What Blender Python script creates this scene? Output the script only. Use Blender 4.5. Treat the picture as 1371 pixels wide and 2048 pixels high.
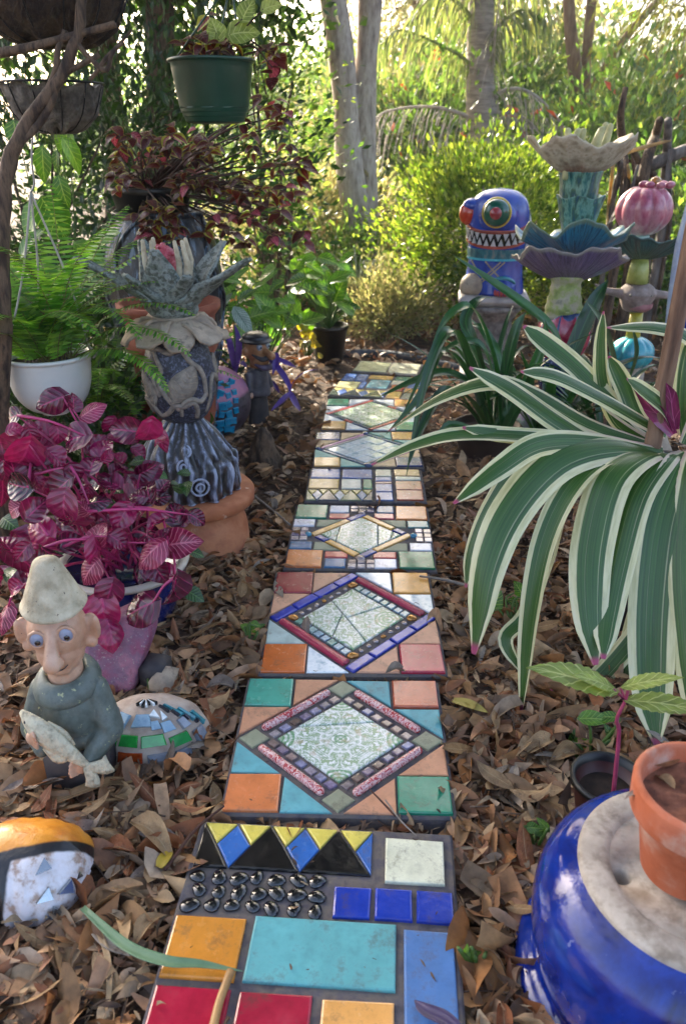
import bpy, bmesh, math, random
import numpy as np
from mathutils import Vector, Matrix, Quaternion
for _o in list(bpy.data.objects): bpy.data.objects.remove(_o)
scene = bpy.context.scene
PI = math.pi; R = math.radians
# ------------------------------------------------------------------ camera
CAM_H = 1.13; PITCH = R(25.5); YAW = R(3.36); FPX = 1562.0
cam_d = bpy.data.cameras.new('camera'); cam = bpy.data.objects.new('camera', cam_d)
scene.collection.objects.link(cam); scene.camera = cam
cam.location = (0, 0, CAM_H); cam.rotation_euler = (PI/2 - PITCH, 0, YAW)
cam_d.sensor_fit = 'VERTICAL'; cam_d.sensor_height = 23.6; cam_d.sensor_width = 15.8; cam_d.lens = 18.0
cam_d.clip_start = 0.02; cam_d.clip_end = 400
cam_d.dof.use_dof = True; cam_d.dof.focus_distance = 1.75; cam_d.dof.aperture_fstop = 3.4
# ------------------------------------------------------------------ sky, sun, exposure
SUN_AZ = R(30); SUN_EL = R(27)          # azimuth measured to the left of the path
w = bpy.data.worlds.new('World'); scene.world = w; w.use_nodes = True
nt = w.node_tree; nt.nodes.clear()
sk = nt.nodes.new('ShaderNodeTexSky'); sk.sky_type = 'NISHITA'; sk.sun_disc = False
sk.sun_elevation = SUN_EL; sk.sun_rotation = -SUN_AZ; sk.air_density = 0.8; sk.dust_density = 6.0; sk.ozone_density = 0.5
bg = nt.nodes.new('ShaderNodeBackground'); bg.inputs[1].default_value = 0.15
wo = nt.nodes.new('ShaderNodeOutputWorld')
nt.links.new(sk.outputs[0], bg.inputs[0]); nt.links.new(bg.outputs[0], wo.inputs[0])
sun_d = bpy.data.lights.new('sun', 'SUN'); sun = bpy.data.objects.new('sun', sun_d); scene.collection.objects.link(sun)
sun_d.energy = 4.2; sun_d.angle = R(0.6); sun_d.color = (1.0, 0.90, 0.72)
sun_v = Vector((-math.sin(SUN_AZ)*math.cos(SUN_EL), math.cos(SUN_AZ)*math.cos(SUN_EL), math.sin(SUN_EL)))
sun.rotation_euler = sun_v.to_track_quat('Z', 'Y').to_euler()
vs = scene.view_settings; vs.view_transform = 'Standard'; vs.look = 'None'; vs.gamma = 1.0; vs.exposure = 2.4
vs.use_curve_mapping = False
# ------------------------------------------------------------------ helpers
rng = np.random.default_rng(7); random.seed(7)
_f = Vector((-math.sin(YAW), math.cos(YAW), 0)); _r = Vector((math.cos(YAW), math.sin(YAW), 0))
def ray(px, py):
    u = (px-685.5)/FPX; v = (py-1024)/FPX
    return _f*(math.cos(PITCH)-v*math.sin(PITCH)) + _r*u - Vector((0, 0, 1))*(math.sin(PITCH)+v*math.cos(PITCH))
def at(px, py, Y):                    # where the sight line meets the vertical plane Y metres ahead
    d = ray(px, py); return Vector((0, 0, CAM_H)) + d*(Y/d.y)
def on(px, py, z=0.0):                # where it meets the level z
    d = ray(px, py); return Vector((0, 0, CAM_H)) + d*((z-CAM_H)/d.z)
def mpp(px, py, Y):                   # metres per photo pixel there
    return (Y/ray(px, py).y)/FPX
def lin(h):
    h = h.lstrip('#'); c = [int(h[i:i+2], 16)/255 for i in (0, 2, 4)]
    return tuple((x/12.92 if x <= .04045 else ((x+.055)/1.055)**2.4) for x in c) + (1.0,)
COL = scene.collection
def obj(name, me, mat=None, parent=None, loc=None, mtx=None):
    o = bpy.data.objects.new(name, me); COL.objects.link(o)
    if mat is not None and not me.materials:
        for m in (mat if isinstance(mat, (list, tuple)) else [mat]): me.materials.append(m)
    if parent: o.parent = parent
    if mtx is not None: o.matrix_local = mtx
    if loc is not None: o.location = loc
    return o
def tag(o, label=None, cat=None, group=None, kind=None):
    if label: o['label'] = label
    if cat: o['category'] = cat
    if group: o['group'] = group
    if kind: o['kind'] = kind
    return o
def thing(name, label, cat, loc=(0, 0, 0), rz=0, group=None):
    o = bpy.data.objects.new(name, None); COL.objects.link(o); o.empty_display_size = .05
    o.location = loc; o.rotation_euler = (0, 0, rz)
    return tag(o, label, cat, group)
def mesh(name, V, F, uv=None, smooth=True, mi=None):
    me = bpy.data.meshes.new(name)
    me.from_pydata([tuple(v) for v in V], [], [tuple(f) for f in F])
    if uv is not None:
        l = me.uv_layers.new(name='UVMap'); idx = np.empty(len(me.loops), dtype=np.int32)
        me.loops.foreach_get('vertex_index', idx)
        l.data.foreach_set('uv', np.asarray(uv, dtype=np.float32)[idx].ravel())
    if mi is not None: me.polygons.foreach_set('material_index', np.asarray(mi, dtype=np.int32))
    me.polygons.foreach_set('use_smooth', np.full(len(me.polygons), bool(smooth)))
    me.update(); return me
def fastmesh(name, V, F, uv=None, smooth=False):     # F: (n,k) array
    me = bpy.data.meshes.new(name); V = np.asarray(V, dtype=np.float32); F = np.asarray(F, dtype=np.int32)
    n, k = F.shape
    me.vertices.add(len(V)); me.vertices.foreach_set('co', V.ravel())
    me.loops.add(n*k); me.loops.foreach_set('vertex_index', F.ravel())
    me.polygons.add(n); me.polygons.foreach_set('loop_start', np.arange(0, n*k, k, dtype=np.int32))
    me.polygons.foreach_set('use_smooth', np.full(n, bool(smooth)))
    if uv is not None:
        l = me.uv_layers.new(name='UVMap'); l.data.foreach_set('uv', np.asarray(uv, dtype=np.float32)[F.ravel()].ravel())
    me.update(calc_edges=True); return me
def join(parts):                      # parts: list of (V,F[,uv])
    V = []; F = []; U = []
    for p in parts:
        b = len(V); V += [tuple(v) for v in p[0]]; F += [tuple(i+b for i in f) for f in p[1]]
        U += list(p[2]) if len(p) > 2 and p[2] is not None else [(0, 0)]*len(p[0])
    return V, F, U
def lathe(prof, seg=48, fn=None, closed=True, c=(0, 0, 0)):
    """prof: (r,z) from bottom to top; fn(theta,r,z,i)->(r,z) or (x,y,z)"""
    V = []; F = []; U = []
    for i, (r, z) in enumerate(prof):
        for j in range(seg):
            t = 2*PI*j/seg
            q = fn(t, r, z, i) if fn else (r, z)
            if len(q) == 2: q = (q[0]*math.cos(t), q[0]*math.sin(t), q[1])
            V.append((q[0]+c[0], q[1]+c[1], q[2]+c[2])); U.append((j/seg, i/max(1, len(prof)-1)))
    n = len(prof)
    for i in range(n-1):
        for j in range(seg):
            k = (j+1) % seg; F.append((i*seg+j, i*seg+k, (i+1)*seg+k, (i+1)*seg+j))
    if closed:
        if prof[0][0] > 1e-5: F.append(tuple(reversed(range(seg))))
        if prof[-1][0] > 1e-5: F.append(tuple(range((n-1)*seg, n*seg)))
    return V, F, U
def smoothprof(pts, n=40):            # Catmull-Rom through the profile points
    return [tuple(p) for p in spline(pts, n)]
def spline(pts, n=24):
    P = np.array([tuple(p) for p in pts], dtype=float)
    if len(P) == 2: return P[0] + (P[1]-P[0])*np.linspace(0, 1, n)[:, None]
    Q = np.vstack([2*P[0]-P[1], P, 2*P[-1]-P[-2]]); out = []
    m = len(P)-1
    for t in np.linspace(0, m, n):
        i = min(int(t), m-1); f = t-i; a, b, c, d = Q[i:i+4]
        out.append(.5*((2*b)+(-a+c)*f+(2*a-5*b+4*c-d)*f*f+(-a+3*b-3*c+d)*f**3))
    return np.array(out)
def tube(pts, rad, seg=8, cap=True):
    P = np.asarray([tuple(p) for p in pts], dtype=float); n = len(P)
    rad = np.full(n, rad) if np.isscalar(rad) else np.interp(np.linspace(0, 1, n), np.linspace(0, 1, len(rad)), rad)
    T = np.gradient(P, axis=0); T /= np.linalg.norm(T, axis=1)[:, None]+1e-12
    nrm = np.cross(T[0], [0, 0, 1.0] if abs(T[0][2]) < .9 else [1.0, 0, 0]); nrm /= np.linalg.norm(nrm)
    V = []; F = []; U = []
    for i in range(n):
        nrm = nrm - T[i]*np.dot(nrm, T[i]); nrm /= np.linalg.norm(nrm)+1e-12
        b = np.cross(T[i], nrm)
        for j in range(seg):
            a = 2*PI*j/seg; V.append(P[i]+rad[i]*(math.cos(a)*nrm+math.sin(a)*b)); U.append((j/seg, i/(n-1)))
    for i in range(n-1):
        for j in range(seg):
            k = (j+1) % seg; F.append((i*seg+j, i*seg+k, (i+1)*seg+k, (i+1)*seg+j))
    if cap: F.append(tuple(reversed(range(seg)))); F.append(tuple(range((n-1)*seg, n*seg)))
    return V, F, U
def ball(c, r, seg=20, rings=12, fn=None):
    r = (r, r, r) if np.isscalar(r) else r
    pr = [(max(1e-4, math.sin(PI*i/rings)), -math.cos(PI*i/rings)) for i in range(rings+1)]
    V, F, U = lathe(pr, seg, fn)
    return [(v[0]*r[0]+c[0], v[1]*r[1]+c[1], v[2]*r[2]+c[2]) for v in V], F, U
def box(x0, x1, y0, y1, z0, z1, bev=0.0):
    b = bev; V = []
    for z, i in ((z0, b), (z0+b, 0), (z1-b, 0), (z1, b)):
        V += [(x0+i, y0+i, z), (x1-i, y0+i, z), (x1-i, y1-i, z), (x0+i, y1-i, z)]
    F = [(3, 2, 1, 0), (12, 13, 14, 15)]
    for k in range(3):
        for j in range(4): F.append((k*4+j, k*4+(j+1) % 4, (k+1)*4+(j+1) % 4, (k+1)*4+j))
    return V, F, [(0, 0)]*16
def strap(path, width, across=4, cup=0.12, thick=0.0, side=None, roll=0.0, wave=0.0):
    """ribbon leaf along path; width: list of widths along it; uv = across, along"""
    P = np.asarray([tuple(p) for p in path], dtype=float); n = len(P)
    W = np.interp(np.linspace(0, 1, n), np.linspace(0, 1, len(width)), width)
    T = np.gradient(P, axis=0); T /= np.linalg.norm(T, axis=1)[:, None]+1e-12
    if side is None:
        h = P[-1]-P[0]; side = np.cross([h[0], h[1], 0.0], [0, 0, 1.0])
        if np.linalg.norm(side) < 1e-4: side = np.array([1.0, 0, 0])
    side = np.asarray(tuple(side), dtype=float); side /= np.linalg.norm(side)
    V = []; U = []; m = across+1; F = []
    for i in range(n):
        s = side - T[i]*np.dot(side, T[i]); s /= np.linalg.norm(s)+1e-12; nn = np.cross(s, T[i])
        a = roll if np.isscalar(roll) else np.interp(i/(n-1), np.linspace(0, 1, len(roll)), roll)
        if a: s, nn = s*math.cos(a)+nn*math.sin(a), nn*math.cos(a)-s*math.sin(a)
        for j in range(m):
            x = j/across*2-1
            V.append(P[i]+s*x*W[i]/2+nn*(cup*W[i]*(x*x-.4)+wave*W[i]*math.sin(i*1.3+x*2)*abs(x)))
            U.append((j/across, i/(n-1)))
    for i in range(n-1):
        for j in range(across): F.append((i*m+j, i*m+j+1, (i+1)*m+j+1, (i+1)*m+j))
    if thick:
        b = len(V); V2 = []
        me = mesh('t', V, F); nr = [tuple(v.normal) for v in me.vertices]; bpy.data.meshes.remove(me)
        for v, q in zip(V, nr): V2.append(np.array(v)-thick*np.array(q))
        F2 = [tuple(i+b for i in reversed(f)) for f in F]; rim = []
        for i in range(n-1):
            rim.append((i*m, (i+1)*m, (i+1)*m+b, i*m+b)); rim.append((i*m+m-1+b, (i+1)*m+m-1+b, (i+1)*m+m-1, i*m+m-1))
        for j in range(across):
            rim.append((j+1, j, j+b, j+1+b)); k = (n-1)*m; rim.append((k+j, k+j+1, k+j+1+b, k+j+b))
        V = V+V2; F = F+F2+rim; U = U+U
    return V, F, U
def basis(d, nrm, loc=(0, 0, 0), s=1.0):
    y = Vector(d).normalized(); z = Vector(nrm); z = (z-y*z.dot(y))
    if z.length < 1e-4: z = y.orthogonal()
    z.normalize(); x = y.cross(z)
    m = Matrix.Identity(4)
    for i in range(3): m[i][0] = x[i]*s; m[i][1] = y[i]*s; m[i][2] = z[i]*s; m[i][3] = loc[i]
    return m
def arc(p0, az, L, e0, e1, n=14, pw=1.0, daz=0.0):
    p = np.array(tuple(p0), dtype=float); out = [p.copy()]
    for i in range(n-1):
        t = (i+.5)/(n-1); e = e0+(e1-e0)*t**pw; a = az+daz*t
        p = p+np.array([math.cos(a)*math.cos(e), math.sin(a)*math.cos(e), math.sin(e)])*L/(n-1); out.append(p.copy())
    return np.array(out)
def blob(parts, voxel=.004, it=6):    # closed shapes fused into one continuous surface
    V, F, U = join(parts); me = mesh('b', V, F); o = bpy.data.objects.new('b', me); COL.objects.link(o)
    m = o.modifiers.new('r', 'REMESH'); m.mode = 'VOXEL'; m.voxel_size = voxel; m.use_smooth_shade = True
    if it: s = o.modifiers.new('s', 'SMOOTH'); s.iterations = it; s.factor = .5
    dg = bpy.context.evaluated_depsgraph_get(); e = o.evaluated_get(dg)
    r = bpy.data.meshes.new_from_object(e); r.polygons.foreach_set('use_smooth', np.ones(len(r.polygons), dtype=bool))
    bpy.data.objects.remove(o); bpy.data.meshes.remove(me); r.name = 'blob'; return r
def capsule(p0, p1, r0, r1, seg=16):
    p0 = np.array(p0, float); p1 = np.array(p1, float); d = p1-p0; L = np.linalg.norm(d); d = d/L
    pts = []; rr = []
    for a in np.linspace(-PI/2, 0, 5)[:-1]: pts.append(p0+d*r0*math.sin(a)); rr.append(max(1e-4, r0*math.cos(a)))
    pts += [p0, p1]; rr += [r0, r1]
    for a in np.linspace(0, PI/2, 5)[1:]: pts.append(p1+d*r1*math.sin(a)); rr.append(max(1e-4, r1*math.cos(a)))
    # tube with explicit radii
    P = np.array(pts); n = np.cross(d, [0, 0, 1.0] if abs(d[2]) < .9 else [1.0, 0, 0]); n /= np.linalg.norm(n); b = np.cross(d, n)
    V = []; F = []
    for i in range(len(P)):
        for j in range(seg):
            a = 2*PI*j/seg; V.append(P[i]+rr[i]*(math.cos(a)*n+math.sin(a)*b))
    for i in range(len(P)-1):
        for j in range(seg): k = (j+1) % seg; F.append((i*seg+j, i*seg+k, (i+1)*seg+k, (i+1)*seg+j))
    F.append(tuple(reversed(range(seg)))); F.append(tuple(range((len(P)-1)*seg, len(P)*seg)))
    return V, F, None
# ------------------------------------------------------------------ materials
_mats = {}
def ramp(nt, cols, fac, lo=.3, hi=.7, const=False):
    n = nt.nodes.new('ShaderNodeValToRGB'); cr = n.color_ramp
    if const: cr.interpolation = 'CONSTANT'
    k = len(cols)
    while len(cr.elements) < k: cr.elements.new(.5)
    for i, c in enumerate(cols):
        cr.elements[i].position = lo+(hi-lo)*i/max(1, k-(0 if const else 1)); cr.elements[i].color = lin(c) if isinstance(c, str) else c
    nt.links.new(fac, n.inputs[0]); return n.outputs[0]
def noise(nt, scale, detail=4, vec=None, rough=.6, dist=0):
    n = nt.nodes.new('ShaderNodeTexNoise'); n.inputs['Scale'].default_value = scale; n.inputs['Detail'].default_value = detail
    n.inputs['Roughness'].default_value = rough; n.inputs['Distortion'].default_value = dist
    if vec is not None: nt.links.new(vec, n.inputs['Vector'])
    return n.outputs['Fac']
def math_(nt, op, a, b=None, clamp=False):
    n = nt.nodes.new('ShaderNodeMath'); n.operation = op; n.use_clamp = clamp
    for i, x in enumerate((a, b)):
        if x is None: continue
        if isinstance(x, (int, float)): n.inputs[i].default_value = x
        else: nt.links.new(x, n.inputs[i])
    return n.outputs[0]
def mix(nt, fac, a, b, mode='MIX'):
    n = nt.nodes.new('ShaderNodeMix'); n.data_type = 'RGBA'; n.blend_type = mode
    for s, x in ((n.inputs[0], fac), (n.inputs[6], a), (n.inputs[7], b)):
        if isinstance(x, (int, float)): s.default_value = x
        elif isinstance(x, (tuple, list)): s.default_value = x
        elif isinstance(x, str): s.default_value = lin(x)
        else: nt.links.new(x, s)
    return n.outputs[2]
def step(nt, x, e, soft=.02):         # 0 below e, 1 above
    n = nt.nodes.new('ShaderNodeMapRange'); n.interpolation_type = 'SMOOTHSTEP'
    nt.links.new(x, n.inputs[0]); n.inputs[1].default_value = e-soft; n.inputs[2].default_value = e+soft
    return n.outputs[0]
def newmat(name):
    m = bpy.data.materials.new(name); m.use_nodes = True; nt = m.node_tree; nt.nodes.clear(); return m, nt
def finish(m, nt, col, rough=.5, bump=None, bstr=.3, bdist=.002, coat=0, metal=0, spec=.5, transl=0, tcol=None, sub=0, rvar=0):
    p = nt.nodes.new('ShaderNodeBsdfPrincipled'); o = nt.nodes.new('ShaderNodeOutputMaterial')
    def put(k, x):
        if isinstance(x, (int, float)): p.inputs[k].default_value = x
        elif isinstance(x, tuple): p.inputs[k].default_value = x
        else: nt.links.new(x, p.inputs[k])
    put('Base Color', col); put('Roughness', rough); put('Metallic', metal); put('Specular IOR Level', spec)
    put('Coat Weight', coat); p.inputs['Coat Roughness'].default_value = .08
    if bump is not None:
        b = nt.nodes.new('ShaderNodeBump'); b.inputs['Strength'].default_value = bstr; b.inputs['Distance'].default_value = bdist
        nt.links.new(bump, b.inputs['Height']); nt.links.new(b.outputs[0], p.inputs['Normal'])
    out = p.outputs[0]
    if transl:
        t = nt.nodes.new('ShaderNodeBsdfTranslucent'); mx = nt.nodes.new('ShaderNodeMixShader'); mx.inputs[0].default_value = transl
        if tcol is None: tcol = col
        if isinstance(tcol, tuple): t.inputs[0].default_value = tcol
        else: nt.links.new(tcol, t.inputs[0])
        nt.links.new(out, mx.inputs[1]); nt.links.new(t.outputs[0], mx.inputs[2]); out = mx.outputs[0]
    nt.links.new(out, o.inputs[0]); return m
def coords(nt, kind='Object', scale=None):
    t = nt.nodes.new('ShaderNodeTexCoord'); v = t.outputs[kind]
    if scale is not None:
        mp = nt.nodes.new('ShaderNodeMapping'); mp.inputs['Scale'].default_value = scale; nt.links.new(v, mp.inputs[0]); v = mp.outputs[0]
    return v
def M(name, cols, scale=12, rough=.5, bump=0, bscale=60, coat=0, metal=0, spec=.5, transl=0, tint=None, island=False,
      lo=.3, hi=.7, stretch=None, bdist=.002, speck=None, dist=0, objrand=False, rscale=0):
    """procedural material: colours mixed by noise, or one per leaf (island)"""
    if name in _mats: return _mats[name]
    m, nt = newmat(name); v = coords(nt, 'Object', stretch)
    nz = noise(nt, scale, 5, v, dist=dist)
    if island or objrand:
        g = nt.nodes.new('ShaderNodeNewGeometry') if island else nt.nodes.new('ShaderNodeObjectInfo')
        rnd = g.outputs['Random Per Island'] if island else g.outputs['Random']
        c = ramp(nt, cols, rnd, 0, 1)
        k = ramp(nt, [(.55, .55, .55, 1), (1.25, 1.25, 1.25, 1)], nz, .3, .7)
        c = mix(nt, 1.0, c, k, 'MULTIPLY')
    else:
        c = ramp(nt, cols, nz, lo, hi) if len(cols) > 1 else lin(cols[0])
    if speck:                          # (colour, scale, threshold)
        s = step(nt, noise(nt, speck[1], 5, v), speck[2], speck[3] if len(speck) > 3 else .03); c = mix(nt, s, c, speck[0])
    b = noise(nt, bscale, 6, v) if bump else None
    rr = rough
    if rscale:
        rr = math_(nt, 'ADD', math_(nt, 'MULTIPLY', noise(nt, rscale, 4, v), .5), rough-.25, True)
    tc = None
    if transl: tc = mix(nt, 1.0, c, tint or (1, 1, 1, 1), "MULTIPLY") if not isinstance(c, tuple) else tuple(min(1, a*b) for a, b in zip(c, tint or (1, 1, 1, 1)))
    finish(m, nt, c, rr, b, bump, bdist, coat, metal, spec, transl, tc)
    _mats[name] = m; return m
# ------------------------------------------------------------------ ground
def build_ground():
    s = np.sinh(np.linspace(-1, 1, 141)*4.2)/math.sinh(4.2)
    xs = s*60; ys = s*60+2.2
    X, Y = np.meshgrid(xs, ys); Z = .010*np.sin(X*7.1+np.cos(Y*5.3)*1.7)+.010*np.cos(Y*8.3+np.sin(X*4.7))
    Z = Z - .012; far = np.clip((np.hypot(X, Y-2)-9)/30, 0, 1); Z = Z+far*1.2
    n = 141; V = np.stack([X, Y, Z], -1).reshape(-1, 3)
    i = np.arange(n-1)[:, None]*n+np.arange(n-1)[None, :]; F = np.stack([i, i+1, i+1+n, i+n], -1).reshape(-1, 4)
    m = M('soil', ['#1c130d', '#3a281c', '#5a4330', '#2a1e16'], 26, .95, .9, 90, bdist=.01, lo=.25, hi=.75)
    tag(obj('ground', fastmesh('ground', V, F, smooth=True), m), kind='structure')
build_ground()
# ------------------------------------------------------------------ mosaic path
TCOL = {}
def glaze(c, rough=.16, mott=.22, key=''):
    k = c+key
    if k in TCOL: return TCOL[k]
    m, nt = newmat('glaze_'+c.strip('#')+key); v = coords(nt)
    r = lin(c); dk = tuple(x*(1-mott) for x in r[:3])+(1,); lt = tuple(min(1, x*(1+mott)+.02*mott) for x in r[:3])+(1,)
    col = ramp(nt, [dk, r, lt], noise(nt, 38, 5, v), .3, .7)
    col = mix(nt, math_(nt, 'MULTIPLY', step(nt, noise(nt, 19, 9, v, .8), .575, .09), .62 if max(r[:3]) > .05 else 0.0), col, '#4a3f34')   # worn-in dirt
    ro = math_(nt, 'ADD', math_(nt, 'MULTIPLY', noise(nt, 55, 5, v), .35), rough-.10, True)
    finish(m, nt, col, ro, noise(nt, 30, 3, v), .25, .004, coat=.35 if rough < .3 else .05)
    TCOL[k] = m; return m
GROUT = M('grout', ['#3c393f', '#545056', '#675f58', '#48444a'], 26, .9, .6, 120, bdist=.003)
def print_mat():
    m, nt = newmat('printed_tile'); uv = coords(nt, 'UV')
    sx = nt.nodes.new('ShaderNodeSeparateXYZ'); nt.links.new(uv, sx.inputs[0])
    a = math_(nt, 'ABSOLUTE', sx.outputs[0]); b = math_(nt, 'ABSOLUTE', sx.outputs[1])
    mn = math_(nt, 'MINIMUM', a, b); mx = math_(nt, 'MAXIMUM', a, b)
    cv = nt.nodes.new('ShaderNodeCombineXYZ'); nt.links.new(mn, cv.inputs[0]); nt.links.new(mx, cv.inputs[1])
    n1 = noise(nt, 4.2, 2, cv.outputs[0], .5, 1.6); n2 = noise(nt, 10, 2, cv.outputs[0], .5, 1.0)
    band = math_(nt, 'SUBTRACT', 1.0, math_(nt, 'MULTIPLY', math_(nt, 'ABSOLUTE', math_(nt, 'SUBTRACT', n1, .5)), 11), True)
    fill = math_(nt, 'MULTIPLY', step(nt, n1, .53, .03), step(nt, n2, .48, .06))
    ln = step(nt, math_(nt, 'ABSOLUTE', math_(nt, 'SUBTRACT', n2, .5)), .02, .012)
    rad = math_(nt, 'SQRT', math_(nt, 'ADD', math_(nt, 'MULTIPLY', a, a), math_(nt, 'MULTIPLY', b, b)))
    ring = math_(nt, 'MULTIPLY', math_(nt, 'GREATER_THAN', math_(nt, 'SINE', math_(nt, 'MULTIPLY', rad, 62)), .2), math_(nt, 'LESS_THAN', rad, .17))
    ca = math_(nt, 'SUBTRACT', a, 1.0); cb = math_(nt, 'SUBTRACT', b, 1.0)
    cr = math_(nt, 'SQRT', math_(nt, 'ADD', math_(nt, 'MULTIPLY', ca, ca), math_(nt, 'MULTIPLY', cb, cb)))
    cring = math_(nt, 'MULTIPLY', math_(nt, 'GREATER_THAN', math_(nt, 'SINE', math_(nt, 'MULTIPLY', cr, 55)), .1), math_(nt, 'LESS_THAN', cr, .42))
    c = mix(nt, math_(nt, 'MULTIPLY', band, .75), '#dfe2e0', '#5f8a58')
    c = mix(nt, math_(nt, 'MULTIPLY', fill, .9), c, '#7f9c70')
    c = mix(nt, math_(nt, 'MULTIPLY', math_(nt, 'SUBTRACT', 1.0, ln), .45), c, '#4f7f50')
    c = mix(nt, math_(nt, 'MULTIPLY', math_(nt, 'MAXIMUM', ring, cring), .75), c, '#4f8a57')
    tan = step(nt, noise(nt, 3.1, 4, uv), .60, .06); c = mix(nt, math_(nt, 'MULTIPLY', tan, .5), c, '#a78f6a')
    return finish(m, nt, c, .22, coat=.3)
PRINT = print_mat()
def tube_mat():
    m, nt = newmat('marbled_red'); v = coords(nt)
    c = ramp(nt, ['#9d2f35', '#b5484a', '#d9c4c0', '#a83a40', '#8c8a96'], noise(nt, 85, 4, v, .6, 1.5), .36, .68)
    return finish(m, nt, c, .25, coat=.3)
MARBLE = tube_mat()
def mini_mat(cols, key):
    return M('mini_'+key, cols, 120, .12, .2, 60, coat=.5, objrand=True)
MINI_B = mini_mat(['#6d5a50', '#8f7b76', '#7f7391', '#a08a7c', '#8d8fb0', '#6a5f62', '#b9aeb0', '#93786b'], 'brown')
MINI_G = mini_mat(['#7fa09a', '#9bb5b2', '#5e8c7c', '#a9bcc6', '#8fa9b9', '#b7c9c4'], 'green')
PEARL = M('pearl_glaze', ['#c9d6dc', '#e8eef0', '#9fb9c4'], 30, .06, .25, 25, coat=.8, lo=.35, hi=.65)
GOLD = M('gold_lustre', ['#a5682a', '#c98f45', '#8a4a1c'], 40, .14, 0, coat=.6, metal=.55)
SILV = M('lustre_bead', ['#8f7468', '#b9a79b', '#8c8798'], 60, .14, 0, coat=.6, metal=.4)
BLACKGLASS = M('black_glass', ['#08090c', '#12161c'], 30, .05, 0, coat=1.0)
TEALBALL = M('teal_bead', ['#1d5f7f', '#3c8fae'], 30, .06, 0, coat=1.0)
NAVYBALL = M('navy_bead', ['#1d2b50', '#3a4f7a'], 30, .06, 0, coat=1.0)
def inset(poly, d):
    n = len(poly); out = []; L = []
    ar = sum(poly[i][0]*poly[(i+1) % n][1]-poly[(i+1) % n][0]*poly[i][1] for i in range(n))
    if ar < 0: poly = poly[::-1]
    for i in range(n):
        p = np.array(poly[i]); q = np.array(poly[(i+1) % n]); e = (q-p)/(np.linalg.norm(q-p)+1e-9); nr = np.array([-e[1], e[0]])
        L.append((p+nr*d, e))
    for i in range(n):
        p, e = L[i-1]; q, g = L[i]; den = e[0]*g[1]-e[1]*g[0]
        if abs(den) < 1e-6: out.append(tuple(q)); continue
        t = ((q[0]-p[0])*g[1]-(q[1]-p[1])*g[0])/den; z = p+e*t; a0 = np.array(poly[i]); k = np.linalg.norm(z-a0)
        if k > 2.6*abs(d)+1e-9: z = a0+(z-a0)*2.6*abs(d)/k
        out.append(tuple(z))
    return out
def clip(poly, a, b, c):              # keep a*x+b*y >= c
    out = []; n = len(poly)
    for i in range(n):
        p, q = poly[i], poly[(i+1) % n]; dp = a*p[0]+b*p[1]-c; dq = a*q[0]+b*q[1]-c
        if dp >= 0: out.append(p)
        if (dp >= 0) != (dq >= 0): t = dp/(dp-dq); out.append((p[0]+(q[0]-p[0])*t, p[1]+(q[1]-p[1])*t))
    return out
def tile_mesh(poly, z0, z1, bev=.0025, uvc=None):
    poly = inset(poly, 0); n = len(poly); a = inset(poly, bev*.35); b = inset(poly, bev*1.3)
    V = [(x, y, z0) for x, y in poly]+[(x, y, z1-bev) for x, y in poly]+[(x, y, z1-bev*.3) for x, y in a]+[(x, y, z1) for x, y in b]
    F = [tuple(range(3*n, 4*n))]
    for k in range(3):
        for j in range(n): F.append((k*n+j, k*n+(j+1) % n, (k+1)*n+(j+1) % n, (k+1)*n+j))
    uv = [uvc(v[0], v[1]) for v in V] if uvc else None
    return mesh('tile', V, F, uv, smooth=False)
PAVERS = []
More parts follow.
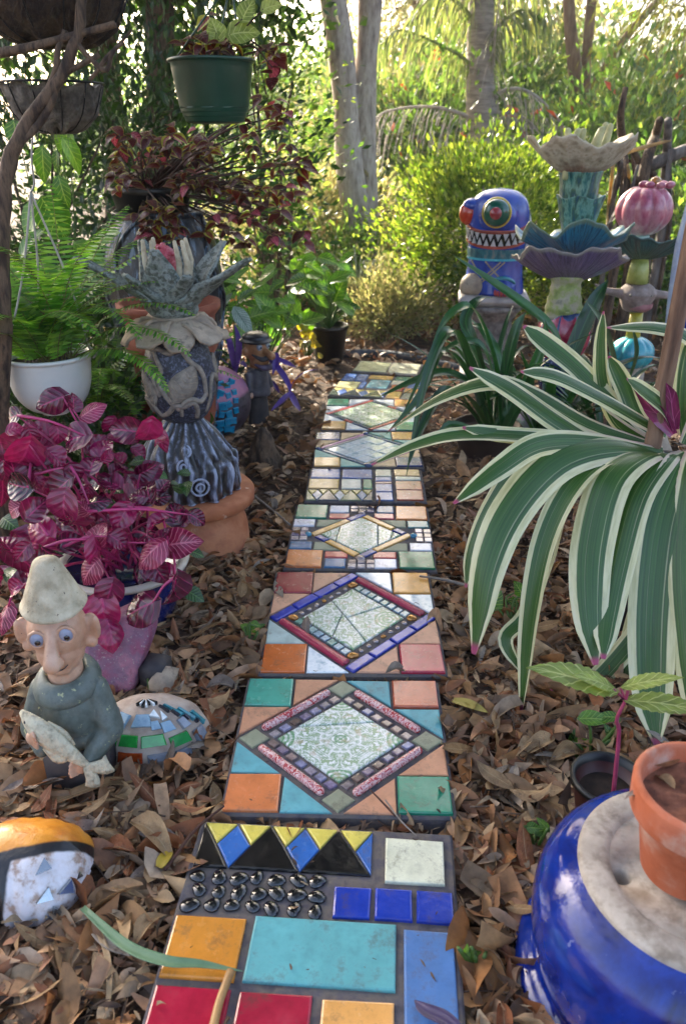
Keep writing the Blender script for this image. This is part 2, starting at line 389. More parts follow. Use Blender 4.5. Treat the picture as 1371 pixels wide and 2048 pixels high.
class Paver:
    TOP = .036
    def __init__(s, label, quad, W=None, L=None, lift=0.0, pitch=0.0, back=None):
        z = s.TOP+lift
        q = [on(x, y, z) for x, y in quad]                        # TL TR BR BL
        c = sum(q, Vector())/4; ux = (q[1]+q[2]-q[0]-q[3])/4; uy = (q[0]+q[1]-q[2]-q[3])/4
        s.W = W or 2*ux.length; s.L = L or 2*uy.length
        rz = (math.atan2(ux.y, ux.x)+math.atan2(-uy.x, uy.y))/2
        s.o = thing('mosaic_paver', label, 'paver', (c.x, c.y, lift), rz, 'mosaic pavers of the garden path')
        s.o.rotation_euler[0] = pitch; PAVERS.append(s)
        s.r = random.Random(label)
        V, F, U = box(-s.W/2, s.W/2, -s.L/2, s.L/2, -.03, s.TOP-.0045, .004)
        obj('slab', mesh('slab', V, F, smooth=False), GROUT, s.o)
    def xy(s, p): return ((p[0]-.5)*s.W, (p[1]-.5)*s.L)
    def tile(s, poly, mat, name='tile', gap=.0022, h=.0, uvc=None, bev=.0025):
        if len(poly) < 3: return
        P = [s.xy(p) for p in poly]; P = [q for i, q in enumerate(P) if math.dist(q, P[i-1]) > 1e-4]
        if len(P) < 3: return
        P = inset(P, gap); jm = .0011 if gap > .0015 else .0004; P = [(x+s.r.uniform(-jm, jm), y+s.r.uniform(-jm, jm)) for x, y in P]
        j = s.r.uniform(-.0006, .0012)
        o = obj(name, tile_mesh(P, s.TOP-.008, s.TOP+h+j, bev, uvc), mat, s.o); return o
    def rect(s, x0, x1, y0, y1, mat, name='tile', **k): return s.tile([(x0, y0), (x1, y0), (x1, y1), (x0, y1)], mat, name, **k)
    def bead(s, p, r, mat, name='bead', sq=.6):
        x, y = s.xy(p); rr = s.r.uniform(.9, 1.12)
        ph = s.r.uniform(0, 6)
        V, F, U = ball((0, 0, 0), (r*rr, r*s.r.uniform(.85, 1.15), r*sq), 14, 8, lambda t, a, z, i: (a*(1+.12*math.sin(2*t+ph)+.06*math.sin(3*t+ph*2)), z))
        return obj(name, mesh('bead', V, F), mat, s.o, (x, y, s.TOP-.004+r*sq*.3))
    def bar(s, p, q, r, mat, name='bar'):            # raised half-round bar
        a = s.xy(p); b = s.xy(q)
        V, F, U = capsule((a[0], a[1], s.TOP+.001), (b[0], b[1], s.TOP+.001), r, r, 14)
        return obj(name, mesh('bar', V, F), mat, s.o)
    def rot(s, a, b):                                # diamond frame: a towards upper right, b towards upper left
        k = 1/math.sqrt(2); return (.5+(a-b)*k, .5+(a+b)*k)
    def drect(s, a0, a1, b0, b1, mat, name='tile', **k):
        return s.tile([s.rot(a0, b0), s.rot(a1, b0), s.rot(a1, b1), s.rot(a0, b1)], mat, name, **k)
    def corners(s, tl, tr, br, bl, e=.0):
        for (x, y, m) in ((0, .75, tl), (.75, .75, tr), (.75, 0, br), (0, 0, bl)):
            s.rect(x+.01*(x == 0), x+.25-.01*(x > 0), y+.01*(y == 0), y+.25-.01*(y > 0), m, h=.002)
    def tris(s, cols):                               # eight triangles, clockwise from the top edge, left of its middle
        T = [[(.25, .75), (.25, .99), (.49, .99)], [(.51, .99), (.75, .99), (.75, .75)], [(.75, .75), (.99, .75), (.99, .51)], [(.99, .49), (.99, .25), (.75, .25)],
             [(.75, .25), (.75, .01), (.51, .01)], [(.49, .01), (.25, .01), (.25, .25)], [(.25, .25), (.01, .25), (.01, .49)], [(.01, .51), (.01, .75), (.25, .75)]]
        for t, m in zip(T, cols): s.tile(t, m)
    def zigzag(s, x0, x1, y0, y1, n, yel, blu, blk):
        p = (x1-x0)/n*2; D = y1-y0; mid = y0+D*.52
        for i in range(n): s.tile([(x0+i*p/2, y1), (x0+(i+1)*p/2, y1), (x0+(i+.5)*p/2, mid)], yel, 'triangle_tile', gap=.0012)
        for k in range(0, n+1):
            x = x0+k*p/2
            poly = [(x, y1), (x+p/4, mid), (x+p/2*(1 if k % 2 == 0 else 0), y0), (x-p/2*(1 if k % 2 == 0 else 0), y0), (x-p/4, mid)]
            if k % 2: poly = [(x, y1), (x+p/4, mid), (x, y0), (x-p/4, mid)]
            poly = clip(clip(poly, 1, 0, x0), -1, 0, -x1)
            if k % 2 == 0: poly = [q for q in poly if True]
            s.tile(poly, blu[k//2 % len(blu)] if k % 2 else blk[k//2 % len(blk)], 'diamond_tile' if k % 2 else 'triangle_tile', gap=.0012)
G = glaze
def build_path():
    # -- nearest paver
    p = Paver('mosaic paver nearest the viewer with black pebbles, zigzag strip and large plain tiles', [(409, 1644), (902, 1657), (942, 2048), (297, 2048)])
    c = on(655, 1650, .036); p.W = .445; p.L = .46
    for ch in list(p.o.children): bpy.data.objects.remove(ch)
    p.o.location = (c.x-.006, c.y-.23, 0); p.o.rotation_euler[2] = R(-.6)
    V, F, U = box(-p.W/2, p.W/2, -p.L/2, p.L/2, -.03, p.TOP-.0045, .004); obj('slab', mesh('slab', V, F, smooth=False), GROUT, p.o)
    blk = G('#0c0d10', .12); 
    p.zigzag(.02, .69, .78, .985, 5, G('#d8c65a'), [G('#2f66b0')], [blk])
    p.rect(.735, .965, .755, .955, G('#dcdcc0'), h=.002)
    for r_ in range(3):
        for c_ in range(7):
            p.bead((.055+c_*.073+(r_ % 2)*.008+p.r.uniform(-.006, .006), .745-r_*.058+p.r.uniform(-.005, .005)), p.r.uniform(.0125, .0152), BLACKGLASS, 'pebble', .42)
    for i in range(3): p.rect(.555+i*.147, .695+i*.147, .605, .735, G('#1b38a0', .1), h=.002)
    p.rect(.01, .265, .36, .585, G('#d38a32'), h=.001); p.rect(.285, .785, .36, .6, G('#5aa3a6', .35), h=.001)
    p.rect(.805, .985, .06, .585, G('#4a76ae', .35))
    p.rect(.01, .262, .07, .34, G('#a01f38', .08), h=.001); p.rect(.28, .525, .07, .34, G('#a01f38', .08), h=.001); p.rect(.545, .785, .07, .335, G('#e3a55a'), h=.001)
    # -- second
    p = Paver('mosaic paver with green printed diamond tile framed by marbled red bars', [(497, 1360), (880, 1354), (908, 1634), (434, 1625)])
    p.corners(G('#4aa28c'), G('#b5583c'), G('#1f8266', .1), G('#cf7a48'))
    pe, bl = G('#c8906e', .4), G('#5ba0a8', .4); p.tris([pe, bl, bl, pe, pe, bl, bl, pe])
    ol = G('#8b9078', .35)
    for a in (-1, 1):
        for b in (-1, 1): p.drect(*sorted((a*.232, a*.345)), *sorted((b*.232, b*.345)), ol)
    k = 2/(.212*2*p.W)
    def uvc(x, y): u = x/p.W; v = y/p.L; return ((u+v)/math.sqrt(2)/.212, (v-u)/math.sqrt(2)/.212)
    sq = [p.rot(-.212, -.212), p.rot(.212, -.212), p.rot(.212, .212), p.rot(-.212, .212)]
    p.tile(clip(sq, -.12, 1, .555), PRINT, 'printed_tile', uvc=uvc, gap=.0008); p.tile(clip(sq, .12, -1, -.555), PRINT, 'printed_tile', uvc=uvc, gap=.0008)
    for sg in (-1, 1):
        for i in range(7):
            b = -.195+i*.065
            p.drect(*sorted((sg*.226, sg*.27)), b-.026, b+.026, MINI_B, 'mosaic_chip', gap=.0012, bev=.0015)
            p.drect(b-.026, b+.026, *sorted((sg*.226, sg*.27)), MINI_B, 'mosaic_chip', gap=.0012, bev=.0015)
        p.bar(p.rot(sg*.312, -.2), p.rot(sg*.312, .2), .0085, MARBLE, 'marbled_bar'); p.bar(p.rot(-.2, sg*.312), p.rot(.2, sg*.312), .0085, MARBLE, 'marbled_bar')
    # -- third
    p = Paver('mosaic paver with gold beads and blue and pink bars round a cracked printed tile', [(553, 1146), (866, 1140), (885, 1346), (511, 1349)])
    p.corners(G('#8d1c2e'), G('#d69a4a'), G('#a3263f'), G('#c8662c'))
    pe = G('#cf9c7e', .4); p.tris([pe, PEARL, PEARL, pe, pe, PEARL, G('#a9bdb8', .3), pe])
    pk = G('#a8324f'); bu = G('#2a3ca8', .1)
    for sg in (-1, 1):
        for i in range(4):
            a = -.345+i*.1725; p.drect(a, a+.168, *sorted((sg*.285, sg*.348)), bu, 'bar_tile', gap=.0012, h=.002)
        p.drect(*sorted((sg*.29, sg*.345)), -.27, .27, pk, 'ribbed_bar', h=.005, bev=.004); p.bar(p.rot(sg*.318, -.262), p.rot(sg*.318, .262), .0055, pk, 'ribbed_bar')
        for i in range(8):
            b = -.19+i*.054; p.drect(*sorted((sg*.222, sg*.272)), b-.023, b+.023, MINI_G, 'mosaic_chip', gap=.001, bev=.0015)
        for i in range(7):
            b = -.18+i*.06; p.bead(p.rot(b, sg*.245), .0068, GOLD if i == 3 else SILV)
        p.bead(p.rot(.245, sg*.245), .0125, GOLD); p.bead(p.rot(-.245, sg*.245), .0125, GOLD)
    def uvc(x, y): u = x/p.W; v = y/p.L; return ((u+v)/math.sqrt(2)/.2+.35, (v-u)/math.sqrt(2)/.2-.2)
    sq = [p.rot(-.212, -.212), p.rot(.212, -.212), p.rot(.212, .212), p.rot(-.212, .212)]
    for q in (clip(clip(sq, .9, .45, .64), 0.55, -1, -.24), clip(clip(sq, .9, .45, .64), -.55, 1, .24), clip(clip(sq, -.9, -.45, -.64), -1, .25, -.305), clip(clip(sq, -.9, -.45, -.64), 1, -.25, .305)):
        p.tile(q, PRINT, 'printed_tile', uvc=uvc, gap=.001)
    # -- fourth
    p = Paver('mosaic paver with teal glass beads and yellow and blue bars round a printed tile', [(596, 1011), (860, 1009), (867, 1137), (559, 1137)])
    p.corners(G('#1f7d63'), G('#c8742e'), G('#1c7350'), G('#d07a40'))
    wh, rd, bu, ol = G('#d5d9e6'), G('#b9423c'), G('#2f6492'), G('#8f957e', .4); d0 = .375
    def cl(x0, x1, y0, y1, m):
        sx = 1 if (x0+x1) > 1 else -1; sy = 1 if (y0+y1) > 1 else -1
        P = clip([(x0, y0), (x1, y0), (x1, y1), (x0, y1)], sx, sy, (sx+sy)*.5+d0)
        p.tile(P, m)
    cl(.26, .41, .86, .99, wh); cl(.26, .42, .755, .855, rd); cl(.61, .745, .86, .99, bu); cl(.59, .745, .755, .855, G('#b85a5a'))
    cl(.01, .17, .62, .74, wh); cl(.175, .36, .62, .745, ol); cl(.01, .17, .26, .38, bu); cl(.175, .36, .255, .38, ol)
    cl(.26, .42, .15, .245, rd); cl(.26, .41, .01, .145, bu); cl(.59, .745, .01, .145, wh); cl(.58, .745, .15, .245, rd)
    cl(.83, .99, .26, .38, wh); cl(.64, .825, .255, .38, ol); cl(.83, .99, .62, .74, G('#4d8488')); cl(.64, .825, .62, .745, ol)
    for i in range(3):
        for j in range(2):
            p.rect(.42+i*.06, .476+i*.06, .88+j*.055, .93+j*.055, MINI_B, 'mosaic_chip', gap=.001, bev=.0015); p.rect(.42+i*.06, .476+i*.06, .015+j*.06, .07+j*.06, MINI_B, 'mosaic_chip', gap=.001, bev=.0015)
            p.rect(.012+j*.06, .068+j*.06, .4+i*.07, .465+i*.07, MINI_B, 'mosaic_chip', gap=.001, bev=.0015); p.rect(.88+j*.06, .936+j*.06, .4+i*.07, .465+i*.07, MINI_B, 'mosaic_chip', gap=.001, bev=.0015)
    s0, s1 = .205, .262; ye, bb = G('#d7a452'), G('#2c3c8e')
    for sg in (-1, 1):
        p.drect(-.255, .10, *sorted((sg*s0, sg*s1)), ye, 'bar_tile', gap=.0012) if sg > 0 else p.drect(-.10, .255, -s1, -s0, ye, 'bar_tile', gap=.0012)
        p.drect(.10, .26, s0, s1, bb, 'bar_tile', gap=.0012) if sg > 0 else p.drect(-.26, -.10, -s1, -s0, bb, 'bar_tile', gap=.0012)
        p.drect(*sorted((sg*s0, sg*s1)), *sorted((-sg*.09, sg*.2)), ye, 'bar_tile', gap=.0012); p.drect(*sorted((sg*s0, sg*s1)), *sorted((-sg*.2, -sg*.1)), bb, 'bar_tile', gap=.0012)
    def uvc(x, y): u = x/p.W; v = y/p.L; return ((u+v)/math.sqrt(2)/.2, (v-u)/math.sqrt(2)/.2)
    sq = [p.rot(-.2, -.2), p.rot(.2, -.2), p.rot(.2, .2), p.rot(-.2, .2)]
    for q in (clip(sq, -1, .1, -.29), clip(clip(sq, 1, -.1, .29), -1, 0, -.62), clip(clip(sq, 1, 0, .62), -1, .2, -.62), clip(sq, 1, -.2, .62)): p.tile(q, PRINT, 'printed_tile', uvc=uvc, gap=.001)
    p.bead((.13, .5), .0125, TEALBALL, 'glass_bead'); p.bead((.87, .5), .0125, TEALBALL, 'glass_bead'); p.bead((.5, .15), .013, SILV, 'glass_bead'); p.bead((.5, .86), .013, SILV, 'glass_bead')
    # -- fifth, a short slab of plain tiles
    p = Paver('short tilted mosaic paver of blue, cream and rust brick-like tiles', [(624, 938), (843, 935), (853, 1002), (601, 1002)])
    bu, ye = G('#5a74b0'), G('#c7a262')
    p.zigzag(.01, .56, .02, .33, 6, G('#cbb66e'), [G('#7f8da8'), G('#c9ccd2')], [G('#77805f'), G('#4c5058')])
    for a in ((.02, .28, .68, .98, bu), (.29, .56, .68, .98, bu), (.01, .28, .36, .66, ye), (.29, .47, .36, .66, G('#c4cbc2')), (.475, .56, .36, .66, G('#3f8a6c')),
              (.58, .73, .74, .98, G('#9aa39a')), (.58, .73, .6, .73, bu), (.58, .73, .52, .59, G('#cfa488')), (.58, .73, .28, .51, bu), (.58, .73, .03, .27, bu),
              (.75, .98, .76, .98, G('#d2aa72')), (.75, .98, .63, .75, G('#b7c0b6')), (.75, .98, .34, .62, G('#a8583a')), (.75, .98, .04, .33, G('#a04c34'))): p.rect(*a)
    # -- sixth
    p = Paver('mosaic paver with pearly white diamond edged in pale pink and steel blue', [(632, 866), (834, 862), (845, 933), (622, 933)])
    p.corners(G('#32407e'), G('#d29a5c'), G('#3a4a7c'), G('#d2a057')); cr, te = G('#cdb089', .35), G('#78b3ac', .35)
    p.tris([cr, te, te, cr, cr, te, te, cr])
    pk, sb = G('#c387ac'), G('#3f6486')
    for sg in (-1, 1):
        p.drect(-.33, .33, *sorted((sg*.305, sg*.345)), pk, 'bar_tile', gap=.001); p.drect(*sorted((sg*.30, sg*.345)), -.30, .30, sb, 'bar_tile', gap=.001)
        p.drect(-.29, .29, *sorted((sg*.262, sg*.295)), G('#a9a39a'), 'bar_tile', gap=.001)
        p.bead(p.rot(sg*.325, sg*.325), .015, NAVYBALL, 'glass_bead'); p.bead(p.rot(sg*.325, -sg*.325), .013, NAVYBALL, 'glass_bead')
    for i in range(4):
        for j in range(4): p.drect(-.288+i*.144, -.288+(i+1)*.144, -.252+j*.126, -.252+(j+1)*.126, PEARL, 'mosaic_chip', gap=.0012)
    # -- seventh
    p = Paver('mosaic paver with thin red and navy bars round a pale green diamond', [(653, 797), (832, 799), (842, 862), (641, 858)])
    p.corners(G('#3f8a70'), G('#cf965a'), G('#4a9078'), G('#cf9a58')); wh, pe = G('#dbe3ec'), G('#cfa07a', .35)
    p.tris([wh, wh, wh, wh, wh, wh, wh, wh])
    rd, nv = G('#b04a48'), G('#2e4a6a')
    for sg in (-1, 1):
        p.drect(-.34, .34, *sorted((sg*.3, sg*.345)), rd, 'bar_tile', gap=.001)
        for i in range(5): p.drect(*sorted((sg*.3, sg*.345)), -.295+i*.118, -.295+(i+1)*.118, rd if i == 2 else nv, 'bar_tile', gap=.001)
    def uvc(x, y): u = x/p.W; v = y/p.L; return ((u+v)/math.sqrt(2)/.28, (v-u)/math.sqrt(2)/.28)
    p.drect(-.29, .29, -.29, .29, PRINT, 'printed_tile', uvc=uvc)
    # -- eighth
    p = Paver('mosaic paver of blue and orange blocks with a zigzag front row', [(685, 740), (842, 760), (844, 803), (668, 788)])
    bu, ye = G('#4a6fb8'), G('#d3a662'); pale = G('#cfc99a')
    p.zigzag(.01, .62, .02, .3, 5, G('#d3c070'), [G('#5b79bb'), G('#4469a8')], [G('#4d5a52'), G('#39435a')])
    for a in ((.01, .16, .65, .98, bu), (.165, .3, .65, .98, bu), (.31, .6, .8, .98, ye), (.62, .98, .8, .98, G('#4e8874')), (.01, .26, .33, .63, pale), (.27, .34, .33, .63, bu),
              (.35, .6, .4, .78, G('#6aa6bb')), (.61, .8, .62, .79, G('#d9d6c2')), (.81, .98, .5, .79, bu), (.63, .79, .34, .6, G('#b7504e')), (.8, .98, .3, .48, G('#d19c68')), (.64, .8, .03, .32, G('#c69a5a')), (.81, .98, .03, .28, G('#8f8f92'))): p.rect(*a)
    # -- farthest
    p = Paver('farthest paver, a pale cream tile strip at the head of the path', [(716, 716), (838, 730), (840, 752), (710, 741)])
    p.rect(.02, .52, .08, .92, G('#b9bb9c')); p.rect(.53, .98, .08, .92, G('#c3c3ae'))
build_path()
# ------------------------------------------------------------------ trees and shrubs
def leafcloud(name, C, D, size, aspect=.42, up=.0, fold=.18, seed=0, droop=0.0):
    """C: leaf bases (n,3); D: directions; every leaf a folded four-point blade"""
    r = np.random.default_rng(seed); n = len(C)
    D = D+r.normal(0, .55, (n, 3)); D[:, 2] += up; D[:, 2] -= droop
    D /= np.linalg.norm(D, axis=1)[:, None]+1e-9
    A = r.normal(0, 1, (n, 3)); S = np.cross(D, A); S /= np.linalg.norm(S, axis=1)[:, None]+1e-9; N = np.cross(S, D)
    L = size*r.uniform(.6, 1.35, n)[:, None]; W = L*aspect*r.uniform(.8, 1.2, n)[:, None]
    b = C; t = C+D*L+N*L*.08; m = C+D*L*.5
    l = m-S*W*.5+N*W*fold; q = m+S*W*.5+N*W*fold
    V = np.stack([b, l, t, q], 1).reshape(-1, 3); i = np.arange(n)[:, None]*4
    F = np.concatenate([i+np.array([[0, 2, 1]]), i+np.array([[0, 3, 2]])], 0)
    return fastmesh(name, V, F)
def clumped(center, rad, n, clumps, spread, seed, hollow=.35, flat=1.0):
    """points gathered in clumps through an uneven ellipsoid"""
    r = np.random.default_rng(seed); c = np.array(center, float); rad = np.array(rad, float)
    d = r.normal(0, 1, (clumps, 3)); d /= np.linalg.norm(d, axis=1)[:, None]
    k = r.uniform(hollow, 1.0, clumps)**.6*(1+.18*r.normal(0, 1, clumps)); cc = c+d*k[:, None]*rad
    sz = spread*r.uniform(.5, 1.5, clumps)
    w = sz**2; w /= w.sum(); ix = r.choice(clumps, n, p=w)
    o = r.normal(0, 1, (n, 3))*sz[ix][:, None]; o[:, 2] *= flat
    P = cc[ix]+o; D = (P-c)/rad; D /= np.linalg.norm(D, axis=1)[:, None]+1e-9
    return P, D, cc
def bark(key, cols, sc=18, stretch=(1, 1, .25), bump=.7):
    return M('bark_'+key, cols, sc, .85, bump, 30, stretch=stretch, bdist=.012, lo=.3, hi=.7)
BARK_G = bark('grey', ['#6f6258', '#9a8c80', '#b5a89a', '#85766a'], 24, (1, 1, .3), .9)
BARK_D = bark('dark', ['#1a130f', '#3a2c22', '#66523f', '#2a1f18'], 45, (1, 1, .22), 1.0)
BARK_P = bark('palm', ['#5b524a', '#857a70', '#9d9288'], 16, (.4, .4, 2.2))
BARK_B = bark('brown', ['#4a3526', '#6f5440', '#8a6f58'], 18)
TR = (2.5, 2.2, .85, 1)
def green(key, cols, t=.45, tint=TR, rough=.36): return M('leaf_'+key, cols, 9, rough, 0, transl=t, tint=tint, island=True)
LF_BOX = green('box', ['#38521f', '#4c6a28', '#647e36', '#82944a', '#30481e'], rough=.24)
LF_MID = green('mid', ['#2c4a20', '#426230', '#5c7c42', '#345230', '#768c4a'])
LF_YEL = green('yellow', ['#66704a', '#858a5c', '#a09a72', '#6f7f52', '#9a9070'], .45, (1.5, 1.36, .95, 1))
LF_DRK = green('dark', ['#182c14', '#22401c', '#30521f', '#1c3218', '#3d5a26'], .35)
LF_OLV = green('olive', ['#3c4a1e', '#566426', '#757a34', '#8a8a40', '#4b5a2a'], .5)
LF_DRY = green('dry', ['#8a7350', '#a58c62', '#c0a878', '#7a6244'], .4, (1.4, 1.3, .9, 1), .7)
LF_RED = green('redfl', ['#a8442c', '#b85a34', '#98402c'], .4, (1.6, 1.2, 1, 1))
def limbs(parent, base, top, r0, r1, mat, ends, seed, name='limb', k=10, start=.45):
    r = np.random.default_rng(seed); base = np.array(tuple(base), float); top = np.array(tuple(top), float)
    for e in ends[:k]:
        s = r.uniform(start, .95); p = base+(top-base)*s; e = np.array(e, float); m = (p+e)/2+r.normal(0, .06, 3)*np.linalg.norm(e-p)+np.array([0, 0, .05])
        V, F, U = tube(spline([p, m, e], 9), [r1*.9+.3*r0*(1-s), r1*.5, r1*.18], 6); obj(name, mesh('limb', V, F, U), mat, parent)
def trunk(parent, pts, rad, mat, seg=14, name='trunk', knob=.05):
    P = spline(pts, 26); V, F, U = tube(P, rad, seg); r = np.random.default_rng(len(V)); 
    V = [np.array(v)+np.array([math.sin(v[2]*9+v[0]*20), math.cos(v[2]*7+v[1]*23), 0])*knob*rad[0] for v in V]
    return obj(name, mesh('trunk', V, F, U), mat, parent)
def local(parent, P): return np.asarray(P, float)-np.array(tuple(parent.location))
def shrub(name, label, base, rad, zc, n, leaf, mat, seed, clumps=60, spread=.12, stems=7, bk=None, group=None, cat='shrub', aspect=.42, up=.3, droop=0, hollow=.35, extra=None):
    t = thing(name, label, cat, base, 0, group)
    P, D, cc = clumped((0, 0, zc), rad, n, clumps, spread, seed, hollow)
    k = P[:, 2] > .02-base[2]*0; P = P[k]; D = D[k]
    obj('crown', leafcloud('crown', P, D, leaf, aspect, up, seed=seed, droop=droop), mat, t)
    r = np.random.default_rng(seed+5); o = cc[np.argsort(r.uniform(size=len(cc)))][:stems]
    for e in o:
        if e[2] < .15: continue
        V, F, U = tube(spline([(r.normal(0, .05), r.normal(0, .05), -.05), (e[0]*.35+r.normal(0, .05), e[1]*.35, e[2]*.5), e], 10), [.016, .011, .004], 6)
        obj('stem', mesh('stem', V, F, U), bk or BARK_D, t)
    if extra:                           # blossoms
        m2, k2 = extra; ix = r.choice(len(P), k2); obj('blossom', leafcloud('blossom', P[ix], D[ix], leaf*1.5, .9, 0, seed=seed+9), m2, t)
    return t
def build_trees():
    # twin-trunked gum behind the path
    b = on(722, 596); t = thing('gum_tree', 'tall grey twin-trunked gum tree in the middle behind the path', 'tree', b)
    def L(px, py, Y): return local(t, at(px, py, Y))
    trunk(t, [(.06, 0, -.05), L(720, 480, b.y), L(700, 350, b.y), L(690, 200, b.y), L(672, 40, b.y), L(640, -160, b.y), L(600, -500, b.y)], [.15, .108, .10, .095, .09, .085, .07], BARK_G)
    trunk(t, [(.10, .1, -.05), L(730, 480, b.y+.1), L(731, 350, b.y+.1), L(727, 200, b.y+.1), L(738, 40, b.y+.1), L(745, -160, b.y+.1), L(770, -560, b.y+.2)], [.15, .10, .09, .086, .082, .078, .055], BARK_G)
    top = L(690, -420, b.y)
    P, D, cc = clumped(tuple(top+np.array([.5, 1.2, 1.6])), (1.5, 1.3, 1.1), 6000, 50, .22, 11); obj('crown', leafcloud('crown', P, D, .09, .25, seed=3, droop=.5), LF_OLV, t)
    limbs(t, L(727, 200, b.y), top, .05, .03, BARK_G, cc, 3, k=9)
    # shade trees on the left
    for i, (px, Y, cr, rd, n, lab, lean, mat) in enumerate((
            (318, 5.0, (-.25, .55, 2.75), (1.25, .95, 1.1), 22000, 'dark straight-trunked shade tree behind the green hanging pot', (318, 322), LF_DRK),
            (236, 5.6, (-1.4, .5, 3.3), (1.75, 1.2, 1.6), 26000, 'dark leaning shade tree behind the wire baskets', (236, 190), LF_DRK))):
        g = on(px, 280+1730/((Y/1.252)+.43)); t = thing('shade_tree', lab, 'tree', g)
        tp = local(t, at(lean[1], -380, Y))
        trunk(t, [(0, 0, -.05), local(t, at(px, 430, Y)), local(t, at((px+lean[1])/2, 120, Y)), tp], [.10, .085, .08, .05], BARK_D)
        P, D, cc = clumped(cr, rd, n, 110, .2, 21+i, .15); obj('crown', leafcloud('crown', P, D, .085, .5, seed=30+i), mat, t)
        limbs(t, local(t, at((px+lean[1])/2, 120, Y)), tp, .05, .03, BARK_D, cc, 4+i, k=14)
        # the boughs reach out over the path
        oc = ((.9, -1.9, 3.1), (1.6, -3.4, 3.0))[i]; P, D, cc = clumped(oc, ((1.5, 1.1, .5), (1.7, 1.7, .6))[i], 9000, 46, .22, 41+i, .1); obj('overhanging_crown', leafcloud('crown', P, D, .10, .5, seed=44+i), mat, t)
        limbs(t, tp*.8, tp, .05, .03, BARK_D, cc, 14+i, k=10)
    # palm
    b = at(962, 330, 7.6); b = Vector((b.x, b.y, 0)); t = thing('palm_tree', 'grey palm trunk with arching fronds behind the leafy round bush', 'tree', b)
    def L(px, py, Y=7.6): return local(t, at(px, py, Y))
    V, F, U = tube(spline([(0, 0, -.05), L(965, 300), L(958, 150), L(962, 20), L(965, -80)], 40), [.17, .15, .12, .105, .09], 16)
    V = [np.array(v)*np.array([1+.03*math.sin(v[2]*60), 1+.03*math.sin(v[2]*60), 1]) for v in V]; obj('trunk', mesh('trunk', V, F, U), BARK_P, t)
    for k, (pts, dry) in enumerate((([(972, 215), (1010, 180), (1060, 185), (1110, 230), (1150, 290)], 1), ([(960, 250), (915, 225), (850, 213), (775, 222), (740, 245)], 1), ([(958, 160), (930, 120), (880, 90), (800, 60), (760, 90)], 0),
                      ([(962, 110), (990, 60), (1040, 20), (1090, 40)], 0), ([(960, 60), (920, 10), (870, -10), (820, 40)], 0), ([(965, 40), (1000, -60), (1060, -60), (1110, 60)], 0), ([(966, 200), (985, 130), (990, 60), (1000, -10)], 1),
                      ([(955, 60), (945, -20), (930, -90), (900, -60)], 0), ([(962, 240), (1010, 225), (1060, 245), (1095, 300)], 1))):
        P = spline([L(x, y, 7.6-.35*i/(len(pts))) for i, (x, y) in enumerate(pts)], 34); V, F, U = tube(P, [.022, .012, .005], 5); parts = [(V, F, U)]
        r = np.random.default_rng(k)
        for i in range(4, 34):
            for sgn in (-1, 1):
                T = P[i]-P[i-1]; T = T/np.linalg.norm(T); ln = (.42 if dry else .36)*math.sin(.35+2.3*i/34)*r.uniform(.7, 1.25)
                dr = T*.35+np.array([0, sgn*.55, -.9 if dry else -.65])+r.normal(0, .2, 3); dr /= np.linalg.norm(dr)
                parts.append(strap(spline([P[i], P[i]+dr*ln*.5, P[i]+(dr+np.array([0, 0, -.5]))*ln*.8], 4), [.006, .007, .002] if dry else [.014, .016, .004], 1, side=T))
        V, F, U = join(parts); obj('frond', mesh('frond', V, F, U), M('frond_dry', ['#8d8580', '#b5aca6', '#a2968c'], 20, .7, 0, transl=.3, island=True) if dry else green('palm', ['#4c623a', '#6c7c4a', '#8a905c'], .45, (1.6, 1.5, .9, 1)), t)
    # slim bare trunks on the right
    for i, (lab, pts, rd, Y) in enumerate((('slim brown trunk standing left of the pair at upper right', [(1152, 330), (1150, 160), (1138, 40), (1128, -200)], .075, 9.0), ('slim brown trunk standing right of the pair at upper right', [(1160, 330), (1168, 160), (1180, 20), (1192, -200)], .06, 9.3),
                          ('thin leaning bare trunk slanting against the sky at upper right', [(1165, 240), (1200, 150), (1262, 60), (1371, -60)], .05, 9.6))):
        a = at(*pts[0], Y); b = Vector((a.x, a.y, 0)); t = thing('slim_tree', lab, 'tree', b)
        q = [local(t, at(x, y, Y)) for x, y in pts]; trunk(t, [(0, 0, -.05)]+q, [rd*1.1, rd, rd*.85, rd*.7], BARK_B, 10)
        P, D, cc = clumped(tuple(q[-1]+np.array([.2, .3, .9])), (1.2, 1, .9), 3500, 30, .2, 60+i); obj('crown', leafcloud('crown', P, D, .08, .3, seed=61+i, droop=.6), LF_OLV, t)
        limbs(t, q[2], q[-1], .03, .02, BARK_B, cc, 66+i, k=6)
    # weeping yellow-green trees high at the back
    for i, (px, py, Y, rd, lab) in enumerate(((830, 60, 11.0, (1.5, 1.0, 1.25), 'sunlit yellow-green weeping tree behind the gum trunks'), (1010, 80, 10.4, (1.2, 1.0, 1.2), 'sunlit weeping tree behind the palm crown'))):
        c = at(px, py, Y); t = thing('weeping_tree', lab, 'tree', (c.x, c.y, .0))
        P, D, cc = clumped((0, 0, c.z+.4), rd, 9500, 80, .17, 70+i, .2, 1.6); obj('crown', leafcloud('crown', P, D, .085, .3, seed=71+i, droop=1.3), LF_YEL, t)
        trunk(t, [(0, 0, 0), (.1, 0, 1), (0, 0, c.z+.5)], [.09, .07, .04], BARK_B); limbs(t, (0, 0, .9), (0, 0, c.z+.5), .04, .02, BARK_B, cc, 75+i, k=9)
    # drooping dark foliage at the upper right corner
    c = at(1335, 110, 8.2); t = thing('she_oak', 'dark drooping feathery tree at the upper right corner', 'tree', (c.x+.3, c.y, 0))
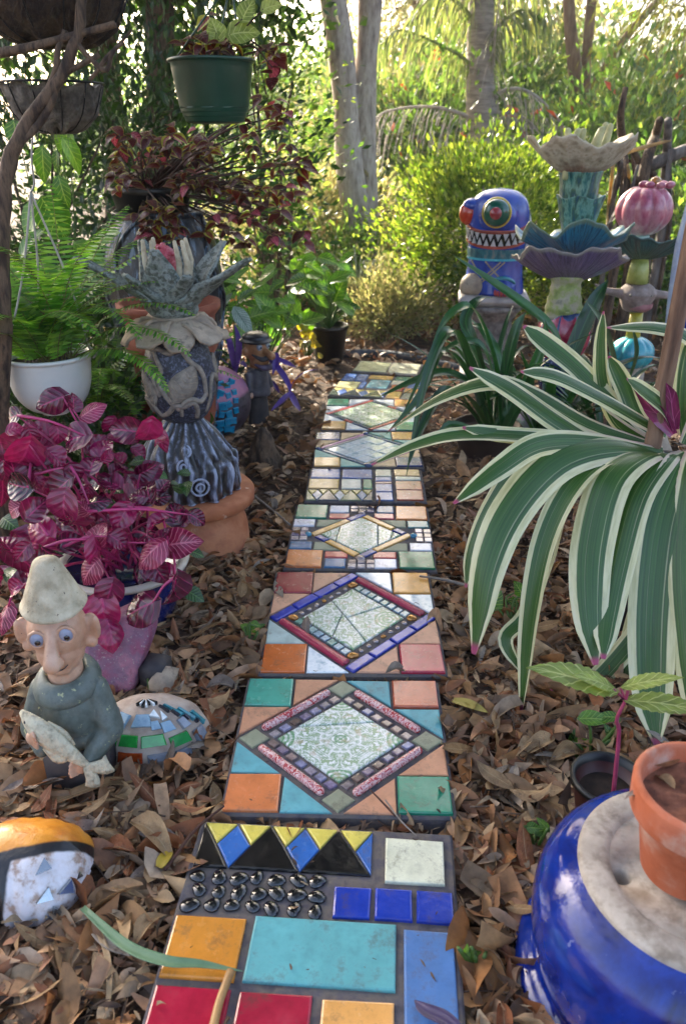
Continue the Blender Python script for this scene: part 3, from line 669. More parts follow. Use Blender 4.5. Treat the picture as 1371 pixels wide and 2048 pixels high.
    P, D, cc = clumped((-.1, 0, c.z+.35), (.75, .6, 1.0), 9000, 60, .13, 81, .2, 1.8); obj('crown', leafcloud('crown', P, D, .10, .12, seed=82, droop=1.4), LF_OLV, t)
    trunk(t, [(.2, 0, 0), (.15, 0, 1.2), (0, 0, c.z+.8)], [.08, .06, .03], BARK_D); limbs(t, (.15, 0, 1.2), (0, 0, c.z+.8), .03, .02, BARK_D, cc, 83, k=9)
    # shrubs
    def gp(px, Y): a = at(px, 500, Y); return (a.x, a.y, 0)
    shrub('leafy_bush', 'dense small-leaved green bush right behind the blue monster statue', gp(975, 5.3), (.62, .5, .52), .62, 16000, .042, LF_BOX, 101, 120, .075, 9, cat='bush', up=.7)
    shrub('flowering_shrub', 'green shrub with red blossoms between gum and palm', gp(850, 8.6), (1.3, .9, .85), .95, 12000, .085, LF_MID, 102, 90, .16, 8, extra=(LF_RED, 60))
    shrub('flowering_shrub', 'green shrub with red blossoms behind the pink pod totem', gp(1240, 7.6), (1.2, .8, .72), .82, 12000, .08, LF_MID, 103, 90, .15, 8, extra=(LF_RED, 50))
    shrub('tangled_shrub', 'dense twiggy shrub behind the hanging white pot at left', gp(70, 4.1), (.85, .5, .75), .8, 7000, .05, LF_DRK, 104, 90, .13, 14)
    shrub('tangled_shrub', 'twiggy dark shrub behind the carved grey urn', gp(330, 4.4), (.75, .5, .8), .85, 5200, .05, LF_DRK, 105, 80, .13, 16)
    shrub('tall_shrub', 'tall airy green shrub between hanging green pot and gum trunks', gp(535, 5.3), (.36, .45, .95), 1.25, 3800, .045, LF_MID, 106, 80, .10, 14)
    shrub('shade_filler_shrub', 'added dark foliage for deep shade between the white hanging pot and the carved urn', gp(170, 3.4), (.55, .3, .36), .36, 6500, .05, LF_DRK, 115, 60, .1, 8)  # dark shrub added to deepen the shade between fern and urn
    shrub('shade_filler_shrub', 'added dark foliage for deep shade behind the magenta plant at the left edge', gp(40, 2.5), (.42, .3, .26), .28, 4500, .045, LF_DRK, 116, 50, .09, 8)  # likewise added, keeps the left edge dark behind the magenta leaves
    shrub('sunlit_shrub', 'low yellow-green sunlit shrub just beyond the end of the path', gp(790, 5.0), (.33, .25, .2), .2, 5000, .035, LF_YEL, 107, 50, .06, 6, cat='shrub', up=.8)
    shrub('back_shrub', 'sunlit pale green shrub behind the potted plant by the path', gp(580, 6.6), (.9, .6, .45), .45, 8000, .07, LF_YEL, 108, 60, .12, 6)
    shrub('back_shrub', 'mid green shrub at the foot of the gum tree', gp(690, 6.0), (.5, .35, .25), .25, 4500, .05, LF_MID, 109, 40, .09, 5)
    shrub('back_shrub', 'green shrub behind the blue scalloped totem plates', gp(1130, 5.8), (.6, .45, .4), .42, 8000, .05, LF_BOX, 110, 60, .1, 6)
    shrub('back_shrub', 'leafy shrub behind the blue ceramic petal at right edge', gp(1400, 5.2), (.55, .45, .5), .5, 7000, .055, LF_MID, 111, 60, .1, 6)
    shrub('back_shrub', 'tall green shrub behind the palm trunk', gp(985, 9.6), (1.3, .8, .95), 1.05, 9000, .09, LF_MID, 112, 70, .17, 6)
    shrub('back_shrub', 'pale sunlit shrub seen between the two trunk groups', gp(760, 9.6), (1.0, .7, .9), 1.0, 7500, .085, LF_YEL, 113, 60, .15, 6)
    # far wood closing the garden
    r = np.random.default_rng(5); Ps = []; Ds = []
    for k in range(46):
        a = R(-16+78*k/45); d = r.uniform(14, 19); c = (d*math.sin(a)-1, d*math.cos(a), r.uniform(.6, 2.0))
        if -.12 < a+.25 < .1 and k % 2: c = (c[0], c[1], .5)
        P, D, _ = clumped(c, (1.3, 1.0, r.uniform(.7, 1.4)), 1300, 26, .3, 200+k); Ps.append(P); Ds.append(D)
    tag(obj('far_wood', leafcloud('far_wood', np.vstack(Ps), np.vstack(Ds), .17, .5, seed=6), LF_MID), 'hazy green wood closing the view behind the garden', 'wood', kind='stuff')
    # dry grass stalks by the gum
    for i, (px, Y, h) in enumerate(((800, 6.2, .75), (690, 6.8, .6), (640, 6.4, .55), (845, 6.6, .7))):
        g = gp(px, Y); t = thing('dry_grass', ('tallest tan dry grass clump right of the gum trunks', 'dry tan grass clump at the foot of the gum tree', 'dry tan grass clump left of the gum trunks', 'dry tan grass clump beside the leafy bush')[i], 'grass', g, 0, 'dry grass clumps round the gum tree')
        parts = []; r = np.random.default_rng(300+i)
        for k in range(70):
            a = r.uniform(0, 2*PI); L_ = h*r.uniform(.5, 1.25); parts.append(strap(arc((r.normal(0, .05), r.normal(0, .05), 0), a, L_, R(r.uniform(65, 88)), R(r.uniform(-10, 60)), 7), [.007, .006, .002], 1))
        V, F, U = join(parts); tag(obj('blades', mesh('blades', V, F, U), LF_DRY, t), kind='stuff')
        P = np.array([p[0][-2] for p in parts[:26]]); obj('seed_heads', leafcloud('seed', np.repeat(P, 14, 0)+r.normal(0, .02, (26*14, 3)), np.tile([[0, 0, 1.]], (26*14, 1)), .03, .4, seed=3), LF_DRY, t)
build_trees()
# ------------------------------------------------------------------ sculptures and pots, left of the path
TERRA = M('terracotta', ['#8f5136', '#a8643f', '#b97a55', '#9c5c42'], 9, .75, .25, 120, speck=('#c9a58c', 14, .68))
TERRA2 = M('terracotta_new', ['#a8512c', '#b9603a', '#c4714c'], 10, .7, .2, 140)
def glazed(key, cols, sc=14, rough=.15, coat=.6, bump=.2, bs=25, **k): return M('glz_'+key, cols, sc, rough, bump, bs, coat=coat, **k)
CLAY_W = M('clay_white', ['#93866c', '#b8ab90', '#cfc3a8'], 30, .8, .9, 90, bdist=.004, speck=('#4a4038', 130, .67))
CLAY_SKIN = M('clay_skin', ['#a97c60', '#c0967a', '#d0aa90'], 22, .42, .5, 70, coat=.15, speck=('#6a5344', 130, .69))
CLAY_GREY = M('clay_greygreen', ['#3a4440', '#4e5852', '#5e6862', '#434c4e'], 26, .55, .6, 70, coat=.12, speck=('#a3a67c', 60, .66))
CLAY_DARK = M('clay_dark', ['#28262e', '#3a3536', '#4a4444'], 20, .65, .4, 60)
CLAY_BEIGE = M('clay_beige', ['#7c7064', '#938472', '#a69682', '#6a5f54'], 24, .75, .5, 80)
def carved(key, dark, light, sc=30, st=None, thr=(.42, .62), rough=.5):
    return M('carved_'+key, [dark, dark, light, light], sc, rough, .9, sc*.9, stretch=st, bdist=.006, lo=thr[0], hi=thr[1], coat=.15, dist=.6)
STONE_BLUE = carved('blue', '#222431', '#565a6e', 120, None, (.38, .72))
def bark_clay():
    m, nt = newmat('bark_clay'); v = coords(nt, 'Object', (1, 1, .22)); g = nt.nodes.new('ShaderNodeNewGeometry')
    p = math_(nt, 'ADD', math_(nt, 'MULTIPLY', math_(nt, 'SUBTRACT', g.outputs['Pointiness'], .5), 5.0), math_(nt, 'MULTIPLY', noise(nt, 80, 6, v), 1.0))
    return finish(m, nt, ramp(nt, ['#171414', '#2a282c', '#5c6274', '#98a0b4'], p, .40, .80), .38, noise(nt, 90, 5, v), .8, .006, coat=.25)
BARK_CLAY = bark_clay()
def ring_points(n): return [2*PI*i/n for i in range(n)]
def prims(parts, name, mat, parent, smooth=True):
    V, F, U = join(parts); return obj(name, mesh(name, V, F, U, smooth), mat, parent)
def pot_prof(rb, rt, h, wall=.008, lip=.0, liph=.0, floor=.02):
    p = [(.0005, 0), (rb, 0), (rb*1.01, .004)]
    if lip: p += [(rt-.002, h-liph-.003), (rt+lip, h-liph), (rt+lip+.001, h-.004), (rt+lip-.003, h), (rt-wall+.002, h), (rt-wall, h-.006)]
    else: p += [(rt, h-.004), (rt-.002, h), (rt-wall+.002, h), (rt-wall, h-.004)]
    return p+[(rb-wall, floor), (.0005, floor)]
def build_gnome():
    b = on(172, 1556); t = thing('gnome_figurine', 'clay gnome figurine in white pointed hat and grey robe hugging a pale fish', 'figurine', b, R(4))
    prims([box(-.060, .060, -.05, .05, -.01, .105, .012)], 'base', CLAY_DARK, t)
    body = [ball((0, 0, .165), (.075, .06, .075)), ball((0, .0, .11), (.066, .056, .035)), capsule((-.062, 0, .205), (-.088, -.02, .135), .030, .031), capsule((-.088, -.02, .135), (-.05, -.075, .125), .030, .019),
            capsule((.062, 0, .205), (.09, -.02, .13), .030, .031), capsule((.09, -.02, .13), (.045, -.07, .085), .030, .019)]
    obj('robe', blob(body, .0045, 5), CLAY_GREY, t)
    V, F, U = lathe(smoothprof([(.040, .205), (.066, .212), (.072, .228), (.060, .248), (.045, .255), (.036, .245)], 22), 30, lambda a, r, z, i: (r*(1+.05*math.sin(2*a+1)), z+.008*math.sin(a)), False); obj('cowl', mesh('cowl', V, F, U), CLAY_GREY, t)
    hd = bpy.data.objects.new('head', None)
    face = [ball((0, 0, .337), (.0575, .053, .062), 24, 16), ball((0, -.008, .293), (.047, .042, .040)), ball((0, -.028, .268), (.025, .018, .014)), capsule((0, 0, .225), (0, 0, .29), .036, .034),
            capsule((0, -.050, .352), (0, -.076, .306), .0095, .0175), ball((-.010, -.066, .303), .0105), ball((.010, -.066, .303), .0105)]
    for s in (-1, 1):
        face += [ball((s*.064, .004, .335), (.016, .010, .030), 14, 10), ball((s*.074, -.003, .337), (.009, .006, .026), 12, 8), ball((s*.060, -.002, .304), (.014, .008, .012), 12, 8)]
    h = obj('head', blob(face, .0032, 4), CLAY_SKIN, t); h.rotation_euler = (0, 0, R(6)); h.location = (0, 0, .026)
    t.scale = (.90, .9, .965)
    mouth = prims([tube(spline([(-.016, -.0505, .2815), (-.004, -.056, .279), (.012, -.0545, .2815), (.021, -.048, .2865)], 12), [.0008, .0016, .0008], 6)], 'mouth', CLAY_DARK, h)
    for s, dz in ((-1, -.003), (1, .004)):
        prims([ball((s*.0275, -.0445, .347+dz), (.0150, .0105, .0155), 20, 12)], 'eye', M('eye_blue', ['#7f8496', '#8f94a8'], 20, .35, coat=.4), h)
        prims([ball((s*.0275+.002, -.0542, .344+dz), (.0058, .0026, .0058), 14, 8)], 'pupil', BLACKGLASS, h)
        prims([tube([(s*.0275+.0155*math.cos(a), -.0445-.0035, .347+dz+.0160*math.sin(a)) for a in np.linspace(0, 2*PI, 20)], .0032, 6, False)], 'eyelid', CLAY_SKIN, h)
    V, F, U = lathe(smoothprof([(.048, .388), (.060, .384), (.0625, .390), (.055, .402), (.0475, .420), (.039, .440), (.030, .462), (.023, .477), (.013, .484), (.0006, .486)], 36), 36,
                    lambda a, r, z, i: (r*math.cos(a)*(1+.03*math.sin(3*a)), r*math.sin(a), z+.0025*math.sin(a*2+1)*(r/.06)), False)
    obj('hat', mesh('hat', V, F, U), CLAY_W, h)
    # fish held across the chest
    ax = spline([(-.078, -.078, .190), (-.045, -.092, .165), (-.005, -.095, .128), (.03, -.092, .092), (.056, -.086, .062)], 20)
    V, F, U = tube(ax, [.006, .016, .023, .0255, .024, .020, .015, .010, .006], 14)
    V = [np.array(v)+np.array([0, .35*(ax[i//14][1]-v[1]), 0]) for i, v in enumerate(V)]
    V2 = join([(V, F, U), strap(spline([(.052, -.086, .066), (.085, -.082, .062), (.10, -.08, .068)], 6), [.012, .03, .036], 4, thick=.006, side=(0, .2, 1)), strap(spline([(.048, -.087, .068), (.058, -.088, .04), (.055, -.088, .02)], 6), [.012, .026, .03], 4, thick=.006, side=(1, .2, 0)),
               strap(spline([(-.03, -.1, .125), (-.005, -.104, .102), (.014, -.1, .098)], 6), [.01, .026, .012], 4, thick=.004, side=(.5, 0, 1)), strap(spline([(-.02, -.085, .172), (.01, -.085, .146), (.03, -.085, .118)], 6), [.004, .016, .004], 3, thick=.004, side=(.5, 0, .6))])
    fish = obj('fish', mesh('fish', *V2), M('fish_clay', ['#8a816c', '#c2b99e', '#d8d0b4'], 75, .6, 1.0, 110, bdist=.008, lo=.25, hi=.6), t)
    prims([ball((-.064, -.094, .178), .0045, 10, 6)], 'eye', CLAY_DARK, fish)
    for (hx, hy, hz, sg) in ((-.054, -.106, .142, 1), (.030, -.092, .060, -1)):
        fg = [ball((hx, hy+.012, hz), (.017, .013, .016), 14, 10)]
        for k in range(4): fg.append(capsule((hx-.002+sg*.004, hy+.004, hz-.011+k*.0075), (hx+sg*(.017-.002*abs(k-1)), hy-.008, hz-.008+k*.0085), .0046, .0036, 10))
        fg.append(capsule((hx, hy+.004, hz+.012), (hx+sg*.010, hy-.004, hz+.023), .0046, .0038, 10)); obj('hand', blob(fg, .0022, 2), CLAY_SKIN, t)
    for ch in t.children:
        if ch.name.split('.')[0] in ('robe', 'cowl', 'fish', 'hand'): ch.location.z += .042 if ch.name.split('.')[0] in ('fish', 'hand') else .018; ch.scale.x = .88
def build_mosaic_mound():
    b = on(303, 1478); t = thing('mosaic_mound', 'small pale clay mound set with green, blue and orange glass chips beside the gnome', 'sculpture', b, R(8))
    rx, ry, rz = .122, .085, .100
    def S(u, v):
        a = -PI/2+u*1.7; e = v*1.68; return np.array([rx*math.cos(e)*math.cos(a), ry*math.cos(e)*math.sin(a), rz*math.sin(e)])
    V, F, U = ball((0, 0, 0), (rx, ry, rz), 40, 24, lambda a, r, z, i: (r*(1+.03*math.sin(3*a)+.02*math.sin(7*a+i)), max(z, -.12)))
    obj('dome', mesh('dome', V, F, U), M('mound_clay', ['#8f7d70', '#a9988a', '#b7aa9e'], 30, .8, .7, 90), t)
    def chip(pts, mat, name='glass_chip', d=.004):
        P = [np.array(p) for p in pts]; c = sum(P)/len(P); n = c/np.array([rx, ry, rz])**2; n /= np.linalg.norm(n); k = len(P)
        V = [p-n*.004 for p in P]+[p+n*d*1.3 for p in P]+[c+(p-c)*.92+n*d*1.9 for p in P]; F = [tuple(range(2*k, 3*k))]
        for j in range(2):
            for i in range(k): F.append((j*k+i, j*k+(i+1) % k, (j+1)*k+(i+1) % k, (j+1)*k+i))
        me = mesh('chip', V, F, smooth=False); bm = bmesh.new(); bm.from_mesh(me); bmesh.ops.recalc_face_normals(bm, faces=bm.faces); bm.to_mesh(me); bm.free(); obj(name, me, mat, t)
    def Q(u0, u1, v0, v1, mat, g=.012): chip([S(u0+g, v0+g), S(u1-g, v0+g), S(u1-g, v1-g), S(u0+g, v1-g)], mat)
    gr, bl, orr, gy, tl, mi = (glazed('chipgreen', ['#14702a', '#229a3c'], 60, .08), glazed('chipblue', ['#5a7d98', '#86a3b5', '#6f93ae'], 30, .08), glazed('chiporange', ['#8e3413', '#b34a1c'], 60, .1), glazed('chipgrey', ['#6f7886', '#8d95a0'], 60, .1), glazed('chipteal', ['#1c5a6a', '#3d8693', '#2a6f7c'], 70, .12), PEARL)
    for a in ((-.62, -.3, .25, .42), (-.29, -.05, .27, .44), (-.04, .26, .26, .43), (.27, .55, .2, .36)): Q(*a, gr)
    for a in ((-.6, -.28, .46, .68), (-.2, .14, .5, .70), (.24, .44, .40, .56)): Q(*a, bl)
    for a in ((-.42, -.3, .10, .22), (-.28, 0, .08, .23)): Q(*a, orr)
    for a in ((-.72, -.45, .06, .2), (.02, .25, .08, .2), (.5, .66, .36, .52)): Q(*a, gy)
    for a in ((-.95, -.74, .08, .24), (.30, .5, .06, .18), (.6, .8, .1, .3), (-.95, -.64, .27, .45), (-.92, -.62, .48, .66), (.1, .26, .46, .6)): Q(*a, [gy, bl, gr][int(abs(a[0])*10) % 3])
    chip([S(.1, .66), S(.3, .60), S(.28, .74)], mi); chip([S(.3, .56), S(.42, .58), S(.40, .70)], mi)
    for k in range(7): u = -.5+k*.17; Q(u, u+.13, .80+.02*math.sin(k*2), .92, [BLACKGLASS, mi][k % 2])
    for k in range(4): Q(.5+k*.08, .57+k*.08, .62-k*.10, .78-k*.13, glazed('chipnavy', ['#141823', '#232a3c'], 40, .1))
    for k in range(3): Q(.62+k*.1, .71+k*.1, .50-k*.13, .76-k*.14, tl)
def build_pink_stone():
    b = on(228, 1372); t = thing('pink_sculpture', 'worn pinkish purple heart-shaped clay slab leaning behind the gnome', 'sculpture', b, R(-6))
    pr = [(-.075, 0), (.052, .0), (.066, .02), (.068, .055), (.088, .105), (.098, .14), (.088, .168), (.06, .185), (.03, .180), (.0, .16), (-.03, .155), (-.075, .13), (-.1, .09), (-.092, .04)]
    n = len(pr); V = []; F = []
    for k, (y, s) in enumerate(((-.035, .86), (-.045, 1), (.03, 1), (.045, .85))): V += [(.0+p[0]*s, y+p[1]*.35, .09+(p[1]-.09)*s) for p in pr]
    for k in range(3):
        for j in range(n): F.append((k*n+j, k*n+(j+1) % n, (k+1)*n+(j+1) % n, (k+1)*n+j))
    F += [tuple(reversed(range(n))), tuple(range(3*n, 4*n))]
    pm = M('pink_clay', ['#5a2c42', '#8a4a66', '#7a5a70', '#a0687c', '#6a3040'], 15, .6, .9, 70, bdist=.005, speck=('#9a8a8c', 160, .62))
    o = obj('slab', mesh('slab', V, F), pm, t); o.modifiers.new('s', 'SUBSURF').levels = 2; o.modifiers['s'].render_levels = 2
    prims([box(.07, .125, -.01, .05, -.01, .075, .012)], 'back_support', CLAY_DARK, t); prims([box(.10, .150, -.03, .03, -.01, .06, .014)], 'stone_foot', CLAY_BEIGE, t)
def build_corner_ceramic():
    b = on(34, 1812); t = thing('ceramic_shard', 'broken ceramic shell with orange, black, white and blue glaze at the lower left corner', 'sculpture', b, 0)
    m, nt = newmat('shard_glaze'); v = coords(nt); s = nt.nodes.new('ShaderNodeSeparateXYZ'); nt.links.new(v, s.inputs[0]); x, y, z = s.outputs
    wob = math_(nt, 'MULTIPLY', math_(nt, 'SUBTRACT', noise(nt, 14, 3, v), .5), .014); of = math_(nt, 'ADD', math_(nt, 'ADD', math_(nt, 'ADD', y, math_(nt, 'MULTIPLY', z, .5)), math_(nt, 'MULTIPLY', x, -.35)), wob); ln = math_(nt, 'ADD', x, wob)
    wh = ramp(nt, ['#a58d7e', '#cfc8c8', '#d8d4d8'], noise(nt, 45, 6, v), .38, .58)
    org = ramp(nt, ['#b56a14', '#d18a24', '#c98a3a'], noise(nt, 22, 4, v), .3, .7); blu = ramp(nt, ['#1b3f8a', '#2a63b0', '#6b86a8'], noise(nt, 30, 4, v), .3, .7)
    c = mix(nt, step(nt, ln, -.022, .003), blu, '#101218'); c = mix(nt, step(nt, ln, .006, .003), c, wh); c = mix(nt, step(nt, of, .050, .003), c, '#101218'); c = mix(nt, step(nt, of, .072, .003), c, org)
    finish(m, nt, c, .35, noise(nt, 60, 5, v), .6, .004, coat=.25)
    V = []; F = []; U = []; nu, nv = 30, 16
    for k in range(2):
        for i in range(nv+1):
            for j in range(nu+1):
                u = j/nu*2-1; w_ = i/nv; jag = 1+.10*(abs(((u*7) % 2)-1)-.5)*(w_ if u > -.2 else .3)
                a = w_*PI*.52; rx = .128*(1-.25*u*u*(u < 0)); X = .005+.105*u*math.cos(a*.25); 
                e = math.sqrt(max(0.0, 1-(abs(u)**2.6))); V.append((X+.012*e*math.sin(a*5+u*3)*.3, .01-.095*math.sin(a)*(.35+.65*e)*jag+.04, (.098*math.cos(a)*(.25+.75*e)+.012)-(k*.007)))
                U.append((u, w_))
    m1 = (nu+1); o_ = (nv+1)*m1
    for k in range(2):
        for i in range(nv):
            for j in range(nu):
                q = (k*o_+i*m1+j, k*o_+i*m1+j+1, k*o_+(i+1)*m1+j+1, k*o_+(i+1)*m1+j); F.append(q if k == 0 else q[::-1])
    for j in range(nu): q = nv*m1+j; F.append((q, q+1, q+1+o_, q+o_))
    me = mesh('shell', V, F, U); obj('shell', me, m, t)
    # back half closes the shell
    V2 = [(v[0], .08-v[1]+.012, v[2]-.001) for v in V[:o_]]; F2 = [tuple(reversed(f)) for f in F[:nu*nv]]; obj('shell_back', mesh('shell', V2, F2), m, t)
    mir = M('mirror_chip', ['#8f969c', '#a9b0b4'], 30, .04, 0, metal=.9)
    for (x, y, z, a) in ((.070, -.028, .062, .4), (.085, -.036, .030, -.3), (.098, -.010, .060, 1.0), (.06, .0, .094, .2), (.10, .02, .055, .9)):
        P = [(-.012, 0, -.010), (.013, 0, -.004), (.002, 0, .014)]; nv = Vector((x/.011, (y-.04)/.009, z/.010)).normalized(); mm = basis(-nv, Vector((math.sin(a), .2, 1)), Vector((x, y, z))+nv*.0)
        V = [(p[0], d, p[2]) for d in (-.0012, .008) for p in P]; obj('mirror_chip', mesh('chip', V, [(0, 1, 2), (5, 4, 3), (0, 3, 4, 1), (1, 4, 5, 2), (2, 5, 3, 0)], smooth=False), mir, t, mtx=mm)
def build_pineapple():
    g = on(402, 1088); Y = g.y
    t0 = thing('upturned_pot', 'upturned terracotta pot carrying the grey pineapple sculpture', 'pot', (g.x, Y, 0), 0)
    V, F, U = lathe(smoothprof([(.150, -.01), (.150, .03), (.143, .09), (.118, .135), (.100, .150)], 24)+[(.165, .150), (.172, .156), (.173, .182), (.166, .190), (.0006, .190)], 56); o = obj('body', mesh('body', V, F, U), TERRA, t0)
    c = Vector((g.x-.018, Y, .1905)); t = thing('pineapple_sculpture', 'grey carved pineapple sculpture with leafy crown standing on an upturned terracotta pot', 'sculpture', c, R(-3))
    # bark-like foot
    r = random.Random(4)
    ph = [r.uniform(0, 6) for _ in range(8)]
    def fb(a, rr, z, i):
        k = 1+.045*math.sin(9*a+ph[0]+math.sin(z*22)*1.2)+.040*math.sin(15*a+ph[1]-math.sin(z*30)*1.5)+.028*math.sin(26*a+ph[2]+math.sin(z*50)*1.4); return (rr*k*(1+.06*math.cos(a-.3)*(z < .1)), z)
    V, F, U = lathe(smoothprof([(.0005, 0), (.122, .0), (.136, .014), (.137, .055), (.126, .11), (.102, .158), (.068, .198), (.050, .222), (.048, .234), (.0005, .235)], 72), 180, fb, False); ft = obj('bark_foot', mesh('bark_foot', V, F, U), BARK_CLAY, t)
    def onfoot(a, z):
        rr = np.interp(z, [0, .014, .055, .11, .158, .198], [.122, .136, .137, .126, .102, .074]); return np.array([rr*math.cos(a), rr*math.sin(a), z])
    for (a, z, rad) in ((-1.05, .055, .022), (-1.35, .115, .016), (-1.25, .155, .012), (-2.3, .06, .02)):
        for q in (1, .45):
            pts = [onfoot(a+q*rad/.12*math.cos(x), z+q*rad*1.1*math.sin(x))*np.array([1.03, 1.03, 1]) for x in np.linspace(0, 2*PI, 16)]; prims([tube(pts, .0035, 6, False)], 'knot', BARK_CLAY, ft)
    # body
    bp = [(.0005, .215), (.048, .218), (.076, .240), (.095, .29), (.098, .345), (.090, .400), (.072, .455), (.052, .480), (.0005, .485)]
    V, F, U = lathe(smoothprof(bp, 50), 64, lambda a, rr, z, i: (rr*(1+.012*math.sin(5*a+z*40)), z), False); bd = obj('body', mesh('body', V, F, U), STONE_BLUE, t)
    def onb(a, z, off=0): rr = np.interp(z, [p[1] for p in bp], [p[0] for p in bp])+off; return np.array([rr*math.cos(a), rr*math.sin(a), z])
    vm = M('vine_clay', ['#655c54', '#82786c', '#988c7e'], 60, .7, .5, 90)
    vines = ([(-2.7, .27), (-2.5, .30), (-2.2, .275), (-2.0, .25), (-1.7, .262), (-1.45, .285), (-1.2, .28), (-.95, .29), (-.8, .27), (-.75, .24)], [(-2.4, .455), (-2.25, .43), (-1.9, .435), (-1.5, .425), (-1.2, .44), (-.9, .40), (-.6, .37), (-.5, .3)],
             [(-2.1, .43), (-1.95, .41), (-1.78, .385), (-1.85, .36), (-1.80, .33), (-1.6, .30), (-1.35, .27)], [(-2.75, .36), (-2.6, .385), (-2.3, .375), (-2.05, .36), (-1.95, .33), (-1.85, .31)], [(-1.3, .25), (-1.25, .285), (-1.0, .30), (-.7, .29), (-.5, .31)],
             [(-2.6, .25), (-2.55, .29), (-2.3, .295), (-2.15, .26)], [(-1.9, .47), (-1.6, .46), (-1.3, .468), (-1.15, .445), (-.9, .46)], [(-.4, .25), (-.2, .35), (.3, .33), (.8, .4)], [(2.9, .3), (2.4, .4), (1.8, .33), (1.2, .36)])
    for v in vines: prims([tube([onb(a, z, .002) for a, z in spline(v, 34)], [.005, .0080, .0068], 7)], 'vine', vm, bd)
    for (a, z, s, tilt) in ((-1.15, .345, 1.2, -.55), (-2.35, .325, 1.0, .5), (.4, .36, .9, .3)):     # raised leaves
        pts = []; L = .105*s; w0 = .058*s
        for i in range(9):
            row = []
            for j in range(5):
                y = (i/8-.5)*L; x = (j/4-.5)*w0*math.sin(PI*min(.999, max(.001, (i/8)**.8))); xx = x*math.cos(tilt)-y*math.sin(tilt); yy = x*math.sin(tilt)+y*math.cos(tilt); row.append(onb(a+xx/.087, z+yy, .008-.004*abs(j/2-1)+(.002 if j == 2 else 0)))
            pts += row
        F = [(i*5+j, i*5+j+1, (i+1)*5+j+1, (i+1)*5+j) for i in range(8) for j in range(4)]; lf = obj('relief_leaf', mesh('leaf', pts, F), vm, bd); sd = lf.modifiers.new('s', 'SOLIDIFY'); sd.thickness = .012; sd.offset = -1
        for i in range(1, 8):
            for sg in (-1, 1):
                y = (i/8-.5)*L; x = sg*w0*.36*math.sin(PI*(i/8)**.8); f = lambda X, Y_: onb(a+(X*math.cos(tilt)-Y_*math.sin(tilt))/.087, z+X*math.sin(tilt)+Y_*math.cos(tilt), .0105)
                prims([tube([f(0, y-.012), f(x, y)], [.0012, .0006], 5)], 'leaf_vein', CLAY_BEIGE, lf) if i < 7 else None
    # skirt of petals
    for k in range(9):
        a = ring_points(9)[k]+.2; d = np.array([math.cos(a), math.sin(a), 0]); ln = r.uniform(.105, .128)
        P = [d*.03+np.array([0, 0, .505]), d*.075+np.array([0, 0, .503]), d*(ln)+np.array([0, 0, .468+r.uniform(-.01, .006)]), d*(ln+.02)+np.array([0, 0, .447+r.uniform(-.008, .02)])]
        V, F, U = strap(spline(P, 10), [.05, .076, .090, .080, .045], 6, .06, .008, side=np.cross(d, [0, 0, 1]), wave=.06); obj('skirt_petal', mesh('petal', V, F, U), CLAY_BEIGE, t)
    prims([lathe([(.05, .475), (.055, .500), (.068, .512), (.0005, .514)], 30)], 'collar', CLAY_BEIGE, t)
    # crown leaves
    cm = M('crown_clay', ['#363c32', '#5c645c', '#828a84', '#444a40', '#6e746a'], 38, .7, 1.0, 70, bdist=.006, lo=.32, hi=.68)
    for (az, lean, ln, w_) in ((-1.57, 17, .155, .082), (-2.85, 54, .215, .074), (-.28, 54, .215, .074), (2.3, 38, .185, .07), (.85, 38, .185, .07), (1.57, 35, .15, .07), (-2.2, 42, .12, .05), (-.95, 42, .12, .05)):
        d = np.array([math.cos(az), math.sin(az), 0]); z0 = np.array([0, 0, .512]); l = R(lean)
        if az in (-2.15, -1.0): d = d*1.0
        P = [d*.02+z0, d*.05+z0+np.array([0, 0, .035]), d*(.05+.45*ln*math.sin(l))+z0+np.array([0, 0, .035+.45*ln*math.cos(l)]), d*(.05+ln*math.sin(l)*1.08)+z0+np.array([0, 0, .035+ln*math.cos(l)*.98])]
        V, F, U = strap(spline(P, 16), [.08, w_*1.55, w_*1.7, w_*1.4, w_*.8, .016], 6, .16, .009, side=np.cross(d, [0, 0, 1]), wave=.05); obj('crown_leaf', mesh('crown_leaf', V, F, U), cm, t)
    prims([lathe(smoothprof([(.03, .50), (.066, .518), (.060, .55), (.035, .58), (.0005, .60)], 14), 30)], 'crown_cup', cm, t)
    rb = prims([ball((-.012, 0, .640), (.033, .033, .052), 20, 14)], 'seed_ball', M('seed_red', ['#7a1f2a', '#b04452', '#c98a90'], 70, .5, .9, 80), t)
    for k in range(26):
        a = r.uniform(0, 2*PI); e = r.uniform(-.5, 1.3); p = (-.012+.033*math.cos(e)*math.cos(a), .033*math.cos(e)*math.sin(a), .640+.052*math.sin(e)); prims([ball(p, .0065, 8, 6)], 'seed', _mats['seed_red'], rb)
    for (a, x0) in ((-2.5, -.02), (-1.9, -.012), (-.95, .012), (-.75, .024), (.9, .02), (2.2, -.02)):
        p0 = (x0+.03*math.cos(a), .03*math.sin(a), .58); p1 = (x0+.045*math.cos(a), .045*math.sin(a), .65); p2 = (x0+.040*math.cos(a)-.006, .04*math.sin(a), .702)
        prims([capsule(p0, p1, .0085, .0078), capsule(p1, p2, .0078, .005)], 'stamen', CLAY_W, t)
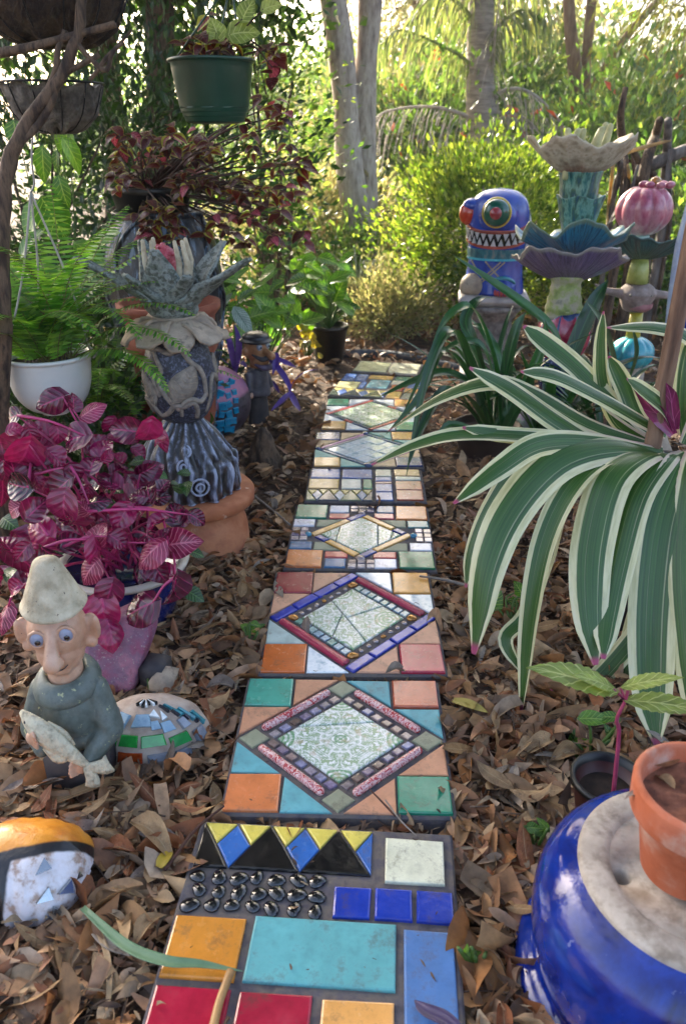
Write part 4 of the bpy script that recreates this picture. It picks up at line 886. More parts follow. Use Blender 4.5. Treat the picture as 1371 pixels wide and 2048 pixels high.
def build_urn():
    c = at(330, 560, 2.95); t = thing('carved_urn', 'large carved blue-grey urn holding the dark nursery pot', 'urn', (c.x, c.y, 0))
    m = carved('urn', '#10151c', '#64788c', 34, (1.3, 1.3, .30), (.44, .70), .35)
    pr = [(.0005, 0), (.13, .0), (.14, .03), (.165, .25), (.2, .5), (.212, .62), (.205, .73), (.18, .83), (.155, .875), (.165, .895), (.150, .90), (.14, .87), (.1, .8), (.0005, .8)]
    V, F, U = lathe(smoothprof(pr, 70), 72, lambda a, r, z, i: (r*(1+.012*math.sin(a*26+math.sin(z*14)*3)+.01*math.sin(a*6+z*30)), z), False); o = obj('body', mesh('body', V, F, U), m, t)
    def onu(a, z): rr = np.interp(z, [0, .03, .25, .5, .62, .73, .83, .875], [.13, .14, .165, .2, .212, .205, .18, .155]); return np.array([rr*math.cos(a), rr*math.sin(a), z])*np.array([1.02, 1.02, 1])
    for k in range(7):
        a0 = 2*PI*k/7; prims([tube([onu(a0+.42*math.sin(x), .62+.26*(x-PI)/PI) for x in np.linspace(0, 2*PI, 22)], .008, 6)], 'carved_band', m, o)
    t2 = thing('nursery_pot', 'black plastic nursery pot of dark red coleus standing in the carved urn', 'pot', (c.x-.02, c.y, .81))
    pm = M('black_plastic', ['#0b0b0c', '#151618'], 20, .35)
    V, F, U = lathe(pot_prof(.10, .140, .17, .004, .006, .02, .13), 48); obj('body', mesh('body', V, F, U), pm, t2)
    prims([lathe([(.0005, .155), (.136, .150)], 30, closed=False)], 'soil', M('soil_pot', ['#1a120d', '#3a2a1e'], 60, .95, .8, 90), t2)
    return t2
def build_terracotta_urn():
    c = at(346, 700, 2.6); t = thing('terracotta_planter', 'ornate terracotta planter half hidden behind the pineapple sculpture', 'pot', (c.x, c.y, 0))
    pr = [(.0005, 0), (.10, 0), (.105, .04), (.08, .07), (.075, .10), (.10, .16), (.128, .26), (.130, .40), (.136, .47), (.155, .50), (.157, .53), (.144, .55), (.150, .60), (.170, .625), (.170, .645), (.15, .645), (.14, .6), (.0005, .58)]
    V, F, U = lathe(pr, 60, lambda a, r, z, i: (r*(1+(.02*abs(math.sin(a*9)) if .15 < z < .48 else 0)), z), False); obj('body', mesh('body', V, F, U, False), M('terracotta_red', ['#6a3422', '#84452e', '#96563c'], 14, .8, .5, 60), t); t.children[0].data.polygons.foreach_set('use_smooth', np.ones(len(t.children[0].data.polygons), dtype=bool))
def build_mosaic_ball():
    c = at(428, 770, 3.12); r = .150; t = thing('mosaic_ball', 'pink and black ceramic ball with turquoise glass chips behind the pineapple sculpture', 'sculpture', (c.x, c.y, 0))
    m, nt = newmat('ball_glaze'); v = coords(nt); s = nt.nodes.new('ShaderNodeSeparateXYZ'); nt.links.new(v, s.inputs[0])
    f = math_(nt, 'ADD', math_(nt, 'ADD', s.outputs[2], math_(nt, 'MULTIPLY', s.outputs[0], -.35)), math_(nt, 'MULTIPLY', noise(nt, 14, 4, v), .03))
    pk = ramp(nt, ['#8f5a78', '#b2738a', '#8a6a9a'], noise(nt, 12, 4, v), .3, .7); dk = ramp(nt, ['#1c1820', '#4a3f4a', '#35313a'], noise(nt, 40, 5, v), .35, .65)
    finish(m, nt, mix(nt, step(nt, f, .155, .012), dk, pk), .45, noise(nt, 50, 5, v), .6, .004, coat=.15)
    prims([ball((0, 0, r-.012), r, 48, 28)], 'body', m, t)
    tq = glazed('turquoise', ['#0d5f86', '#1787ad', '#1f9cc0'], 40, .12); rr = random.Random(3); q = 0
    for i in range(7):
        for j in range(4):
            e = R(-48+i*15+rr.uniform(-3, 3)); a = -PI/2+.05+j*.21+rr.uniform(-.03, .03)+.035*i
            if (i in (0,) and j > 1) or (i == 6 and j < 1): continue
            n = Vector((math.cos(e)*math.cos(a), math.cos(e)*math.sin(a), math.sin(e))); sz = rr.uniform(.012, .0175)
            P = [(x*sz*rr.uniform(.8, 1.1), y*sz*rr.uniform(.8, 1.1)) for x, y in ((-1, -1), (1, -1), (1, 1), (-1, 1))]
            mm = basis(Vector((0, 0, 1)), n, n*r+Vector((0, 0, r-.012))); mm = mm @ Matrix.Rotation(rr.uniform(-.4, .4), 4, 'Z'); obj('glass_chip', tile_mesh(P, -.004, .006, .0018), tq, t, mtx=mm)
def build_little_man():
    b = on(519, 848); t = thing('clay_man', 'small dark clay man figurine with black cap, big nose and moustache', 'figurine', b, R(62)); t.scale = (.95, .95, .93)
    prims([lathe(smoothprof([(.0005, 0), (.052, 0), (.050, .05), (.045, .13), (.04, .16), (.0005, .165)], 20), 28, lambda a, r, z, i: (r*math.cos(a), r*.8*math.sin(a), z))], 'trousers', CLAY_DARK, t)
    coat = M('coat_clay', ['#2c2b31', '#45434a', '#5a5860'], 24, .5, .5, 60, coat=.1)
    obj('coat', blob([lathe(smoothprof([(.0005, .145), (.056, .145), (.052, .19), (.046, .25), (.035, .275), (.0005, .28)], 18), 28), capsule((-.048, 0, .25), (-.062, -.015, .18), .016, .016), capsule((.048, 0, .25), (.062, -.015, .18), .016, .016)], .004, 4), coat, t)
    for s in (-1, 1): prims([ball((s*.061, -.022, .158), (.012, .012, .015), 12, 8)], 'hand', CLAY_SKIN, t)
    sk = M('clay_tan', ['#8a5a38', '#a8744c', '#b98a62'], 30, .45, .3, 60, coat=.15)
    h = obj('head', blob([ball((0, 0, .345), (.046, .050, .05)), ball((0, -.02, .305), (.036, .036, .03)), capsule((0, 0, .265), (0, 0, .30), .026, .026), capsule((0, -.045, .345), (0, -.086, .330), .012, .015), ball((-.05, .005, .34), (.009, .012, .017)), ball((.05, .005, .34), (.009, .012, .017))], .0035, 3), sk, t)
    for s in (-1, 1):
        e = prims([ball((s*.020, -.043, .360), (.0115, .009, .0125), 14, 10)], 'eye', M('eye_grey', ['#8a8f98', '#a0a4ac'], 20, .3, coat=.4), h); prims([ball((s*.020, -.0515, .359), .0042, 10, 6)], 'pupil', BLACKGLASS, h)
    prims([tube(spline([(-.046, -.03, .335), (-.025, -.060, .318), (0, -.068, .322), (.025, -.060, .318), (.046, -.03, .335)], 18), [.003, .010, .011, .010, .003], 8)], 'moustache', CLAY_DARK, h)
    prims([tube(spline([(-.04, -.035, .298), (-.02, -.060, .285), (.02, -.060, .285), (.04, -.035, .298)], 14), [.003, .012, .012, .003], 8)], 'beard', M('beard_clay', ['#40364e', '#5a4c66'], 40, .5, .5, 60), h)
    h.scale = (1.2, 1.2, 1.2); h.location.z = -.054; t.rotation_euler[2] = R(50)
    prims([lathe(smoothprof([(.052, .372), (.060, .378), (.050, .386), (.046, .397), (.030, .406), (.0005, .408)], 18), 28, lambda a, r, z, i: (r*math.cos(a), r*math.sin(a)*(1.15 if math.sin(a) < 0 else 1.05), z))], 'cap', M('cap_clay', ['#0f1012', '#1c1e22'], 30, .4, coat=.2), h)
    # dark cone stump near by
    b = on(528, 925); t = thing('pine_stump', 'small dark brown cone-shaped stump in the litter left of the path', 'stump', b)
    V, F, U = lathe(smoothprof([(.07, -.02), (.058, .03), (.045, .07), (.028, .115), (.012, .14), (.0005, .143)], 24), 30, lambda a, r, z, i: (r*(1+.09*math.sin(5*a+z*60)+.05*math.sin(11*a-z*90)), z)); obj('body', mesh('body', V, F, U), BARK_D, t)
def build_blue_bowl():
    b = on(262, 1225); t = thing('blue_bowl', 'dark blue glazed pot with pale rim under the magenta plant', 'pot', b, 0)
    m = glazed('cobalt_dark', ['#0c123a', '#141d55', '#1c2a6a'], 12, .12)
    V, F, U = lathe(smoothprof([(.0005, 0), (.10, 0), (.125, .03), (.150, .10), (.158, .150)], 24)+[(.158, .150), (.150, .148), (.14, .12), (.0005, .11)], 52); obj('body', mesh('body', V, F, U), m, t)
    prims([lathe([(.146, .147), (.162, .149), (.166, .156), (.164, .162), (.150, .164), (.143, .158)], 52, closed=False)], 'rim', M('rim_pale', ['#b5ab9c', '#cfc6b8'], 30, .4, .3, 60), t)
def build_white_pot():
    c = at(103, 762, 2.0); k = mpp(103, 745, 2.0); t = thing('hanging_pot', 'white plastic hanging pot of green fern on white cords', 'pot', (c.x, c.y, c.z-.075))
    m = M('white_plastic', ['#b9bab4', '#c9cac4'], 6, .35, .15, 20, speck=('#8f8a7c', 30, .70)); m2 = m
    V, F, U = lathe(smoothprof([(.0005, -.012), (.035, -.012), (.040, 0), (.062, .003), (.088, .03), (.103, .07), (.109, .125), (.111, .142)], 40)+[(.118, .145), (.119, .152), (.110, .153), (.104, .145), (.098, .08), (.0005, .07)], 56, lambda a, r, z, i: (r*(1+.004*math.sin(z*400)), z), False); o = obj('body', mesh('body', V, F, U), m, t)
    prims([lathe([(.0005, .132), (.106, .128)], 30, closed=False)], 'soil', M('soil_pot', ['#1a120d', '#3a2a1e'], 60, .95, .8, 90), t)
    cord = M('cord', ['#8d8a80', '#b2ada0'], 40, .8); hook = local(t, at(62, 385, 2.0))
    for (a, j) in ((.15, 0), (2.2, 1), (4.0, 2)):
        p = (.114*math.cos(a), .114*math.sin(a), .15); prims([tube(spline([p, (np.array(p)+hook)/2+np.array([.012, 0, 0]), hook], 10), .0026, 6)], 'cord', cord, t)
    h2 = local(t, at(66, 255, 2.0)); prims([tube(spline([hook, hook+np.array([.012, 0, .02]), (hook+h2)/2, h2], 12), .0022, 6)], 'wire_hook', M('wire', ['#7a7c80', '#a0a2a6'], 30, .4, metal=.8), t)
    return c
def coir_basket(px, py, Y, wpx, hpx, label, dark=False):
    c = at(px, py, Y); k = mpp(px, py, Y); r = wpx*k/2; h = hpx*k; t = thing('wire_basket', label, 'basket', (c.x, c.y, c.z))
    m = M('coir_dark', ['#17100c', '#2e221a', '#463626', '#231a12'], 30, .95, 1.0, 60, bdist=.02) if dark else M('coir_grey', ['#2a2622', '#5c5750', '#857f78', '#3a342e'], 14, .95, 1.0, 45, bdist=.02)
    V, F, U = lathe(smoothprof([(.0005, -h), (r*.45, -h*.95), (r*.8, -h*.6), (r*.98, 0)], 22)+[(r*.99, 0), (r*.93, 0), (r*.85, -h*.35), (.0005, -h*.45)], 56, lambda a, q, z, i: (q*(1+.03*math.sin(a*11+z*40)+.025*math.sin(a*23-z*70)), z+.008*math.sin(a*9)), False); o = obj('liner', mesh('liner', V, F, U), m, t)
    wm = M('wire_dark', ['#16171a', '#2c2d30'], 30, .5, metal=.6)
    for i in range(12):
        a = 2*PI*i/12; prims([tube([(q*1.04*math.cos(a), q*1.04*math.sin(a), z) for q, z in smoothprof([(.01, -h*1.02), (r*.45, -h*.97), (r*.8, -h*.6), (r*1.0, .005)], 10)], .0022, 5)], 'wire', wm, t)
    rg = np.random.default_rng(int(px)); fb = []
    for q in range(420 if dark else 160):
        a = rg.uniform(0, 2*PI); z = -h*rg.uniform(.05, 1.0); q_ = r*math.sqrt(max(.02, 1-(z/h)**2))*1.0; p = np.array([q_*math.cos(a), q_*math.sin(a), z]); d = np.array([math.cos(a)*.6, math.sin(a)*.6, rg.uniform(-1, .3)])+rg.normal(0, .5, 3); L_ = rg.uniform(.012, .05)*(1.3 if dark else .8)
        fb.append(strap(spline([p, p+d*L_*.5, p+d*L_+np.array([0, 0, -.4*L_])], 4), [.0012, .0012, .0006], 1))
    fv = join(fb); tag(obj('coir_fibres', mesh('fibres', *fv), m, t), kind='stuff')
    prims([tube([(r*1.03*math.cos(a), r*1.03*math.sin(a), .006) for a in np.linspace(0, 2*PI, 40)], .0035, 6, False)], 'rim_wire', wm, t)
    for a in (.4, 2.5, 4.6): prims([tube([(r*math.cos(a), r*math.sin(a), .005), (0, 0, .42)], .0016, 5)], 'chain', wm, t)
    return t
def build_green_pot():
    c = at(427, 185, 2.4); k = mpp(427, 185, 2.4); t = thing('hanging_pot', 'dark green plastic hanging pot with coleus above the urn', 'pot', (c.x, c.y, at(427, 247, 2.4).z))
    m = M('green_plastic', ['#12352a', '#173f31', '#1b4838'], 5, .32, .1, 30); h = at(427, 118, 2.4).z-at(427, 247, 2.4).z; r = 86*k
    pr = [(.0005, .004), (r*.55, .0), (r*.68, .004), (r*.71, h*.1), (r*.735, h*.105), (r*.75, h*.17), (r*.772, h*.175), (r*.785, h*.24), (r*.80, h*.25), (r*.915, h*.8), (r*.925, h*.83), (r*.935, h*.94), (r*1.0, h*.95), (r*1.005, h*.985), (r*.99, h), (r*.93, h), (r*.9, h*.9), (.0005, h*.86)]
    V, F, U = lathe(pr, 60, None, False); o = obj('body', mesh('body', V, F, U, True), m, t); o.modifiers.new('b', 'BEVEL').width = .0015
    prims([lathe([(.0005, h*.93), (r*.92, h*.92)], 30, closed=False)], 'soil', M('soil_pot', ['#1a120d', '#3a2a1e'], 60, .95, .8, 90), t)
    for (px, py) in ((478, 60), (455, -30), (415, -60)):
        p = local(t, at({478: 482, 455: 350, 415: 430}[px], 120, 2.4)); prims([tube([p, local(t, at(462, -40, 2.4))], .0028, 6)], 'hanger', m, t)
    return t, h, r
build_gnome(); build_mosaic_mound(); build_pink_stone(); build_corner_ceramic(); build_pineapple()
URN_POT = build_urn(); build_terracotta_urn(); build_mosaic_ball(); build_little_man(); build_blue_bowl(); WHITE_C = build_white_pot()
coir_basket(100, -15, 2.1, 300, 92, 'dark shaggy coir hanging basket at the top left corner', True)
coir_basket(104, 172, 2.5, 196, 82, 'grey coir hanging basket below the dark shaggy basket')
GREEN_T, GREEN_H, GREEN_R = build_green_pot()
# ------------------------------------------------------------------ sculptures and pots, right of the path
def build_blue_pot():
    c = on(1388, 1742, .24); t = thing('blue_pot', 'large upturned cobalt blue glazed pot at the lower right corner', 'pot', (c.x, c.y, 0))
    m, nt = newmat('cobalt'); v = coords(nt); nz = noise(nt, 9, 5, v, .6, .8); col = ramp(nt, ['#050b30', '#0a1c66', '#10308a', '#08124a'], nz, .25, .75)
    col = mix(nt, math_(nt, 'MULTIPLY', step(nt, noise(nt, 60, 3, v), .70, .03), .5), col, '#8a93b5'); finish(m, nt, col, .13, noise(nt, 18, 4, v), .35, .006, coat=.3)
    pr = smoothprof([(.214, -.01), (.218, .010), (.212, .026), (.196, .034)], 10)+smoothprof([(.188, .04), (.198, .08), (.203, .13), (.197, .18), (.176, .215), (.151, .231)], 26)
    V, F, U = lathe(pr, 90, None, False); b = obj('body', mesh('body', V, F, U), m, t)
    q = on(1240, 1752, .2345); hole = (q.x-c.x, q.y-c.y)
    m2 = M('raw_clay', ['#8d8478', '#a79c8e', '#b9aea0', '#968878'], 12, .85, .5, 70, speck=('#7e7264', 30, .58, .14))
    # foot ring and recessed base with a drain hole
    V, F, U = lathe([(.152, .228), (.151, .237), (.145, .241), (.118, .241), (.112, .238), (.109, .2345)], 90, None, False); obj('foot_ring', mesh('foot_ring', V, F, U), m2, t)
    n = 72; hr = .0145; V = []; F = []
    for j in range(n):
        a = 2*PI*j/n; V += [(.1095*math.cos(a), .1095*math.sin(a), .2345), (hole[0]+hr*math.cos(a), hole[1]+hr*math.sin(a), .2345), (hole[0]+hr*.9*math.cos(a), hole[1]+hr*.9*math.sin(a), .22), (hole[0]+.001*math.cos(a), hole[1]+.001*math.sin(a), .195)]
    for j in range(n):
        k = (j+1) % n
        for q in range(3): F.append((j*4+q, k*4+q, k*4+q+1, j*4+q+1))
    me = mesh('base', V, F); bm = bmesh.new(); bm.from_mesh(me); bmesh.ops.recalc_face_normals(bm, faces=bm.faces); bm.to_mesh(me); bm.free()
    obj('base', me, m2, t)
    # terracotta pot on it
    c2 = on(1362, 1738, .242); t2 = thing('terracotta_pot', 'small orange terracotta pot with a rim on the upturned blue pot', 'pot', (c2.x, c2.y, .2415))
    pr = [(.0005, 0), (.050, 0), (.054, .004), (.070, .098), (.0715, .1), (.080, .101), (.083, .105), (.0845, .145), (.081, .150), (.075, .150), (.073, .144), (.068, .115), (.0005, .112)]
    V, F, U = lathe(pr, 72, None, False); o = obj('body', mesh('body', V, F, U), M('terracotta_used', ['#9a4a28', '#b05c38', '#b8694a', '#a8583a'], 14, .7, .4, 110, speck=('#bf9a86', 16, .60, .12)), t2); o.modifiers.new('b', 'BEVEL').width = .0012
    prims([lathe([(.0005, .125), (.0695, .121)], 40, lambda a, r, z, i: (r, z+.003*math.sin(5*a)), False)], 'soil', M('soil_red', ['#4a2a1e', '#7a4a34', '#8f5c44'], 50, .9, .8, 90), t2)
    # red-brown nursery pot behind
    c3 = on(1216, 1560, .11); t3 = thing('nursery_pot', 'small black plastic seedling pot behind the upturned blue pot', 'pot', (c3.x, c3.y, 0))
    V, F, U = lathe(pot_prof(.043, .061, .115, .002, .003, .012, .07), 48, None, False); obj('body', mesh('body', V, F, U), M('brown_plastic', ['#3a1712', '#4a1e16'], 10, .4), t3)
    prims([lathe([(.063, .104), (.0655, .106), (.066, .116), (.062, .118), (.058, .116), (.053, .085)], 48, None, False)], 'rim', _mats['black_plastic'], t3)
    prims([lathe([(.0005, .086), (.055, .083)], 30, closed=False)], 'soil', _mats['soil_pot'], t3)
def build_monster():
    c = at(986, 590, 4.0); zt = at(986, 583, 4.0).z; t0 = thing('pedestal', 'grey stone pedestal with fluted column under the blue monster statue', 'pedestal', (c.x, c.y, 0), R(-4))
    st = M('pale_stone', ['#857c78', '#a39b96', '#b5aca8'], 14, .8, .5, 60)
    V, F, U = box(-.172, .172, -.14, .14, zt-.055, zt, .02); o = obj('top_slab', mesh('slab', V, F, smooth=True), st, t0); o.modifiers.new('b', 'BEVEL').width = .006
    prims([lathe([(.10, .06), (.105, .1), (.10, zt-.14), (.115, zt-.12), (.13, zt-.09), (.15, zt-.075), (.15, zt-.056)], 64, lambda a, r, z, i: (r*(1-.07*abs(math.sin(a*9))) if z < zt-.1 else r, z))], 'column', M('column_stone', ['#4a4442', '#78706c', '#958c88'], 30, .85, .8, 50), t0)
    prims([box(-.14, .14, -.14, .14, -.02, .065, .01)], 'plinth', st, t0)
    t = thing('monster_statue', 'blue painted ceramic monster statue with bulging eyes and jagged teeth', 'statue', (c.x-.005, c.y, zt+.001), R(-14))
    K = .475
    prof = [(0, .150), (.1, .143), (.28, .133), (.40, .134), (.52, .141), (.68, .146), (.82, .140), (.92, .116), (.98, .066), (1.0, .002)]
    def rad(z): return float(np.interp(z/K, [p[0] for p in prof], [p[1] for p in prof]))
    def S(a, z, off=0):  # a=0 faces the viewer
        r = rad(z)+off; return np.array([r*math.sin(a), -r*.86*math.cos(a), z])
    blue = glazed('monster_blue', ['#182a7a', '#2346a0', '#31429a'], 18, .2, .5)
    V, F, U = lathe([(r, z*K) for z, r in smoothprof(prof, 44)], 56, lambda a, r, z, i: (r*math.cos(a), r*.86*math.sin(a), z), True); b = obj('body', mesh('body', V, F, U), blue, t)
    whit = glazed('monster_white', ['#a9a5a5', '#c4c0be'], 20, .25, .4); blk = glazed('monster_black', ['#0c0c10', '#16161c'], 20, .15, .5)
    def band(z0, z1, a0, a1, off, mat, name, n=26, zf=None):
        V = []; F = []
        for i in range(n+1):
            a = a0+(a1-a0)*i/n; dz = zf(a) if zf else 0
            for q, o_ in ((0, -.004), (0, off), (1, off), (1, -.004)): V.append(S(a, z0+(z1-z0)*q+dz, o_))
        for i in range(n):
            for q in range(3): F.append((i*4+q, (i+1)*4+q, (i+1)*4+q+1, i*4+q+1))
        F += [(0, 1, 2, 3), (n*4+3, n*4+2, n*4+1, n*4)]; return obj(name, mesh(name, V, F, smooth=False), mat, b)
    smile = lambda a: .018*(a*a)
    z0, z1 = .225, .280
    band(z0, z1, -1.35, 1.15, .004, blk, 'mouth', zf=smile); band(z1, z1+.013, -1.4, 1.2, .008, glazed('lip', ['#8f3a30', '#a8564a'], 20, .25), 'lip', zf=smile); band(z0-.013, z0, -1.4, 1.2, .008, _mats['glz_lip'], 'lip', zf=smile)
    nT = 11
    for i in range(nT):
        a = -1.27+i*2.34/(nT-1); w_ = .085
        for up in (0, 1):
            aa = a+(.0 if up else .10); dz = smile(aa); q = (z1-.001, z1-.034) if up else (z0+.001, z0+.034)
            P = [S(aa-w_, q[0]+dz, .0055), S(aa+w_, q[0]+dz, .0055), S(aa, q[1]+dz, .0055)]; P2 = [S(aa-w_, q[0]+dz, .011), S(aa+w_, q[0]+dz, .011), S(aa, q[1]+dz, .008)]
            obj('tooth', mesh('tooth', P+P2, [(3, 4, 5) if not up else (3, 5, 4), (0, 1, 4, 3), (1, 2, 5, 4), (2, 0, 3, 5)], smooth=False), whit, b)
    tl = glazed('monster_teal', ['#1f6a78', '#3a93a0'], 30, .2); band(.168, .209, -1.5, 1.5, .003, M('neck_band', ['#173a4a', '#2a6a72', '#8a8078'], 45, .4, stretch=(1, 1, .4)), 'neck_band'); band(.158, .168, -1.5, 1.5, .006, glazed('cyan', ['#3fa0b5', '#5ab8c4'], 20, .2), 'cyan_stripe')
    for (p, q) in (((-.25, .155), (.55, .05)), ((-.9, .155), (-.2, .07)), ((.45, .155), (-.3, .06)), ((.3, .155), (-.42, .06))): prims([tube([S(a, z, .001) for a, z in spline([p, q], 10)], .004, 6)], 'scratch_line', CLAY_BEIGE, b)
    # eyes
    def eye(a, z, r, cols, name='eye'):
        n = Vector((math.sin(a), -math.cos(a), 0)); c0 = Vector(S(a, z, -.02))+n*.036; mm = basis(Vector((0, 0, 1)), n, c0)
        e = obj(name, mesh('e', *lathe(smoothprof([(r*1.03, 0), (r, r*.35), (r*.86, r*.62), (r*.55, r*.84), (.0006, r*.95)], 20), 36, None, False)), glazed('eye_'+cols[0][1:], [cols[0], cols[0]], 30, .12, .6), b, mtx=mm)
        return mm
    V, F, U = ball((0, 0, 0), (.088, .050, .075), 30, 18); cc = S(.06, .352, -.03); obj('brow_bulge', mesh('brow', V, F, U), blue, b, loc=tuple(cc))
    def ringat(mm, r, h, th, mat, name): obj(name, mesh(name, *tube([(r*math.cos(x), r*math.sin(x), h) for x in np.linspace(0, 2*PI, 36)], th, 8, False)), mat, b, mtx=mm)
    mm = eye(.04, .376, .060, ('#15513f', 0)); mm2 = mm.copy(); 
    ringat(mm, .061, .006, .0075, glazed('ring_yellow', ['#b5962c', '#cdb23e'], 20, .2), 'eye_ring')
    obj('pupil', mesh('pupil', *lathe(smoothprof([(.028, .049), (.025, .058), (.012, .067), (.0006, .072)], 12), 26, None, False)), glazed('pupil_red', ['#7a1c2c', '#a33a3a'], 60, .2), b, mtx=mm)
    V, F, U = ball((0, 0, 0), (.05, .045, .055), 24, 14); obj('side_eye', mesh('side_eye', V, F, U), glazed('monster_red', ['#b5301c', '#c84a28'], 20, .15), b, loc=tuple(S(-1.25, .362, .0)))
    prims([ball(tuple(S(-1.2, .395, -.004)), (.045, .04, .035), 20, 12)], 'eyelid', blue, b)
    pts = [S(a, .292+.02*a*a*.4-.0, .012) for a in np.linspace(-.9, 1.25, 20)]; prims([tube(pts, [.003, .006, .003], 6)], 'cheek_line', _mats['glz_lip'], b)
    prims([box(.105, .125, -.04, -.01, .27, .3, .004)], 'mouth_corner', _mats['glz_ring_yellow'], b)
    # white back edge, feet
    prims([tube([(.098+.022*math.sin(x*3.2), .05, x*K) for x in np.linspace(.30, .86, 16)], [.012, .034, .036, .02], 12)], 'white_back', whit, b)
    for (x, mcol) in ((.058, 'r'), (-.09, 'w')):
        f = prims([ball((x, -.09, .035), (.062, .055, .062), 24, 14, lambda a, r, z, i: (r, max(z, -.56)))], 'foot', blue if mcol == 'r' else CLAY_BEIGE, b)
        if mcol == 'r':
            for k in range(5): a = -.7+k*.35; prims([ball((x+.042*math.sin(a), -.125+.01*abs(a), .022), (.014, .022, .026), 12, 8)], 'toe', glazed('toe_red', ['#9c2c34', '#b84a48'], 40, .3), b)
            prims([tube([(x+.058*math.sin(a), -.105-.034*math.cos(a)*.5, .052+.03*math.cos(a)) for a in np.linspace(-1.3, 1.3, 14)], [.006, .012, .006], 8)], 'ankle_stripe', tl, b)
def wavy(R0, z, depth, lobes, amp, th=.008, ph=0, n=160, ruf=.005, rings=12):
    """scalloped shallow dish: outer radius R0, rim rising by depth"""
    V = []; F = []; U = []
    for k in range(2):
        for i in range(rings+1):
            s = i/rings
            for j in range(n):
                a = 2*PI*j/n; r = R0*(.10+.90*s)*(1+.05*math.sin(lobes*a+ph)*s+.03*math.sin(5*a+1.3+ph)*s)
                zz = z+ruf*s**3*(math.sin(11*a+ph)+.7*math.sin(19*a+2*ph))+depth*s**1.6+amp*s**2*math.sin(lobes*a+ph+.5*math.sin(2*a))-k*th*(1-.5*s)+.003*math.sin(a*44)*s*(1-s)*2
                V.append((r*math.cos(a), r*math.sin(a), zz)); U.append((j/n, s))
    o_ = (rings+1)*n
    for k in range(2):
        for i in range(rings):
            for j in range(n):
                q = (k*o_+i*n+j, k*o_+i*n+(j+1) % n, k*o_+(i+1)*n+(j+1) % n, k*o_+(i+1)*n+j); F.append(q if k == 0 else q[::-1])
    for j in range(n): q = rings*n; F.append((q+j, q+(j+1) % n, q+(j+1) % n+o_, q+j+o_))
    F.append(tuple(range(n))); F.append(tuple(reversed(range(o_, o_+n))))
    return V, F, U
def ribbed_mat(name, cols, n=90, rim='#8a9478', rough=.35):
    m, nt = newmat(name); uv = coords(nt, 'UV'); s = nt.nodes.new('ShaderNodeSeparateXYZ'); nt.links.new(uv, s.inputs[0]); v = coords(nt)
    cv = nt.nodes.new('ShaderNodeCombineXYZ'); nt.links.new(math_(nt, 'MULTIPLY', s.outputs[0], n), cv.inputs[0]); nt.links.new(math_(nt, 'MULTIPLY', s.outputs[1], 1.6), cv.inputs[1])
    nz = noise(nt, 1.0, 4, cv.outputs[0]); c = ramp(nt, cols, nz, .28, .72); c = mix(nt, math_(nt, 'MULTIPLY', step(nt, s.outputs[1], .94, .04), .8), c, rim)
    return finish(m, nt, c, rough, nz, .8, .006, coat=.3)
